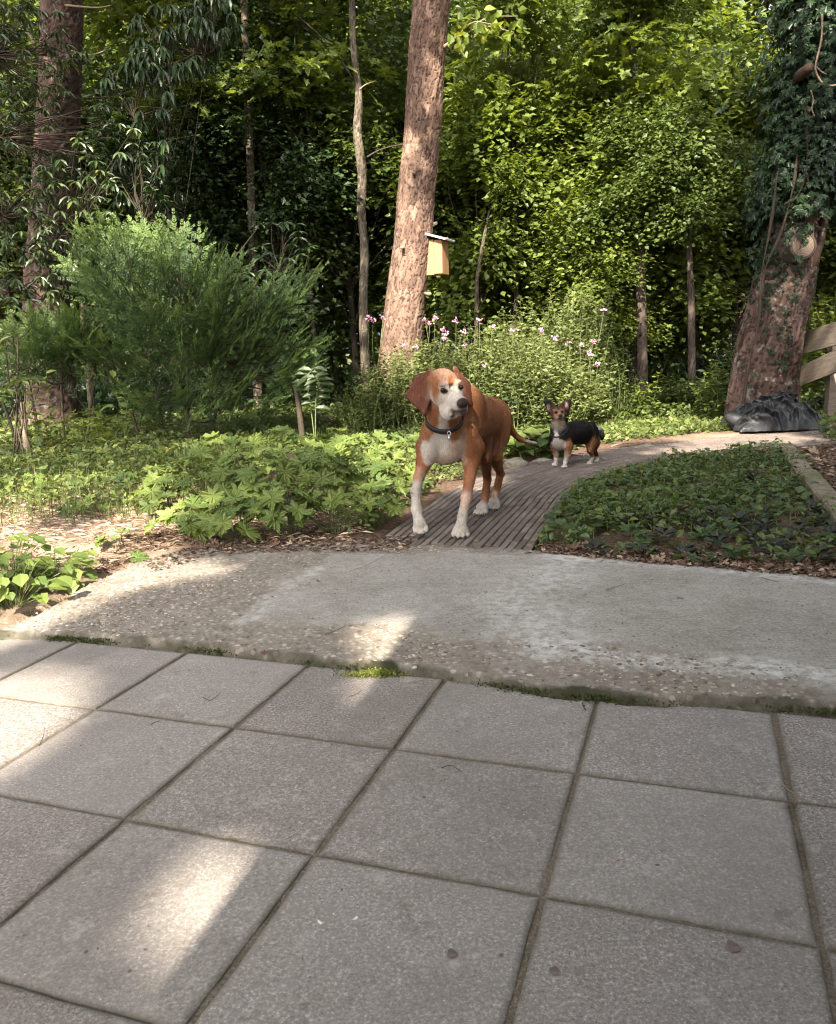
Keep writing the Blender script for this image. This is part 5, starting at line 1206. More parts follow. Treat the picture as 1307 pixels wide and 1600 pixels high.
def grass(name, label, poly, n, H, seed, m='grass', dens=None, lean=.5, w=.005, cat='grass'):
    rg = np.random.default_rng(seed); x, y = scatter(poly, n, rg, dens); k = len(x); P = np.stack([x, y, gza(x, y) - .005], 1)
    az = rg.random(k) * 2 * PI; h = H * (.35 + .8 * rg.random(k)); b = lean * (.3 + rg.random(k)); dx, dy = np.cos(az), np.sin(az); z0 = np.zeros(k)
    pts_ = [P, P + np.stack([dx * b * h * .25, dy * b * h * .25, h * .5], 1), P + np.stack([dx * b * h * .9, dy * b * h * .9, h * (1 - .35 * b)], 1)]
    s_ = np.stack([-dy, dx, z0], 1) * w / 2
    V = np.stack([pts_[0] - s_, pts_[0] + s_, pts_[1] + s_ * .8, pts_[1] - s_ * .8, pts_[2]], 1).reshape(-1, 3); b5 = np.arange(k)[:, None] * 5
    F3 = np.concatenate([b5 + np.array([[0, 1, 2]]), b5 + np.array([[0, 2, 3]]), b5 + np.array([[3, 2, 4]])])
    return tag(mk(name, V, F3, MAT[m], attrs={'rnd': np.repeat(rg.random(k), 5)}), label, cat, kind='stuff')
cover('bed_cover', 'low mixed green leaves filling the right hand bed', bed, 5000, .040, .023, tmpl_ovate(), 'leaf_mid', 51, (.0, .095), .5, lambda x, y: np.clip(.55 + 1.6 * fbm(x * 3, y * 3, s=12), .12, 1) * np.where(y < 3.9, .55, 1))
grass('bed_grass', 'thin grass blades among the plants of the right hand bed', bed, 1100, .15, 52, w=.004, dens=lambda x, y: (y > 3.7) * .8 + .1)
ivypoly = gp([(-80, 655), (-80, 600), (120, 600), (300, 612), (345, 640), (330, 690), (180, 700), (60, 690)])
IV = tmpl_lobed(3, .72, .06, .05, 1.5, False)
cover('ivy_carpet', 'sunlit carpet of small ivy leaves between the cranesbill and the yew', np.array([(-7, 7.2), (-6.5, 13), (-1.5, 13), (-1.2, 7.6), (-2.6, 7.1)]), 9500, .085, .08, IV, 'leaf_ground', 53, (.0, .12), .35)
cover('weeds', 'low weeds and seedlings between the dry grass and the ivy carpet', np.array([(-5.2, 5.2), (-6, 7.6), (-2.4, 7.6), (-1.0, 6.2), (-1.6, 4.9), (-3.0, 4.9)]), 4200, .06, .032, tmpl_ovate(), 'leaf_ground', 54, (.0, .14), .5)
grass('dry_grass', 'thin green and straw coloured grass in the weeds at the left', np.array([(-4.6, 4.9), (-6, 7.8), (-1.4, 7.8), (-1.2, 5.2), (-1.7, 4.6), (-3.0, 4.6)]), 5200, .20, 55, w=.005)
cover('sunny_cover', 'bright low leaves on the ground between the path and the flower shrubs', np.array([(-.9, 6.4), (-1.6, 10.2), (-.2, 9.6), (.6, 8.9), (3.2, 9.2), (5.0, 9.4), (4.6, 8.6), (3.0, 8.15), (1.6, 7.5), (.9, 7.0), (.4, 6.5), (0, 5.9), (-.4, 5.6)]), 11000, .055, .036, tmpl_ovate(), 'leaf_ground', 56, (.0, .07), .45)
grass('sunny_grass', 'bright grass in the sun beyond the far curve of the path', np.array([(.9, 7.6), (1.4, 9.4), (4.6, 9.6), (4.4, 8.5), (2.6, 8.1)]), 5200, .12, 57, w=.006)
grass('shade_grass', 'grass tufts in front of the arching plant by the yew', np.array([(-2.4, 7.6), (-2.2, 9.4), (-.6, 9.6), (-.6, 7.8)]), 2400, .16, 58, w=.006)
cover('path_weeds', 'small weeds along the left edge of the brick path', np.array([(-.35, 4.05), (-.6, 5.0), (-.25, 6.2), (.5, 7.0), (1.0, 7.1), (.62, 6.25), (.2, 5.6), (-.06, 4.8), (-.25, 4.15)]), 1500, .045, .026, tmpl_ovate(), 'leaf_ground', 59, (.0, .07), .5)
cover('shade_cover', 'dark ivy covering the shaded ground left of the ivy clad tree', np.array([(2.4, 9.6), (2.2, 12.5), (5.6, 12.5), (6.0, 9.6), (4.6, 9.2), (3.6, 9.0)]), 4200, .10, .09, IV, 'leaf_mid', 60, (.0, .16), .4)
cover('back_cover', 'leafy ground cover under the flower shrubs and the pine', np.array([(-2.2, 9.2), (-2.4, 12.4), (3.0, 12.4), (3.0, 9.4), (.6, 9.0), (-.8, 9.6)]), 6500, .07, .045, tmpl_ovate(), 'leaf_mid', 61, (.0, .16), .45)
cover('fence_cover', 'green plants on the ground beside the black sheet and fence', np.array([(3.7, 7.1), (3.9, 7.8), (4.9, 8.3), (6.6, 8.3), (6.4, 7.0), (4.4, 6.7)]), 2600, .06, .045, tmpl_ovate(), 'leaf_mid', 62, (.0, .12), .45)

# ================================================================ FENCE, BLACK SHEET, EDGING, STONES, LITTER
t = NT('weathered_board'); co = t.coord('Object', (.12, 1, 1)); w = t.noise(co, 60, 4, .6); s_ = t.noise(t.coord('World'), 5, 4)
c = t.ramp(w, [(.3, (.13, .10, .08)), (.7, (.27, .22, .175))]); c = t.mix(c, (.12, .11, .08), t.ramp(s_, [(.45, 0), (.75, .5)]))
t.bsdf(c, .85, t.bump(w, .15, .002), .2); MAT['board'] = t.m
fz = .0
pA = at(1236, 600, 9.9); pB = at(1301, 575, 9.0)
fence = tag(empty('fence', (pB[0], pB[1], gz(pB[0], pB[1]))), 'weathered wooden fence of two wide boards on a post behind the ivy clad tree', 'fence')
fb = np.array(fence.location)
def board(p0, p1, h, m, seed):
    """A wide board between two centre points: built lying along x, then turned into place."""
    d = p1 - p0; L = np.linalg.norm(d); x_ = d / L; y_ = np.cross([0, 0, 1], x_); y_ /= np.linalg.norm(y_); z_ = np.cross(x_, y_); n = 24
    V, F = [], []
    for i in range(n):
        q = -L / 2 + L * i / (n - 1); a = h / 2 + .002 * math.sin(i * .9 + seed); b = h / 2 + .003 * math.sin(i * .6 + 2 * seed)
        for yy, zz in ((-.014, a - .003), (-.014, -b + .003), (-.011, -b), (.014, -b), (.014, a), (-.011, a)): V.append((q, yy, zz))
    for i in range(n - 1):
        for j in range(6): F.append((6 * i + j, 6 * i + (j + 1) % 6, 6 * i + 6 + (j + 1) % 6, 6 * i + 6 + j))
    o = mk('board', np.array(V), [np.array(F), np.array([(5, 4, 3, 2, 1, 0), tuple(6 * n - 6 + k for k in range(6))])], m, fence)
    R = Matrix((tuple(x_), tuple(y_), tuple(z_))).transposed(); o.rotation_euler = R.to_euler(); o.location = (p0 + p1) / 2 - fb; return o
board(at(1200, 552, 10.1), at(1370, 504, 7.75), .24, MAT['board'], 1)
board(at(1200, 611, 10.1), at(1370, 537, 7.75), .23, MAT['board'], 2)
for (x, y0, y1, Yd, wd) in ((1302, 505, 628, 8.93, .15), (1212, 520, 650, 10.15, .13)):
    a = at(x, y1, Yd); a[2] = gz(a[0], a[1]) - .05; b = at(x, y0, Yd); MB().box((a + b) / 2 - fb + [0, -.06 if x > 1300 else .09, 0], (wd, .09, b[2] - a[2]), None, .006).build('post', MAT['board'], fence)

# crumpled black sheet: a heap of folded pond liner
t = NT('black_sheet'); co = t.coord('Object'); n = t.noise(co, 14, 5, .6); t.bsdf(t.ramp(n, [(.3, (.012, .013, .015)), (.7, (.045, .047, .052))]), .58, t.bump(n, .4, .01), .5); MAT['sheet'] = t.m
c0 = at(1218, 655, 8.25); sg = gz(c0[0], c0[1])
hw = 66 * 8.25 / 1255; nu_, nv_ = 150, 90
U_, V_ = np.meshgrid(np.linspace(-1, 1, nu_), np.linspace(-1, 1, nv_))
prof = np.clip(1 - np.abs(U_) ** 3.2, 0, 1) ** .5 * np.clip(1 - np.abs(V_) ** 2.4, 0, 1) ** .6
warp = fbm(U_ * 2.2, V_ * 2.2, s=5)
fold = 1 - (np.abs(np.sin((U_ * 1.5 + V_ * .9 + warp * 1.6) * 3.0)) ** 2 + .02) ** .5; fold2 = 1 - (np.abs(np.sin((U_ * 2.3 - V_ * 1.9 + warp * 1.8) * 2.4)) ** 2 + .03) ** .5; fine = fbm(U_ * 9, V_ * 9, s=6)
H_ = .86 * prof * (.25 + .085 * fold * (2 - fold) + .05 * fold2 * (2 - fold2) + .02 * fine + .05 * np.sin(U_ * 3 + 1))
X = U_ * hw * (1 + .10 * fbm(U_ * 3, V_ * 3, s=8)) + .05 * fold * np.sign(V_ + .01); Y = V_ * .42 - .10 * fold * prof * (1 - V_) ; Z = H_ + .012
edge_ = (1 - prof) ** 3; Z = Z + .006 * edge_ * np.abs(np.sin(U_ * 17 + V_ * 9))
I = np.arange(X.size).reshape(X.shape); Fq = np.stack([I[:-1, :-1], I[:-1, 1:], I[1:, 1:], I[1:, :-1]], -1).reshape(-1, 4)
sheet = mk('plastic_sheet', np.stack([X, Y, Z], -1).reshape(-1, 3), Fq, MAT['sheet'], None, True); sheet.location = (c0[0] - .02, c0[1] + .15, sg)
tag(sheet, 'crumpled black plastic sheet heaped at the foot of the ivy clad tree', 'plastic sheet')
# a flap hanging over itself in front
fl = MB(); 
for k, (xa, xb, yy, hh) in enumerate(((-.30, .02, -.32, .22), (.0, .30, -.30, .26), (-.52, -.28, -.26, .2))):
    P_ = curve([(xa, yy + .10, hh), ((xa + xb) / 2, yy, hh * .62), (xb, yy + .04, .05)], 14); fl.tube(P_, .05 + .035 * np.sin(np.linspace(0, PI, 14)), 9)
fl.build('fold', MAT['sheet'], sheet, True).scale = (1, .8, .8)

# wooden edging of the bed
t = NT('mossy_timber'); co = t.coord('World'); n = t.noise(co, 22, 6, .65); t.bsdf(t.mix(t.ramp(n, [(.3, (.10, .08, .06)), (.7, (.26, .21, .165))]), (.07, .085, .03), t.ramp(t.noise(co, 5, 4), [(.42, 0), (.66, .75)])), .9, t.bump(n, .8, .008), .2); MAT['mossy'] = t.m
ed = [G(1228, 702, .05), G(1262, 745, .06), G(1300, 790, .06), G(1345, 850, .06)]
for i in range(3):
    a, b = ed[i], ed[i + 1]; d = b - a; L = np.linalg.norm(d[:2]); an = math.atan2(d[1], d[0]); cc = (a + b) / 2
    o = MB().box((0, 0, 0), (L - .02, .115, .15), None, .012).build('edging_timber', MAT['mossy']); o.location = (cc[0], cc[1], .02 + .01 * i); o.rotation_euler = (.02, .01, an)
    tag(o, ['mossy timber edging of the right hand bed, piece farthest off near the black sheet', 'mossy timber edging of the right hand bed, middle piece', 'mossy timber edging of the right hand bed, piece nearest the concrete'][i], 'edging', 'timber edging along the right hand bed')

# stones
t = NT('field_stone'); co = t.coord('Object'); n = t.noise(co, 9, 6, .65); t.bsdf(t.mix(t.ramp(n, [(.3, (.09, .078, .062)), (.7, (.26, .235, .20))]), (.10, .12, .05), t.ramp(t.noise(co, 3, 4), [(.5, 0), (.7, .6)])), .9, t.bump(n, .8, .02), .2); MAT['stone'] = t.m
def rock(name, label, cat, px, py, r, sc, seed, m='stone', group=None):
    g = G(px, py); th, ph = np.meshgrid(np.arange(20) / 20 * 2 * PI, np.linspace(.04, PI - .04, 13)); d = np.stack([np.sin(ph) * np.cos(th), np.sin(ph) * np.sin(th), np.cos(ph)], -1)
    q = 1 + .32 * fbm(d[..., 0] * 1.6 + seed, d[..., 1] * 1.6, d[..., 2] * 1.6, s=seed) + .16 * fbm(d[..., 0] * 5, d[..., 1] * 5, d[..., 2] * 5 + seed, s=seed)
    V = (d * q[..., None] * r * np.array(sc)).reshape(-1, 3); i = np.arange(12)[:, None] * 20; j = np.arange(20)[None]
    Fq = np.stack([i + j, i + 20 + j, i + 20 + (j + 1) % 20, i + (j + 1) % 20], -1).reshape(-1, 4)
    o = mk(name, V, [Fq, np.array([list(range(20))]), np.array([list(range(240, 260))[::-1]])], MAT[m], None, True); o.location = (g[0], g[1], g[2] + r * sc[2] * .25); return tag(o, label, cat, group)
rock('stone', 'pale stone between the big dog tail and the path edge', 'stone', 808, 728, .07, (1.3, .8, .75), 1)
rock('stone', 'flat pale stone just left of the small dog front paws', 'stone', 848, 722, .055, (1.5, .9, .5), 2)
rock('stone', 'small pale stone on the path edge right of the small dog', 'stone', 1012, 698, .05, (1.4, .9, .5), 3)
rock('stone', 'dark stone beside the far end of the timber edging', 'stone', 1172, 700, .07, (1.3, .8, .6), 5)
rock('stone', 'earth coloured stone behind the front cranesbill plants at the left', 'stone', 98, 668, .12, (1.6, .9, .35), 6)
rock('stone', 'small pale stone in the weeds beside the big dog front leg', 'stone', 690, 748, .03, (1.3, .9, .7), 7)

# stumps and sticks
def stick(name, label, cat, pts_, r, m='twig', n=8, group=None):
    P_ = curve(np.array(pts_), max(len(pts_) * 4, 6)); o0 = P_[0].copy(); rr = np.linspace(r, r * .55, len(P_))
    o = MB().tube(P_ - o0, rr, n).build(name, MAT[m], None, True); o.location = o0; return tag(o, label, cat, group)
a = at(472, 650, 8.3); stick('broken_stake', 'short leaning brown stake in the shade right of the yew', 'stake', [(a[0], a[1], 0), at(466, 628, 8.3), at(461, 604, 8.3)], .035, 'old_bark' if False else 'twig', 9)
a = at(36, 660, 8.0); stick('wooden_peg', 'short brown wooden peg standing at the left in front of the ivy carpet', 'stake', [(a[0], a[1], 0), at(36, 640, 8.0), at(37, 628, 8.0)], .03, 'pale_twig', 7)
stick('fallen_branch', 'thin pale branch lying on the brick path edge right of the small dog', 'branch', [G(955, 698, .035), G(972, 693, .05), G(990, 692, .035)], .008, 'pale_twig')
tws = [((545, 893), (575, 882), (612, 862), 'curved pale twig lying on the smooth concrete near the path'), ((948, 922), (960, 918), (975, 913), 'short dark twig on the concrete in front of the bed'), ((508, 992), (525, 985), (540, 978), 'thin dark twig on the pebbly concrete left of the sun patch'),
       ((888, 1036), (900, 1041), (916, 1037), 'small dark twig on the pebbles right of the patch of sun'), ((545, 1112 - 24), (556, 1085), (566, 1078), 'tiny twig beside the moss cushion'), ((690, 1200), (704, 1196), (722, 1206), 'little forked twig on the joint below the centre flags'),
       ((1220, 1222), (1235, 1236), (1258, 1248), 'thin straight twig across the joint at the right'), ((62, 1165), (68, 1150), (70, 1136), 'bent dark twig in the joint at the left'), ((318, 1090), (330, 1094), (345, 1082), 'fine hair thin twig on the second flag row'), ((640, 1066), (660, 1062), (676, 1060), 'thin twig beside the slab edge at the middle joint'),
       ((1190, 902), (1200, 905), (1216, 909), 'dark twig on the concrete by the dead leaves'), ((1060, 1075), (1085, 1072), (1110, 1068), 'twig lying on the pebbles near the right end'), ((1005, 740), (1012, 752), (1022, 764), 'upright dry grass stalk at the path edge'), ((236, 1132), (244, 1128), (250, 1126), 'tiny dark splinter on the flag at the left')]
for i, (p, q, r_, lb) in enumerate(tws):
    z = SLZ + .010 if p[1] < 1050 and i not in (4, 9) else .004
    stick('twig', lb, 'twig', [G(*p, z), G(*q, z + .002), G(*r_, z)], .0012, 'twig' if i % 3 else 'pale_twig', 5, 'twigs lying on the paving')

# dead leaves
def dead_leaf_mesh(seed):
    rg_ = np.random.default_rng(seed); v, f = tmpl_lobed(5, .55, .0, .05, 1.9, False, seed); v = v.copy(); v[:, 2] = .22 * fbm(v[:, 0] * 3 + seed, v[:, 1] * 3, s=seed) + .25 * v[:, 1] ** 2 + .12 * v[:, 0] ** 2
    return mk('dead_leaf', v, f, MAT['dead'], link=False)
t = NT('dead_leaf'); r_ = t.objrand(); n = t.noise(t.coord('Object'), 5, 4)
c = t.ramp(r_, [(0, (.07, .04, .026)), (.4, (.14, .08, .055)), (.7, (.23, .15, .10)), (1, (.36, .27, .19))]); t.bsdf(t.mix(c, (.08, .05, .035), t.ramp(n, [(.45, 0), (.7, .5)])), .75, t.bump(n, .3, .01), .25); MAT['dead'] = t.m
DM = [dead_leaf_mesh(s) for s in range(6)]; rg = np.random.default_rng(31)
def dead(x, y, z, s, label, group='dead leaves along the back edge of the slab', m=None):
    o = bpy.data.objects.new('dead_leaf', DM[rg.integers(0, 6)]); COL.objects.link(o); o.location = (x, y, z); o.rotation_euler = (rg.normal(0, .4), rg.normal(0, .4), rg.random() * 6.3); o.scale = (s, s, s); tag(o, label, 'leaf', group)
for i in range(120):
    u = rg.random(); px_ = 870 + 440 * u ** .85; yb = np.interp(px_, [850, 1307], [858, 896]); g = G(px_, yb - 10 + 18 * rg.random() * (1 if px_ > 950 else .6) , .035)
    dead(g[0], g[1] + .02, .03 + .012 * rg.random(), .035 + .04 * rg.random(), 'brown dead leaf in the drift between bed and concrete')
for i in range(22):
    g = G(300 + 180 * rg.random(), 846 + 10 * rg.random(), .04); dead(g[0], g[1], .04, .03 + .03 * rg.random(), 'brown dead leaf under the front cranesbill plants', 'dead leaves below the cranesbill')
for i in range(70):
    g = G(1250 + 110 * rg.random(), 705 + 95 * rg.random(), .04); dead(g[0], g[1], .05 + .02 * rg.random(), .05 + .05 * rg.random(), 'pale dead leaf on the dark soil beyond the timber edging', 'dead leaves beyond the timber edging')
dead(*G(1062, 800, .12), .15, 'large pale brown leaf lying on the plants of the right hand bed', 'large leaves on the bed'); dead(*G(896, 856, .05), .085, 'curled pale leaf at the left corner of the bed', 'large leaves on the bed')
for x, y, s_, lb in ((785, 990, .028, 'small white fleck of leaf on the concrete centre'), (880, 988, .03, 'brown crumb of leaf on the lime streak'), (497, 908, .025, 'dark curled crumb on the slab left of centre'), (483, 912, .02, 'dark crumb lying beside another on the slab'), (912, 1104, .03, 'yellowish leaf bit at the slab edge right of centre'),
                     (415, 1020, .03, 'orange leaf bit on the moss edge'), (1240, 1256, .035, 'little brown leaf on the joint crossing at the right'), (1062, 933, .03, 'dark leaf on the concrete right of centre'), (855, 716, .06, 'orange brown leaf at the path edge before the small dog')):
    z = SLZ + .012 if 860 < y < 1060 else .008; g = G(x, y, z); dead(g[0], g[1], z, s_, lb, 'single leaf bits on the paving')
for x, y, s_, lb in ((505, 1443, .012, 'white petal fleck on the flag left of the bottom centre'), (557, 1432, .013, 'larger white petal fleck beside another on the flag'), (520, 1428, .007, 'smallest white petal fleck between two others')):
    g = G(x, y, .003); V = np.array([(0, 0, .001), (s_, .002, .003), (s_ * .6, s_ * .5, .002), (.0, s_ * .4, .001)]); o = mk('petal', V, np.array([(0, 1, 2, 3)]), MAT['fleck'] if 'fleck' in MAT else MAT.setdefault('fleck', plain('white_fleck', (.68, .66, .60), .7, .2, 60)), None); o.location = tuple(g); o.rotation_euler = (0, 0, x); tag(o, lb, 'petal', 'petal flecks on the flags')
# rust coloured stain marks: three flat droppings on the flags
for x, y, s_, lb in ((1146, 1480, .013, 'round reddish brown spot dropped on the flag at the bottom right'), (706, 1491, .010, 'dark round spot on the flag at the bottom centre'), (866, 1518, .009, 'faint brown spot on the joint side flag at the bottom')):
    g = G(x, y, .0); th = np.arange(14) / 14 * 2 * PI; rr = s_ * (1 + .15 * np.sin(th * 3 + x)); V = np.vstack([[0, 0, .0016]] + [[r__ * math.cos(q) * .8, r__ * math.sin(q), .0004] for q, r__ in zip(th, rr)])
    o = mk('dropping', V, np.array([(0, 1 + i, 1 + (i + 1) % 14) for i in range(14)]), MAT['spot'] if 'spot' in MAT else MAT.setdefault('spot', plain('dried_dropping', (.13, .10, .09), .9, .1, 60)), None, True); o.location = (g[0], g[1], .0012); tag(o, lb, 'spot', 'spots on the flags')

# litter and debris nobody could count
def debris(name, label, poly, n, L, W, m, seed, zf, dens=None, tilt=.25, cat='litter'):
    rg = np.random.default_rng(seed); x, y = scatter(poly, n, rg, dens); k = len(x); P = np.stack([x, y, zf(x, y)], 1)
    az = rg.random(k) * 2 * PI; D = np.stack([np.cos(az), np.sin(az), rg.normal(0, .12, k)], 1); N = np.stack([rg.normal(0, tilt, k), rg.normal(0, tilt, k), np.ones(k)], 1); sc = .4 + rg.random(k)
    V, Fq, R = leaves(P, D, N, L * sc, W * sc, tmpl_kite(), rg); return tag(mk(name, V, Fq, MAT[m], attrs={'rnd': R}), label, cat, kind='stuff')
t = NT('litter'); t.bsdf(t.ramp(t.attr('rnd'), [(0, (.05, .030, .022)), (.4, (.10, .062, .045)), (.75, (.20, .135, .10)), (1, (.38, .29, .21))]), .85, None, .15); MAT['litter'] = t.m
t = NT('straw'); t.bsdf(t.ramp(t.attr('rnd'), [(0, (.22, .14, .10)), (.5, (.42, .31, .22)), (1, (.62, .50, .38))]), .85, None, .15); MAT['straw'] = t.m
gzf = lambda x, y: gza(x, y) + .006 + .012 * np.abs(fbm(x * 30, y * 30, s=2))
lp = np.array([(-4.2, 4.6), (-4.0, 6.2), (-1.0, 6.0), (-.2, 4.8), (-.3, 4.0), (-1.0, 4.0), (-1.45, 3.7), (-1.8, 2.9), (-2.6, 2.7), (-3.4, 3.6)])
debris('straw_litter', 'pale straw and needle litter on the sandy ground at the left', lp, 9000, .06, .0035, 'straw', 61, gzf)
debris('leaf_litter', 'brown leaf crumbs scattered over the sandy ground at the left', lp, 5200, .022, .012, 'litter', 62, gzf)
wall_l = np.array([G(x, y, .03)[:2] for x, y in [(215, 880), (330, 846), (640, 838), (640, 862), (470, 862), (330, 868), (250, 890)]])
debris('edge_litter', 'brown litter along the back left edge of the slab', wall_l, 1000, .03, .014, 'litter', 63, lambda x, y: .032 + .006 * np.abs(fbm(x * 20, y * 20, s=4)), tilt=.5)
hollow = np.array([G(x, y, .0)[:2] for x, y in [(150, 905), (190, 850), (250, 835), (340, 842), (330, 856), (240, 872)]])
debris('root_litter', 'dark fibrous root litter in the hollow beside the slab corner', hollow, 3600, .05, .003, 'litter', 64, lambda x, y: gza(x, y) + .004 + .03 * np.abs(fbm(x * 12, y * 12, s=9)), tilt=.6)
wr_ = np.array([G(x, y, .03)[:2] for x, y in [(840, 852), (1000, 858), (1307, 872), (1480, 890), (1480, 930), (1307, 904), (1000, 878), (850, 864)]])
debris('bed_litter', 'dark brown leaf litter between the right hand bed and the slab', wr_, 6500, .028, .016, 'litter', 65, lambda x, y: .031 + .010 * np.abs(fbm(x * 14, y * 14, s=5)), tilt=.5)
pl_ = PATH_POLY[(PATH_POLY[:, 0] < 5)]
debris('path_grit', 'fine leaf crumbs and grit on the brick path', PATH_POLY, 2600, .012, .006, 'litter', 66, lambda x, y: .040 + 0 * x, tilt=.15)
debris('slab_grit', 'fine crumbs scattered over the cast slab', SLAB_POLY, 1300, .010, .005, 'litter', 67, lambda x, y: SLZ + .009 + 0 * x, tilt=.15)
debris('patio_grit', 'fine crumbs scattered over the patio flags', np.array([(-3, 2.3), (-3, .4), (3, .4), (3, 1.6), (.5, 2.0), (-1.5, 2.6)]), 420, .007, .004, 'litter', 68, lambda x, y: .0012 + 0 * x, tilt=.1)
debris('needle_mulch', 'pinkish bark mulch and needles round the foot of the pine', np.array([(-1.0, 9.2), (-1.4, 12), (.8, 12), (.9, 9.4)]), 7000, .05, .02, 'straw', 69, gzf, tilt=.5)
debris('soil_litter', 'leaf litter on the dark soil at the right picture edge', np.array([(3.2, 6.7), (3.8, 7.4), (6.4, 7.0), (5, 4.4), (2.9, 4.2), (2.45, 4.5)]), 5000, .05, .028, 'litter', 70, gzf, tilt=.5)

# ================================================================ DOGS
class Sculpt:
    """Rounded volumes blended into one skin, meshed by surface nets."""
    def __init__(s, lo, hi, h):
        s.lo = np.array(lo, float); s.h = h; s.n = np.ceil((np.array(hi) - s.lo) / h).astype(int) + 1
        s.D = np.full(tuple(s.n), 1.0, np.float32); s.paint = []
    def _win(s, a, b, m):
        i0 = np.maximum(np.floor((a - m - s.lo) / s.h).astype(int), 0); i1 = np.minimum(np.ceil((b + m - s.lo) / s.h).astype(int) + 1, s.n)
        ax = [s.lo[k] + s.h * np.arange(i0[k], i1[k]) for k in range(3)]
        P = np.stack(np.meshgrid(*ax, indexing='ij'), -1); return tuple(slice(i0[k], i1[k]) for k in range(3)), P
    def _join(s, w, d, k, sub=False):
        A = s.D[w]
        if sub:
            d = -d; h = np.clip(.5 - .5 * (A - d) / k, 0, 1) if k > 0 else None
            s.D[w] = (A * (1 - h) + d * h + k * h * (1 - h)) if k > 0 else np.maximum(A, d)
        else:
            h = np.clip(.5 + .5 * (A - d) / k, 0, 1); s.D[w] = A * (1 - h) + d * h - k * h * (1 - h)
    def cone(s, a, b, ra, rb, k=.02, col=None, sub=False):
        ra *= .97; rb *= .97; a = np.array(a, float); b = np.array(b, float); m = max(ra, rb) + k * 2 + .02; w, P = s._win(np.minimum(a, b), np.maximum(a, b), m)
        ab = b - a; t_ = np.clip(((P - a) @ ab) / (ab @ ab + 1e-12), 0, 1); d = np.linalg.norm(P - a - t_[..., None] * ab, axis=-1) - (ra + (rb - ra) * t_)
        s._join(w, d, k, sub)
        if col is not None: s.paint.append(('cone', a, b, ra, rb, col))
        return s
    def ell(s, c, r, k=.02, R=None, col=None, sub=False):
        c = np.array(c, float); r = np.array(r, float) * .97; m = r.max() + k * 2 + .02; w, P = s._win(c, c, m); Q = P - c
        if R is not None: Q = Q @ np.asarray(R)          # columns of R are the axes
        q = np.linalg.norm(Q / r, axis=-1); g = np.linalg.norm(Q / r ** 2, axis=-1) + 1e-9; d = q * (q - 1) / g
        s._join(w, d, k, sub)
        if col is not None: s.paint.append(('ell', c, r, None if R is None else np.asarray(R), 0, col))
        return s
    def tri(s, a, b, c, th, k=.01, col=None):
        a, b, c = [np.array(q, float) for q in (a, b, c)]; lo = np.minimum(np.minimum(a, b), c); hi = np.maximum(np.maximum(a, b), c); w, P = s._win(lo, hi, th + 2 * k + .02)
        d = tri_dist(P, a, b, c) - th; s._join(w, d, k)
        if col is not None: s.paint.append(('tri', a, b, c, th, col))
        return s
    def mesh(s):
        D = s.D; S = D < 0; nx, ny, nz = D.shape
        acc = np.zeros((nx - 1, ny - 1, nz - 1, 3), np.float32); cnt = np.zeros((nx - 1, ny - 1, nz - 1), np.float32)
        cor = [(i, j, k) for i in (0, 1) for j in (0, 1) for k in (0, 1)]
        sl = lambda o: (slice(o[0], nx - 1 + o[0]), slice(o[1], ny - 1 + o[1]), slice(o[2], nz - 1 + o[2]))
        # work only near the surface
        any_ = np.zeros(cnt.shape, bool); all_ = np.ones(cnt.shape, bool)
        for o in cor: any_ |= S[sl(o)]; all_ &= S[sl(o)]
        act = np.argwhere(any_ & ~all_); A = np.zeros((len(act), 3)); C = np.zeros(len(act))
        for o in cor:
            for ax in range(3):
                if o[ax]: continue
                p = list(o); p[ax] = 1
                d0 = D[tuple((act + o).T)]; d1 = D[tuple((act + p).T)]; m = (d0 < 0) != (d1 < 0); t_ = np.where(m, d0 / (d0 - d1 + 1e-12), 0)
                pt = np.tile(np.array(o, float), (len(act), 1)); pt[:, ax] = t_; A[m] += pt[m]; C[m] += 1
        V = (act + A / C[:, None]) * s.h + s.lo
        idm = -np.ones(cnt.shape, np.int64); idm[tuple(act.T)] = np.arange(len(act)); F = []
        for ax in range(3):
            o1, o2 = [(1, 2), (2, 0), (0, 1)][ax]; sh = [slice(None)] * 3; sh2 = [slice(None)] * 3; sh[ax] = slice(0, -1); sh2[ax] = slice(1, None)
            e = np.argwhere(S[tuple(sh)] != S[tuple(sh2)]); e = e[(e[:, o1] > 0) & (e[:, o2] > 0) & (e[:, o1] < D.shape[o1] - 1) & (e[:, o2] < D.shape[o2] - 1)]
            u1 = np.zeros(3, int); u1[o1] = 1; u2 = np.zeros(3, int); u2[o2] = 1
            q = np.stack([idm[tuple((e - u1 - u2).T)], idm[tuple((e - u2).T)], idm[tuple(e.T)], idm[tuple((e - u1).T)]], 1)
            ins = S[tuple(e.T)]; q = np.where(ins[:, None], q, q[:, ::-1]); F.append(q[(q >= 0).all(1)])
        return V, np.concatenate(F)
    def colours(s, V, soft=.012):
        W = np.zeros(len(V)); Cc = np.zeros((len(V), 3))
        for kind, a, b, c, e, col in s.paint:
            if kind == 'cone':
                ab = b - a; t_ = np.clip(((V - a) @ ab) / (ab @ ab + 1e-12), 0, 1); d = np.linalg.norm(V - a - t_[:, None] * ab, axis=1) - (c + (e - c) * t_)
            elif kind == 'ell':
                Q = V - a
                if c is not None: Q = Q @ c
                q = np.linalg.norm(Q / b, axis=1); g = np.linalg.norm(Q / b ** 2, axis=1) + 1e-9; d = q * (q - 1) / g
            else: d = tri_dist(V, a, b, c) - e
            w = np.exp(-np.clip(d, -.02, .3) / soft); W += w; Cc += w[:, None] * np.array(col)
        return Cc / W[:, None]
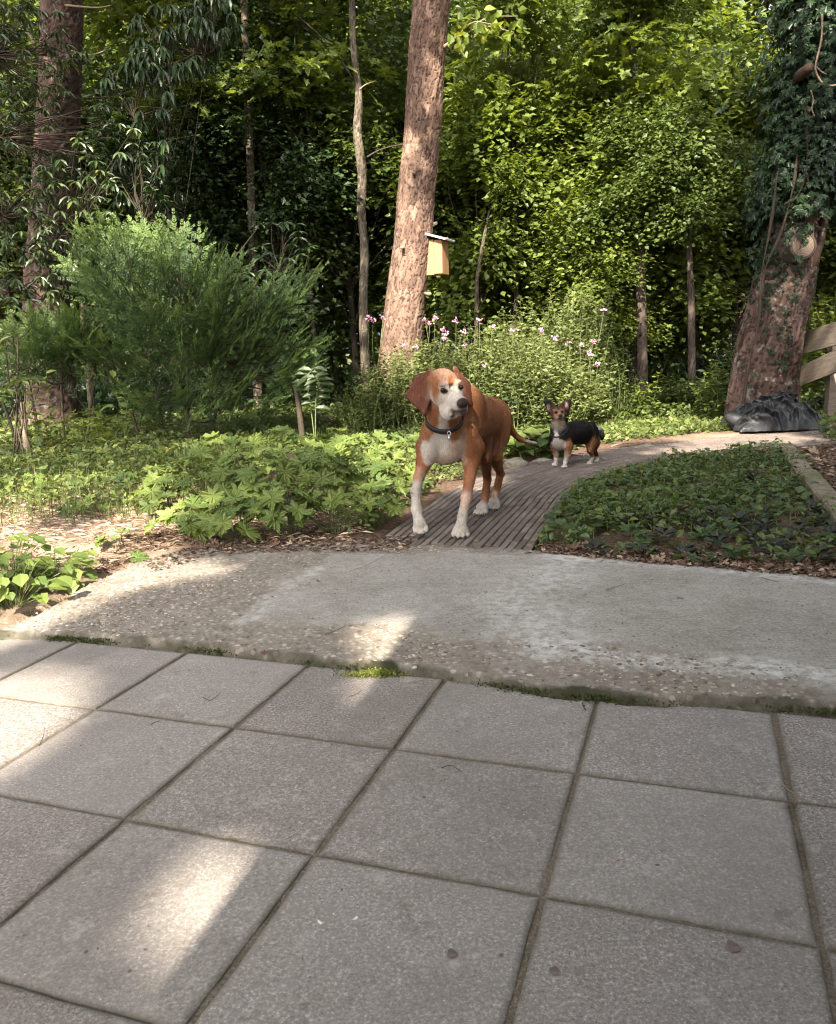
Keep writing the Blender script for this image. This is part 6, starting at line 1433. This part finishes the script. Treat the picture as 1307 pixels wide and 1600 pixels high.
def tri_dist(P, a, b, c):
    n = np.cross(b - a, c - a); d = None
    def seg(p, q):
        v = q - p; t_ = np.clip(((P - p) @ v) / (v @ v), 0, 1); return ((P - p - t_[..., None] * v) ** 2).sum(-1)
    e = np.minimum(np.minimum(seg(a, b), seg(b, c)), seg(c, a)); pl = ((P - a) @ n) ** 2 / (n @ n)
    ins = ((P - a) @ np.cross(n, b - a) >= 0) & ((P - b) @ np.cross(n, c - b) >= 0) & ((P - c) @ np.cross(n, a - c) >= 0)
    return np.sqrt(np.where(ins, pl, e))
def blob(C, V, c, r, col, soft=.4, nz=.0, s=0):
    """Lay a coat marking of colour col inside a squashed sphere."""
    r = np.array([r] * 3 if not hasattr(r, '__len__') else r, float); q = np.linalg.norm((V - np.array(c)) / r, axis=1) + nz * fbm(V[:, 0] * 38, V[:, 1] * 38, V[:, 2] * 38, s=s)
    w = sstep(1 + soft / 2, 1 - soft / 2, q)[:, None]; return C * (1 - w) + np.array(col) * w

t = NT('short_coat'); co = t.coord('Object'); c = t.attr('coat', 'Color'); n = t.noise(t.coord('Object', (1, 1, .35)), 110, 5, .75); m_ = t.noise(co, 20, 6, .65)
c = t.mix(c, t.mix(c, (1.0, .95, .9), 1.0, 'MULTIPLY'), 1.0); lt = t.n('HueSaturation'); lt.inputs['Value'].default_value = 1.6; lt.inputs['Saturation'].default_value = .85; t.l(c, lt.inputs['Color']); c = t.mix(c, lt.outputs[0], t.ramp(n, [(.42, .0), (.72, .8)])); d = t.mix(c, (.45, .42, .40), .75, 'MULTIPLY'); c = t.mix(c, d, t.ramp(m_, [(.45, 0), (.75, .7)]))
t.bsdf(c, .6, t.bump(t.math('ADD', n, t.math('MULTIPLY', m_, 1.2)), .8, .007), .10, **{'Sheen Weight': .04, 'Sheen Roughness': .4}); MAT['coat'] = t.m
MAT['nose'] = plain('dog_nose', (.030, .017, .016), .5, .2, 120, .2, .4, .001)
MAT['eye'] = plain('dog_eye', (.012, .006, .004), .22, .25, 20, .1, .0, .001)
MAT['collar'] = plain('black_webbing', (.014, .014, .016), .6, .35, 200, .2, .4, .001)
MAT['metal'] = plain('steel_ring', (.55, .55, .55), .3, .6, 50, .05, .0, .001, Metallic=.9)
MAT['claw'] = plain('claw', (.10, .08, .07), .4, .5, 60)

BR = (.20, .078, .029); BRD = (.125, .047, .020); WH = (.37, .34, .31); GR = (.50, .46, .42); ER = (.095, .036, .022)
S1 = Sculpt((-.14, 3.60, -.01), (.80, 5.0, .98), .0058)
A = lambda x, y, Yd: at(x, y, Yd * .965)
# --- trunk
S1.cone(A(708, 672, 4.40), A(735, 654, 4.60), .142, .132, .03, BR)
S1.cone(A(735, 650, 4.60), A(766, 656, 4.84), .142, .116, .04, BR)
S1.ell(A(728, 640, 4.48), (.105, .16, .125), .05, None, BR)
S1.ell(A(697, 692, 4.30), (.112, .12, .118), .04, None, WH)
S1.ell(A(770, 648, 4.86), (.105, .10, .100), .04, None, BR)
S1.ell(A(720, 694, 4.46), (.088, .15, .095), .04, None, BR)
# shoulders
S1.ell(A(672, 690, 4.25), (.052, .085, .110), .035, None, BR); S1.ell(A(734, 686, 4.30), (.054, .09, .112), .035, None, BR)
# neck
S1.cone(A(690, 628, 4.12), A(696, 668, 4.27), .070, .108, .035, BR); S1.cone(A(704, 622, 4.20), A(728, 628, 4.42), .062, .09, .05, BR)
# --- front leg on the picture's right (standing)
S1.cone(A(741, 700, 4.28), A(737, 724, 4.27), .060, .040, .03, BR); S1.cone(A(737, 724, 4.27), A(734, 750, 4.22), .040, .027, .02, BR)
S1.cone(A(734, 750, 4.22), A(729, 777, 4.16), .027, .027, .015, BR); S1.cone(A(729, 777, 4.16), A(723, 808, 4.12), .025, .0235, .015, WH)
S1.cone(A(723, 806, 4.12), A(720, 825, 4.10), .0245, .029, .015, WH); S1.ell(A(730, 776, 4.15), (.029, .028, .034), .012, None, BR); S1.ell(A(741, 722, 4.31), (.034, .045, .040), .02, None, BR)
S1.ell(A(720, 829, 4.08), (.043, .052, .028), .015, None, WH)
# --- front leg on the left (being lifted)
S1.cone(A(667, 700, 4.24), A(663, 722, 4.24), .060, .040, .03, BR); S1.cone(A(663, 722, 4.24), A(655, 746, 4.18), .038, .028, .02, BR)
S1.cone(A(655, 746, 4.18), A(650, 768, 4.12), .026, .023, .015, WH); S1.cone(A(650, 768, 4.12), A(651, 796, 4.12), .024, .0245, .015, WH)
S1.cone(A(651, 796, 4.12), A(655, 816, 4.09), .0245, .027, .015, WH); S1.ell(A(656.5, 819, 4.08), (.033, .030, .036), .015, None, WH)
def toes(S, c, dirn, side, r, sp, ln, col, k=.006):
    for i, o in enumerate((-1.5, -.5, .5, 1.5)):
        a = np.array(c) + np.array(side) * o * sp; b = a + np.array(dirn) * ln * (1 if abs(o) < 1 else .72)
        S.cone(a, b, r, r * .82, k, col)
toes(S1, A(720, 832, 4.08) - [0, 0, .002], (-.05, -1, -.12), (1, -.05, 0), .0140, .0225, .046, WH, .003)
toes(S1, A(657, 824, 4.07), (.05, -.55, -.75), (1, 0, .05), .0125, .0185, .030, WH, .003)
# --- hind leg on the picture's right
S1.ell(A(777, 672, 4.84), (.078, .12, .125), .035, None, BR); S1.cone(A(775, 684, 4.80), A(773, 714, 4.72), .066, .042, .03, BR)
S1.cone(A(773, 714, 4.72), A(782, 739, 4.86), .040, .023, .018, BR); S1.ell(A(783, 740, 4.87), (.022, .026, .026), .015, None, BR)
S1.cone(A(782, 741, 4.86), A(774, 776, 4.83), .022, .023, .012, BR); S1.ell(A(772, 786, 4.80), (.036, .045, .034), .02, None, WH)
toes(S1, A(771, 791, 4.78), (-.15, -1, -.10), (1, -.15, 0), .0125, .0190, .040, WH, .003)
# --- hind leg on the left
S1.cone(A(756, 690, 4.72), A(758, 716, 4.60), .062, .040, .03, BRD); S1.cone(A(758, 716, 4.60), A(762, 748, 4.73), .038, .023, .018, BRD)
S1.cone(A(762, 749, 4.73), A(758, 782, 4.68), .022, .023, .012, BR); S1.ell(A(754, 793, 4.65), (.036, .042, .032), .02, None, WH)
toes(S1, A(752, 799, 4.62), (-.25, -1, -.08), (1, -.25, 0), .0125, .0190, .038, WH, .003)
# --- tail
tl = [A(794, 660, 4.96), A(800, 674, 4.99), A(811, 685, 5.01), A(824, 690.5, 5.03), A(838, 692, 5.05)]
for i in range(4): S1.cone(tl[i], tl[i + 1], [.026, .021, .0165, .0125][i], [.021, .0165, .0125, .007][i], .012, BR if i < 3 else WH)
# --- head: local axes s (its left = right in the picture), f (muzzle), u (crown)
HC = A(694, 601, 4.03); f_ = np.array([.41, -.88, -.22]); f_ /= np.linalg.norm(f_); s0 = np.array([.90, .44, .12]); s0 = s0 - f_ * (s0 @ f_); s0 /= np.linalg.norm(s0); u_ = np.cross(f_, -s0); u_ = u_ if u_[2] > 0 else -u_
HR = np.stack([s0, f_, u_], 1)
def H(a, b, c): return HC + HR @ np.array([a, b, c])
S1.ell(H(0, -.01, .006), (.074, .088, .070), .02, HR, BR); S1.ell(H(0, .045, -.018), (.066, .062, .056), .02, HR, WH)
S1.ell(H(-.042, .03, -.045), (.035, .06, .045), .02, HR, WH); S1.ell(H(.042, .03, -.045), (.035, .06, .045), .02, HR, WH)
S1.cone(H(0, .06, -.046), H(0, .158, -.054), .052, .040, .02, WH)
S1.ell(H(-.036, .092, -.100), (.027, .058, .044), .014, HR, WH); S1.ell(H(.027, .118, -.086), (.026, .055, .040), .014, HR, WH)
S1.cone(H(-.006, .04, -.105), H(-.006, .115, -.118), .036, .020, .015, WH)
S1.ell(H(0, .168, -.042), (.032, .022, .027), .012, HR, WH)
S1.ell(H(-.036, .070, .026), (.024, .016, .010), .014, HR, WH); S1.ell(H(.036, .070, .026), (.024, .016, .010), .014, HR, WH)
S1.ell(H(0, .094, .010), (.016, .03, .016), .012, HR, None, True)
for sg_ in (-1, 1): S1.ell(H(sg_ * .049, .092, .002), (.015, .012, .0105), .006, HR, None, True)
S1.cone(H(0, -.04, -.02), A(692, 634, 4.14), .066, .074, .03, BR)
# mouth line
S1.cone(H(-.040, .135, -.128), H(0, .180, -.098), .003, .003, .003, None, True); S1.cone(H(.040, .135, -.128), H(0, .180, -.098), .003, .003, .003, None, True); S1.cone(H(0, .200, -.066), H(0, .186, -.098), .0025, .0025, .003, None, True)
# ears
S1.tri(A(672, 581, 4.06), A(635, 617, 4.10), A(664, 646, 4.06), .0085, .010, ER); S1.tri(A(672, 581, 4.06), A(664, 646, 4.06), A(673, 614, 4.03), .0085, .012, ER); S1.tri(A(672, 581, 4.06), A(650, 590, 4.09), A(640, 612, 4.10), .0085, .01, ER)
S1.tri(A(711, 575, 4.07), A(733, 600, 4.12), A(736, 631, 4.12), .0085, .012, ER); S1.tri(A(711, 576, 4.07), A(727, 622, 4.10), A(736, 631, 4.12), .0085, .012, ER)
V, Fq = S1.mesh()
C = S1.colours(V, .010)
NZ = .32
# coat markings
def px_blob(C, x, y, Yd, rx, ry, col, soft=.4, nz=NZ, s=0, rd=.10): return blob(C, V, A(x, y, Yd), (rx * Yd / 1255, rd, ry * Yd / 1255), col, soft, nz, s)
C = px_blob(C, 672, 706, 4.16, 14, 24, WH, .35, s=1); C = px_blob(C, 692, 690, 4.12, 16, 26, WH, .4, s=2, rd=.14); C = px_blob(C, 716, 702, 4.14, 14, 20, (.36, .27, .21), .6, s=3); C = px_blob(C, 712, 684, 4.12, 9, 12, BR, .6, s=41, rd=.1); C = px_blob(C, 667, 682, 4.12, 9, 10, BR, .6, s=42, rd=.1); C = px_blob(C, 693, 660, 4.08, 7, 20, WH, .4, s=4)
C = px_blob(C, 700, 720, 4.25, 26, 14, (.40, .32, .27), .6, s=5, rd=.2)
C = px_blob(C, 660, 690, 4.12, 8, 26, BR, .4, s=6, rd=.12) if False else C
for sx in (-1, 1):
    C = blob(C, V, H(sx * .040, .092, .022), (.026, .03, .018), (.31, .275, .245), .6, .25, 8)
C = blob(C, V, H(0, .12, -.045), (.060, .105, .062), (.37, .345, .325), .5, .3, 9); C = blob(C, V, H(-.045, .05, -.05), (.04, .055, .05), (.35, .30, .265), .6, .4, 10)
C = blob(C, V, H(0, .035, .055), (.075, .06, .05), (.24, .135, .09), .9, .5, 33); C = blob(C, V, H(-.064, .035, .005), (.022, .05, .060), BR, .7, .4, 31); C = blob(C, V, H(0, .165, -.085), (.045, .03, .016), (.13, .09, .08), .9, .5, 32)
C = blob(C, V, H(0, .080, .045), (.016, .04, .032), BR, .6, .35, 11); C = blob(C, V, H(0, .0, .075), (.06, .07, .03), (.25, .145, .10), .8, .5, 12)
C = blob(C, V, H(.0, .183, -.048), (.030, .022, .028), (.10, .06, .05), .6, .1, 13)
for sx in (-1, 1): C = blob(C, V, H(sx * .049, .094, .001), (.023, .022, .0150), (.020, .011, .009), .5, .1, 14)
C = blob(C, V, H(-.024, .160, -.112), (.024, .022, .015), (.08, .05, .045), .7, .1, 15); C = blob(C, V, H(.024, .160, -.112), (.024, .022, .015), (.08, .05, .045), .7, .1, 16)
C = px_blob(C, 650, 740, 4.16, 9, 10, (.32, .17, .11), .8, s=17); C = px_blob(C, 729, 782, 4.15, 9, 14, (.38, .28, .23), .8, s=18); C = px_blob(C, 735, 745, 4.22, 8, 22, (.26, .11, .055), .7, s=19)
C = px_blob(C, 773, 772, 4.83, 7, 6, (.34, .22, .16), .8, s=20); C = px_blob(C, 838, 692, 5.05, 7, 7, WH, .5, s=21)
C = C * (1 + .45 * fbm(V[:, 0] * 9, V[:, 1] * 9, V[:, 2] * 9, s=22))[:, None]
V = V + 0
dog1 = tag(empty('dog', (.3, 4.4, .035)), 'large chestnut and white hound with greying face, walking forward with one front paw lifted', 'dog')
o1 = np.array(dog1.location)
def fur(V, Fq, C, n, L, W, parent, org, seed, flow, bare):
    """Short hairs lying back along the body, each with a slightly different tone; none on the bare spots."""
    rg = np.random.default_rng(seed); a, b, c, d = [V[Fq[:, i]] for i in range(4)]; nr_ = np.cross(c - a, d - b); ar = np.linalg.norm(nr_, axis=1) + 1e-12; nr_ = nr_ / ar[:, None]
    f = rg.choice(len(Fq), n, p=ar / ar.sum()); u, v = rg.random((n, 1)), rg.random((n, 1))
    P = (a[f] * (1 - u) + b[f] * u) * (1 - v) + (d[f] * (1 - u) + c[f] * u) * v; N = nr_[f]; col = C[Fq[f]].mean(1)
    sc = np.ones(n)
    for q, r, s_ in bare:
        k = np.linalg.norm(P - np.array(q), axis=1) < r; sc[k] = np.minimum(sc[k], s_)
    ok = sc > .01; P, N, col, sc = P[ok], N[ok], col[ok], sc[ok]; m = len(P)
    D = np.array(flow)[None] + .35 * np.stack([fbm(P[:, 0] * 14, P[:, 1] * 14, P[:, 2] * 14, s=k) for k in (1, 2, 3)], 1) * 2; D = D - N * (D * N).sum(1)[:, None]; D /= np.linalg.norm(D, axis=1)[:, None] + 1e-9
    D = D + N * (.09 + .06 * rg.random((m, 1))) + rg.normal(0, .07, (m, 3))
    Vh, Fh, _ = leaves(P - N * .001 - org, D, N + rg.normal(0, .05, (m, 3)), L * sc * (.6 + .8 * rg.random(m)), W, tmpl_kite(), rg)
    tone = ((.90 + .24 * rg.random(m) ** 1.3) * (1 + .35 * fbm(P[:, 0] * 30, P[:, 1] * 30, P[:, 2] * 16, s=5)))[:, None]; return tag(mk('fur', Vh, Fh, MAT['hair'], parent, colors=np.repeat(np.clip(col * tone, .004, .9), 4, 0)), kind='stuff')
t = NT('hair'); t.bsdf(t.attr('coat', 'Color'), .55, None, .12); MAT['hair'] = t.m
mk('body', V - o1, Fq, MAT['coat'], dog1, True, colors=np.clip(C, .01, .9))
fur(V, Fq, C, 90000, .0090, .0026, dog1, o1, 1, (.15, 1.0, -.75), [(H(0, .10, -.05), .13, .45), (H(0, .185, -.045), .035, 0), (H(.049, .092, .002), .020, 0), (H(-.049, .092, .002), .020, 0), (A(720, 832, 4.05), .09, .6), (A(656, 824, 4.07), .08, .6)])
def ball(name, c, r, m, parent, org, R=None, n=18):
    r = np.array([r] * 3 if not hasattr(r, '__len__') else r, float); th, ph = np.meshgrid(np.arange(n) / n * 2 * PI, np.linspace(.02, PI - .02, n // 2 + 1)); d = np.stack([np.sin(ph) * np.cos(th), np.sin(ph) * np.sin(th), np.cos(ph)], -1) * r
    if R is not None: d = d @ np.asarray(R).T
    k = d.shape[0]; i = np.arange(k - 1)[:, None] * n; j = np.arange(n)[None]; Fb = np.stack([i + j, i + n + j, i + n + (j + 1) % n, i + (j + 1) % n], -1).reshape(-1, 4)
    return mk(name, d.reshape(-1, 3) + np.array(c) - org, Fb, m, parent, True)
for sg_ in (-1, 1): ball('eye', H(sg_ * .049, .084, .002), .0115, MAT['eye'], dog1, o1)
nb = MB(); 
nose1 = ball('nose', H(0, .188, -.040), (.029, .019, .0235), MAT['nose'], dog1, o1, HR)
for sg_ in (-1, 1): ball('nostril', H(sg_ * .013, .204, -.043), (.0065, .004, .005), MAT['eye'], nose1, o1, HR, 10)
def collar(name, pts, r, wd, m, parent, org):
    """A flat band round the neck through the given points."""
    P = curve(np.vstack([pts, pts[:1]]), 60)[:-1]; T = np.roll(P, -1, 0) - np.roll(P, 1, 0); T /= np.linalg.norm(T, axis=1)[:, None]; cen = P.mean(0); O = P - cen; nrm = np.cross(P[0] - cen, P[15] - cen); nrm /= np.linalg.norm(nrm); O = O - (O @ nrm)[:, None] * nrm; O /= np.linalg.norm(O, axis=1)[:, None]
    V = np.concatenate([P + O * r + nrm * wd / 2, P + O * r - nrm * wd / 2, P - O * r - nrm * wd / 2, P - O * r + nrm * wd / 2]) - org; n = len(P); a = np.arange(n); b = (a + 1) % n
    return mk(name, V, np.concatenate([np.stack([k * n + a, k * n + b, ((k + 1) % 4) * n + b, ((k + 1) % 4) * n + a], 1) for k in range(4)]), m, parent, True)
def ring_pts(c, ax, r, ecc=1.0, n=12, S=None):
    ax = np.array(ax, float); ax /= np.linalg.norm(ax); a = np.cross(ax, [0, 1, 0]); a /= np.linalg.norm(a); b = np.cross(ax, a); return np.array([c + r * (math.cos(q) * a + ecc * math.sin(q) * b) for q in np.arange(n) / n * 2 * PI])
def fit_ring(S, c, ax, off, n=24):
    """A ring on the skin: march outwards from c, at right angles to ax, until the skin is left."""
    ax = np.array(ax, float); ax /= np.linalg.norm(ax); a = np.cross(ax, [0, 1, 0]); a /= np.linalg.norm(a); b = np.cross(ax, a); out = []
    for q in np.arange(n) / n * 2 * PI:
        d = math.cos(q) * a + math.sin(q) * b; r = .03
        while r < .15:
            i = np.round((c + d * r - S.lo) / S.h).astype(int)
            if S.D[tuple(np.clip(i, 0, S.n - 1))] > 0: break
            r += S.h / 2
        out.append(c + d * (r + off))
    P = np.array(out); r_ = np.linalg.norm(P - c, axis=1); r_ = (np.roll(r_, 1) + r_ + np.roll(r_, -1)) / 3; return c + (P - c) / np.linalg.norm(P - c, axis=1)[:, None] * r_[:, None]
cax = A(690, 640, 4.13) - A(697, 672, 4.24) + np.array([.030, .0, .0])
cc1 = A(690, 660, 4.19)
cl = collar('collar', fit_ring(S1, cc1, cax, .001), .004, .028, MAT['collar'], dog1, o1)
tg = A(702, 677, 4.065); MB().tube(curve([tg + [0, 0, .012], tg + [.009, -.003, 0], tg + [0, 0, -.012], tg + [-.009, .003, 0], tg + [0, 0, .012]], 16), .0018, 5).build('ring', MAT['metal'], cl, True).location = -o1
MB().tube(np.array([tg + [0, 0, -.012], tg + [0, .001, -.034]]), [.004, .008], 8).build('tag', MAT['metal'], cl, True).location = -o1
cw = MB()
for base_, dr_, sd in ((A(720, 832, 4.08) - [0, 0, .004], (-.05, -1, -.2), (1, -.05, 0)), (A(771, 791, 4.78), (-.15, -1, -.15), (1, -.15, 0)), (A(752, 799, 4.62), (-.25, -1, -.12), (1, -.25, 0))):
    for o_ in (-1.5, -.5, .5, 1.5):
        a = np.array(base_) + np.array(sd) * o_ * .020 + np.array(dr_) * (.052 if abs(o_) < 1 else .042); cw.tube(np.array([a, a + np.array([0, -.010, -.006])]), [.0042, .0015], 6)
for o_ in (-1.5, -.5, .5, 1.5):
    a = A(657, 824, 4.07) + np.array([1, 0, .05]) * o_ * .0165 + np.array((.05, -.55, -.75)) * .036; cw.tube(np.array([a, a + np.array([0, -.004, -.010])]), [.004, .0015], 6)
cwo = cw.build('claws', MAT['claw'], dog1, True); cwo.location = -o1; tag(cwo, kind='stuff')

# --- the small dog
BK = (.010, .0095, .010); TN = (.19, .085, .04); TD = (.11, .045, .022); PK = (.34, .20, .17)
S2 = Sculpt((.85, 5.85, -.01), (1.70, 6.65, .55), .0048)
S2.cone(A(886, 678, 6.44), A(917, 677, 6.60), .090, .088, .03, BK); S2.ell(A(903, 672, 6.52), (.10, .12, .070), .04, None, BK); S2.ell(A(922, 677, 6.62), (.066, .08, .085), .03, None, BK)
S2.ell(A(874, 685, 6.38), (.078, .07, .082), .03, None, BK); S2.cone(A(872, 660, 6.36), A(875, 676, 6.41), .050, .070, .025, BK)
S2.ell(A(877, 694, 6.40), (.058, .06, .05), .02, None, WH)
for (x0, x1, x2, x3, y3, Yd) in ((867, 869.5, 869, 867, 727, 6.41), (889, 887, 883.5, 882, 729.5, 6.34)):
    S2.cone(A(x0, 697, Yd), A(x1, 710, Yd), .036, .023, .02, TN); S2.cone(A(x1, 710, Yd), A(x2, 723, Yd), .021, .017, .01, WH); S2.ell(A(x3, y3 - 1.5, Yd - .025), (.021, .031, .013), .01, None, WH)
    toes(S2, A(x3, y3 - .5, Yd - .035), (-.05, -1, -.1), (1, 0, 0), .0075, .0105, .018, WH, .003)
for (x0, x1, x2, x3, y3, Yd, cc_) in ((924, 922, 926.5, 921, 724, 6.56, TN), (929, 928, 934, 931, 722.5, 6.66, TD)):
    S2.ell(A(x0, 690, Yd + .02), (.045, .07, .066), .02, None, cc_); S2.cone(A(x0 - 1, 694, Yd), A(x1, 704, Yd - .03), .036, .024, .015, cc_); S2.cone(A(x1, 704, Yd - .03), A(x2, 713, Yd + .04), .022, .014, .01, cc_)
    S2.cone(A(x2, 713, Yd + .04), A(x3 + 2, 721, Yd), .014, .014, .008, WH); S2.ell(A(x3, y3 - 1, Yd - .02), (.023, .030, .012), .01, None, WH); toes(S2, A(x3, y3, Yd - .035), (-.3, -1, -.1), (1, -.2, 0), .0072, .010, .014, WH, .003)
tl = [A(932, 672, 6.69), A(936, 670, 6.73), A(939, 674, 6.76), A(941, 681, 6.77), A(940.5, 686, 6.77)]
for i in range(4): S2.cone(tl[i], tl[i + 1], [.020, .022, .022, .020][i], [.022, .022, .020, .012][i], .01, [WH, WH, BK, BK][i])
H2 = A(872.5, 645.5, 6.32); g_ = np.array([-.02, -.97, .10]); g_ /= np.linalg.norm(g_); s2 = np.array([.998, -.02, .05]); s2 -= g_ * (s2 @ g_); s2 /= np.linalg.norm(s2); u2 = np.cross(s2, g_); u2 = u2 if u2[2] > 0 else -u2; R2 = np.stack([s2, g_, u2], 1)
def K(a, b, c): return H2 + R2 @ np.array([a, b, c])
S2.ell(K(0, 0, .004), (.060, .060, .052), .015, R2, TN); S2.ell(K(0, .03, -.022), (.045, .04, .034), .012, R2, TN); S2.cone(K(0, .045, -.022), K(0, .098, -.024), .026, .0155, .012, TN); S2.ell(K(0, .06, -.036), (.020, .038, .014), .01, R2, WH); S2.cone(K(0, -.01, -.04), A(873, 664, 6.36), .045, .052, .02, WH)
for sx, (b1, b2, tp) in ((-1, ((857.5, 645), (868, 634), (849.5, 622))), (1, ((877, 633.5), (888.5, 643), (892, 616.5)))):
    S2.tri(A(*b1, 6.34), A(*b2, 6.34), A(*tp, 6.36), .0062, .006, BK); S2.ell(K(sx * .024, .050, .006), (.011, .009, .008), .004, R2, None, True)
V, Fq = S2.mesh(); C = S2.colours(V, .008)
def pb(C, x, y, Yd, rx, ry, col, soft=.4, nz=.25, s=0, rd=.08): return blob(C, V, A(x, y, Yd), (rx * Yd / 1255, rd, ry * Yd / 1255), col, soft, nz, s)
C = pb(C, 869.5, 684, 6.30, 4.5, 13, WH, .35, s=1); C = pb(C, 874, 694, 6.33, 12, 8, (.38, .33, .30), .4, s=2); C = pb(C, 889, 691, 6.34, 5, 8, TN, .5, s=3, rd=.07); C = pb(C, 862, 678, 6.33, 5, 9, BK, .5, s=14, rd=.07); C = pb(C, 883, 678, 6.36, 8, 8, BK, .5, s=15, rd=.09)
C = pb(C, 874, 662, 6.30, 8, 5, (.34, .26, .19), .5, s=5); C = blob(C, V, K(0, .03, .045), (.014, .05, .03), (.05, .03, .02), .8, .3, 6); C = blob(C, V, K(0, .0, .045), (.062, .05, .030), (.035, .022, .016), .8, .3, 6); C = blob(C, V, K(-.045, .0, -.01), (.022, .05, .045), (.05, .028, .018), .8, .3, 16); C = blob(C, V, K(.045, .0, -.01), (.022, .05, .045), (.05, .028, .018), .8, .3, 17)
for sx in (-1, 1):
    C = blob(C, V, K(sx * .050, .02, .0), (.014, .04, .030), (.05, .03, .022), .6, .2, 7); C = blob(C, V, K(sx * .024, .054, .006), (.015, .016, .012), (.03, .018, .012), .5, .1, 8)
C = blob(C, V, K(0, .10, -.022), (.019, .016, .016), BK, .5, .1, 9); C = blob(C, V, K(0, .085, -.042), (.018, .022, .008), (.05, .03, .025), .6, .1, 10)
C = pb(C, 856.5, 634, 6.33, 4, 7, PK, .7, .1, 11, .012); C = pb(C, 886, 631, 6.33, 3.2, 7, PK, .7, .1, 12, .012)
dog2 = tag(empty('dog', (1.25, 6.5, .035)), 'small black, tan and white dog with upright ears standing on the brick path', 'dog'); o2 = np.array(dog2.location)
mk('body', V - o2, Fq, MAT['coat'], dog2, True, colors=np.clip(C, .008, .9))
fur(V, Fq, C, 42000, .012, .0028, dog2, o2, 2, (.5, 1.0, -.9), [(K(0, .06, -.01), .07, .35), (K(0, .11, -.02), .02, 0), (K(.024, .05, .006), .012, 0), (K(-.024, .05, .006), .012, 0), (A(882, 728, 6.3), .06, .4), (A(868, 726, 6.38), .06, .4)])
for sg_ in (-1, 1): ball('eye', K(sg_ * .024, .050, .006), .0085, MAT['eye'], dog2, o2, None, 12)
ball('nose', K(0, .112, -.018), (.0125, .009, .0095), MAT['nose'], dog2, o2, R2, 12)
hx = A(872, 660, 6.34) - A(876, 676, 6.41); cl2 = collar('harness', fit_ring(S2, A(874.5, 669, 6.385), hx, .001), .003, .018, MAT['collar'], dog2, o2)
MB().box((0, 0, 0), (.011, .004, .006)).build('buckle', MAT['metal'], cl2).location = A(877.5, 667.5, 6.30) - o2
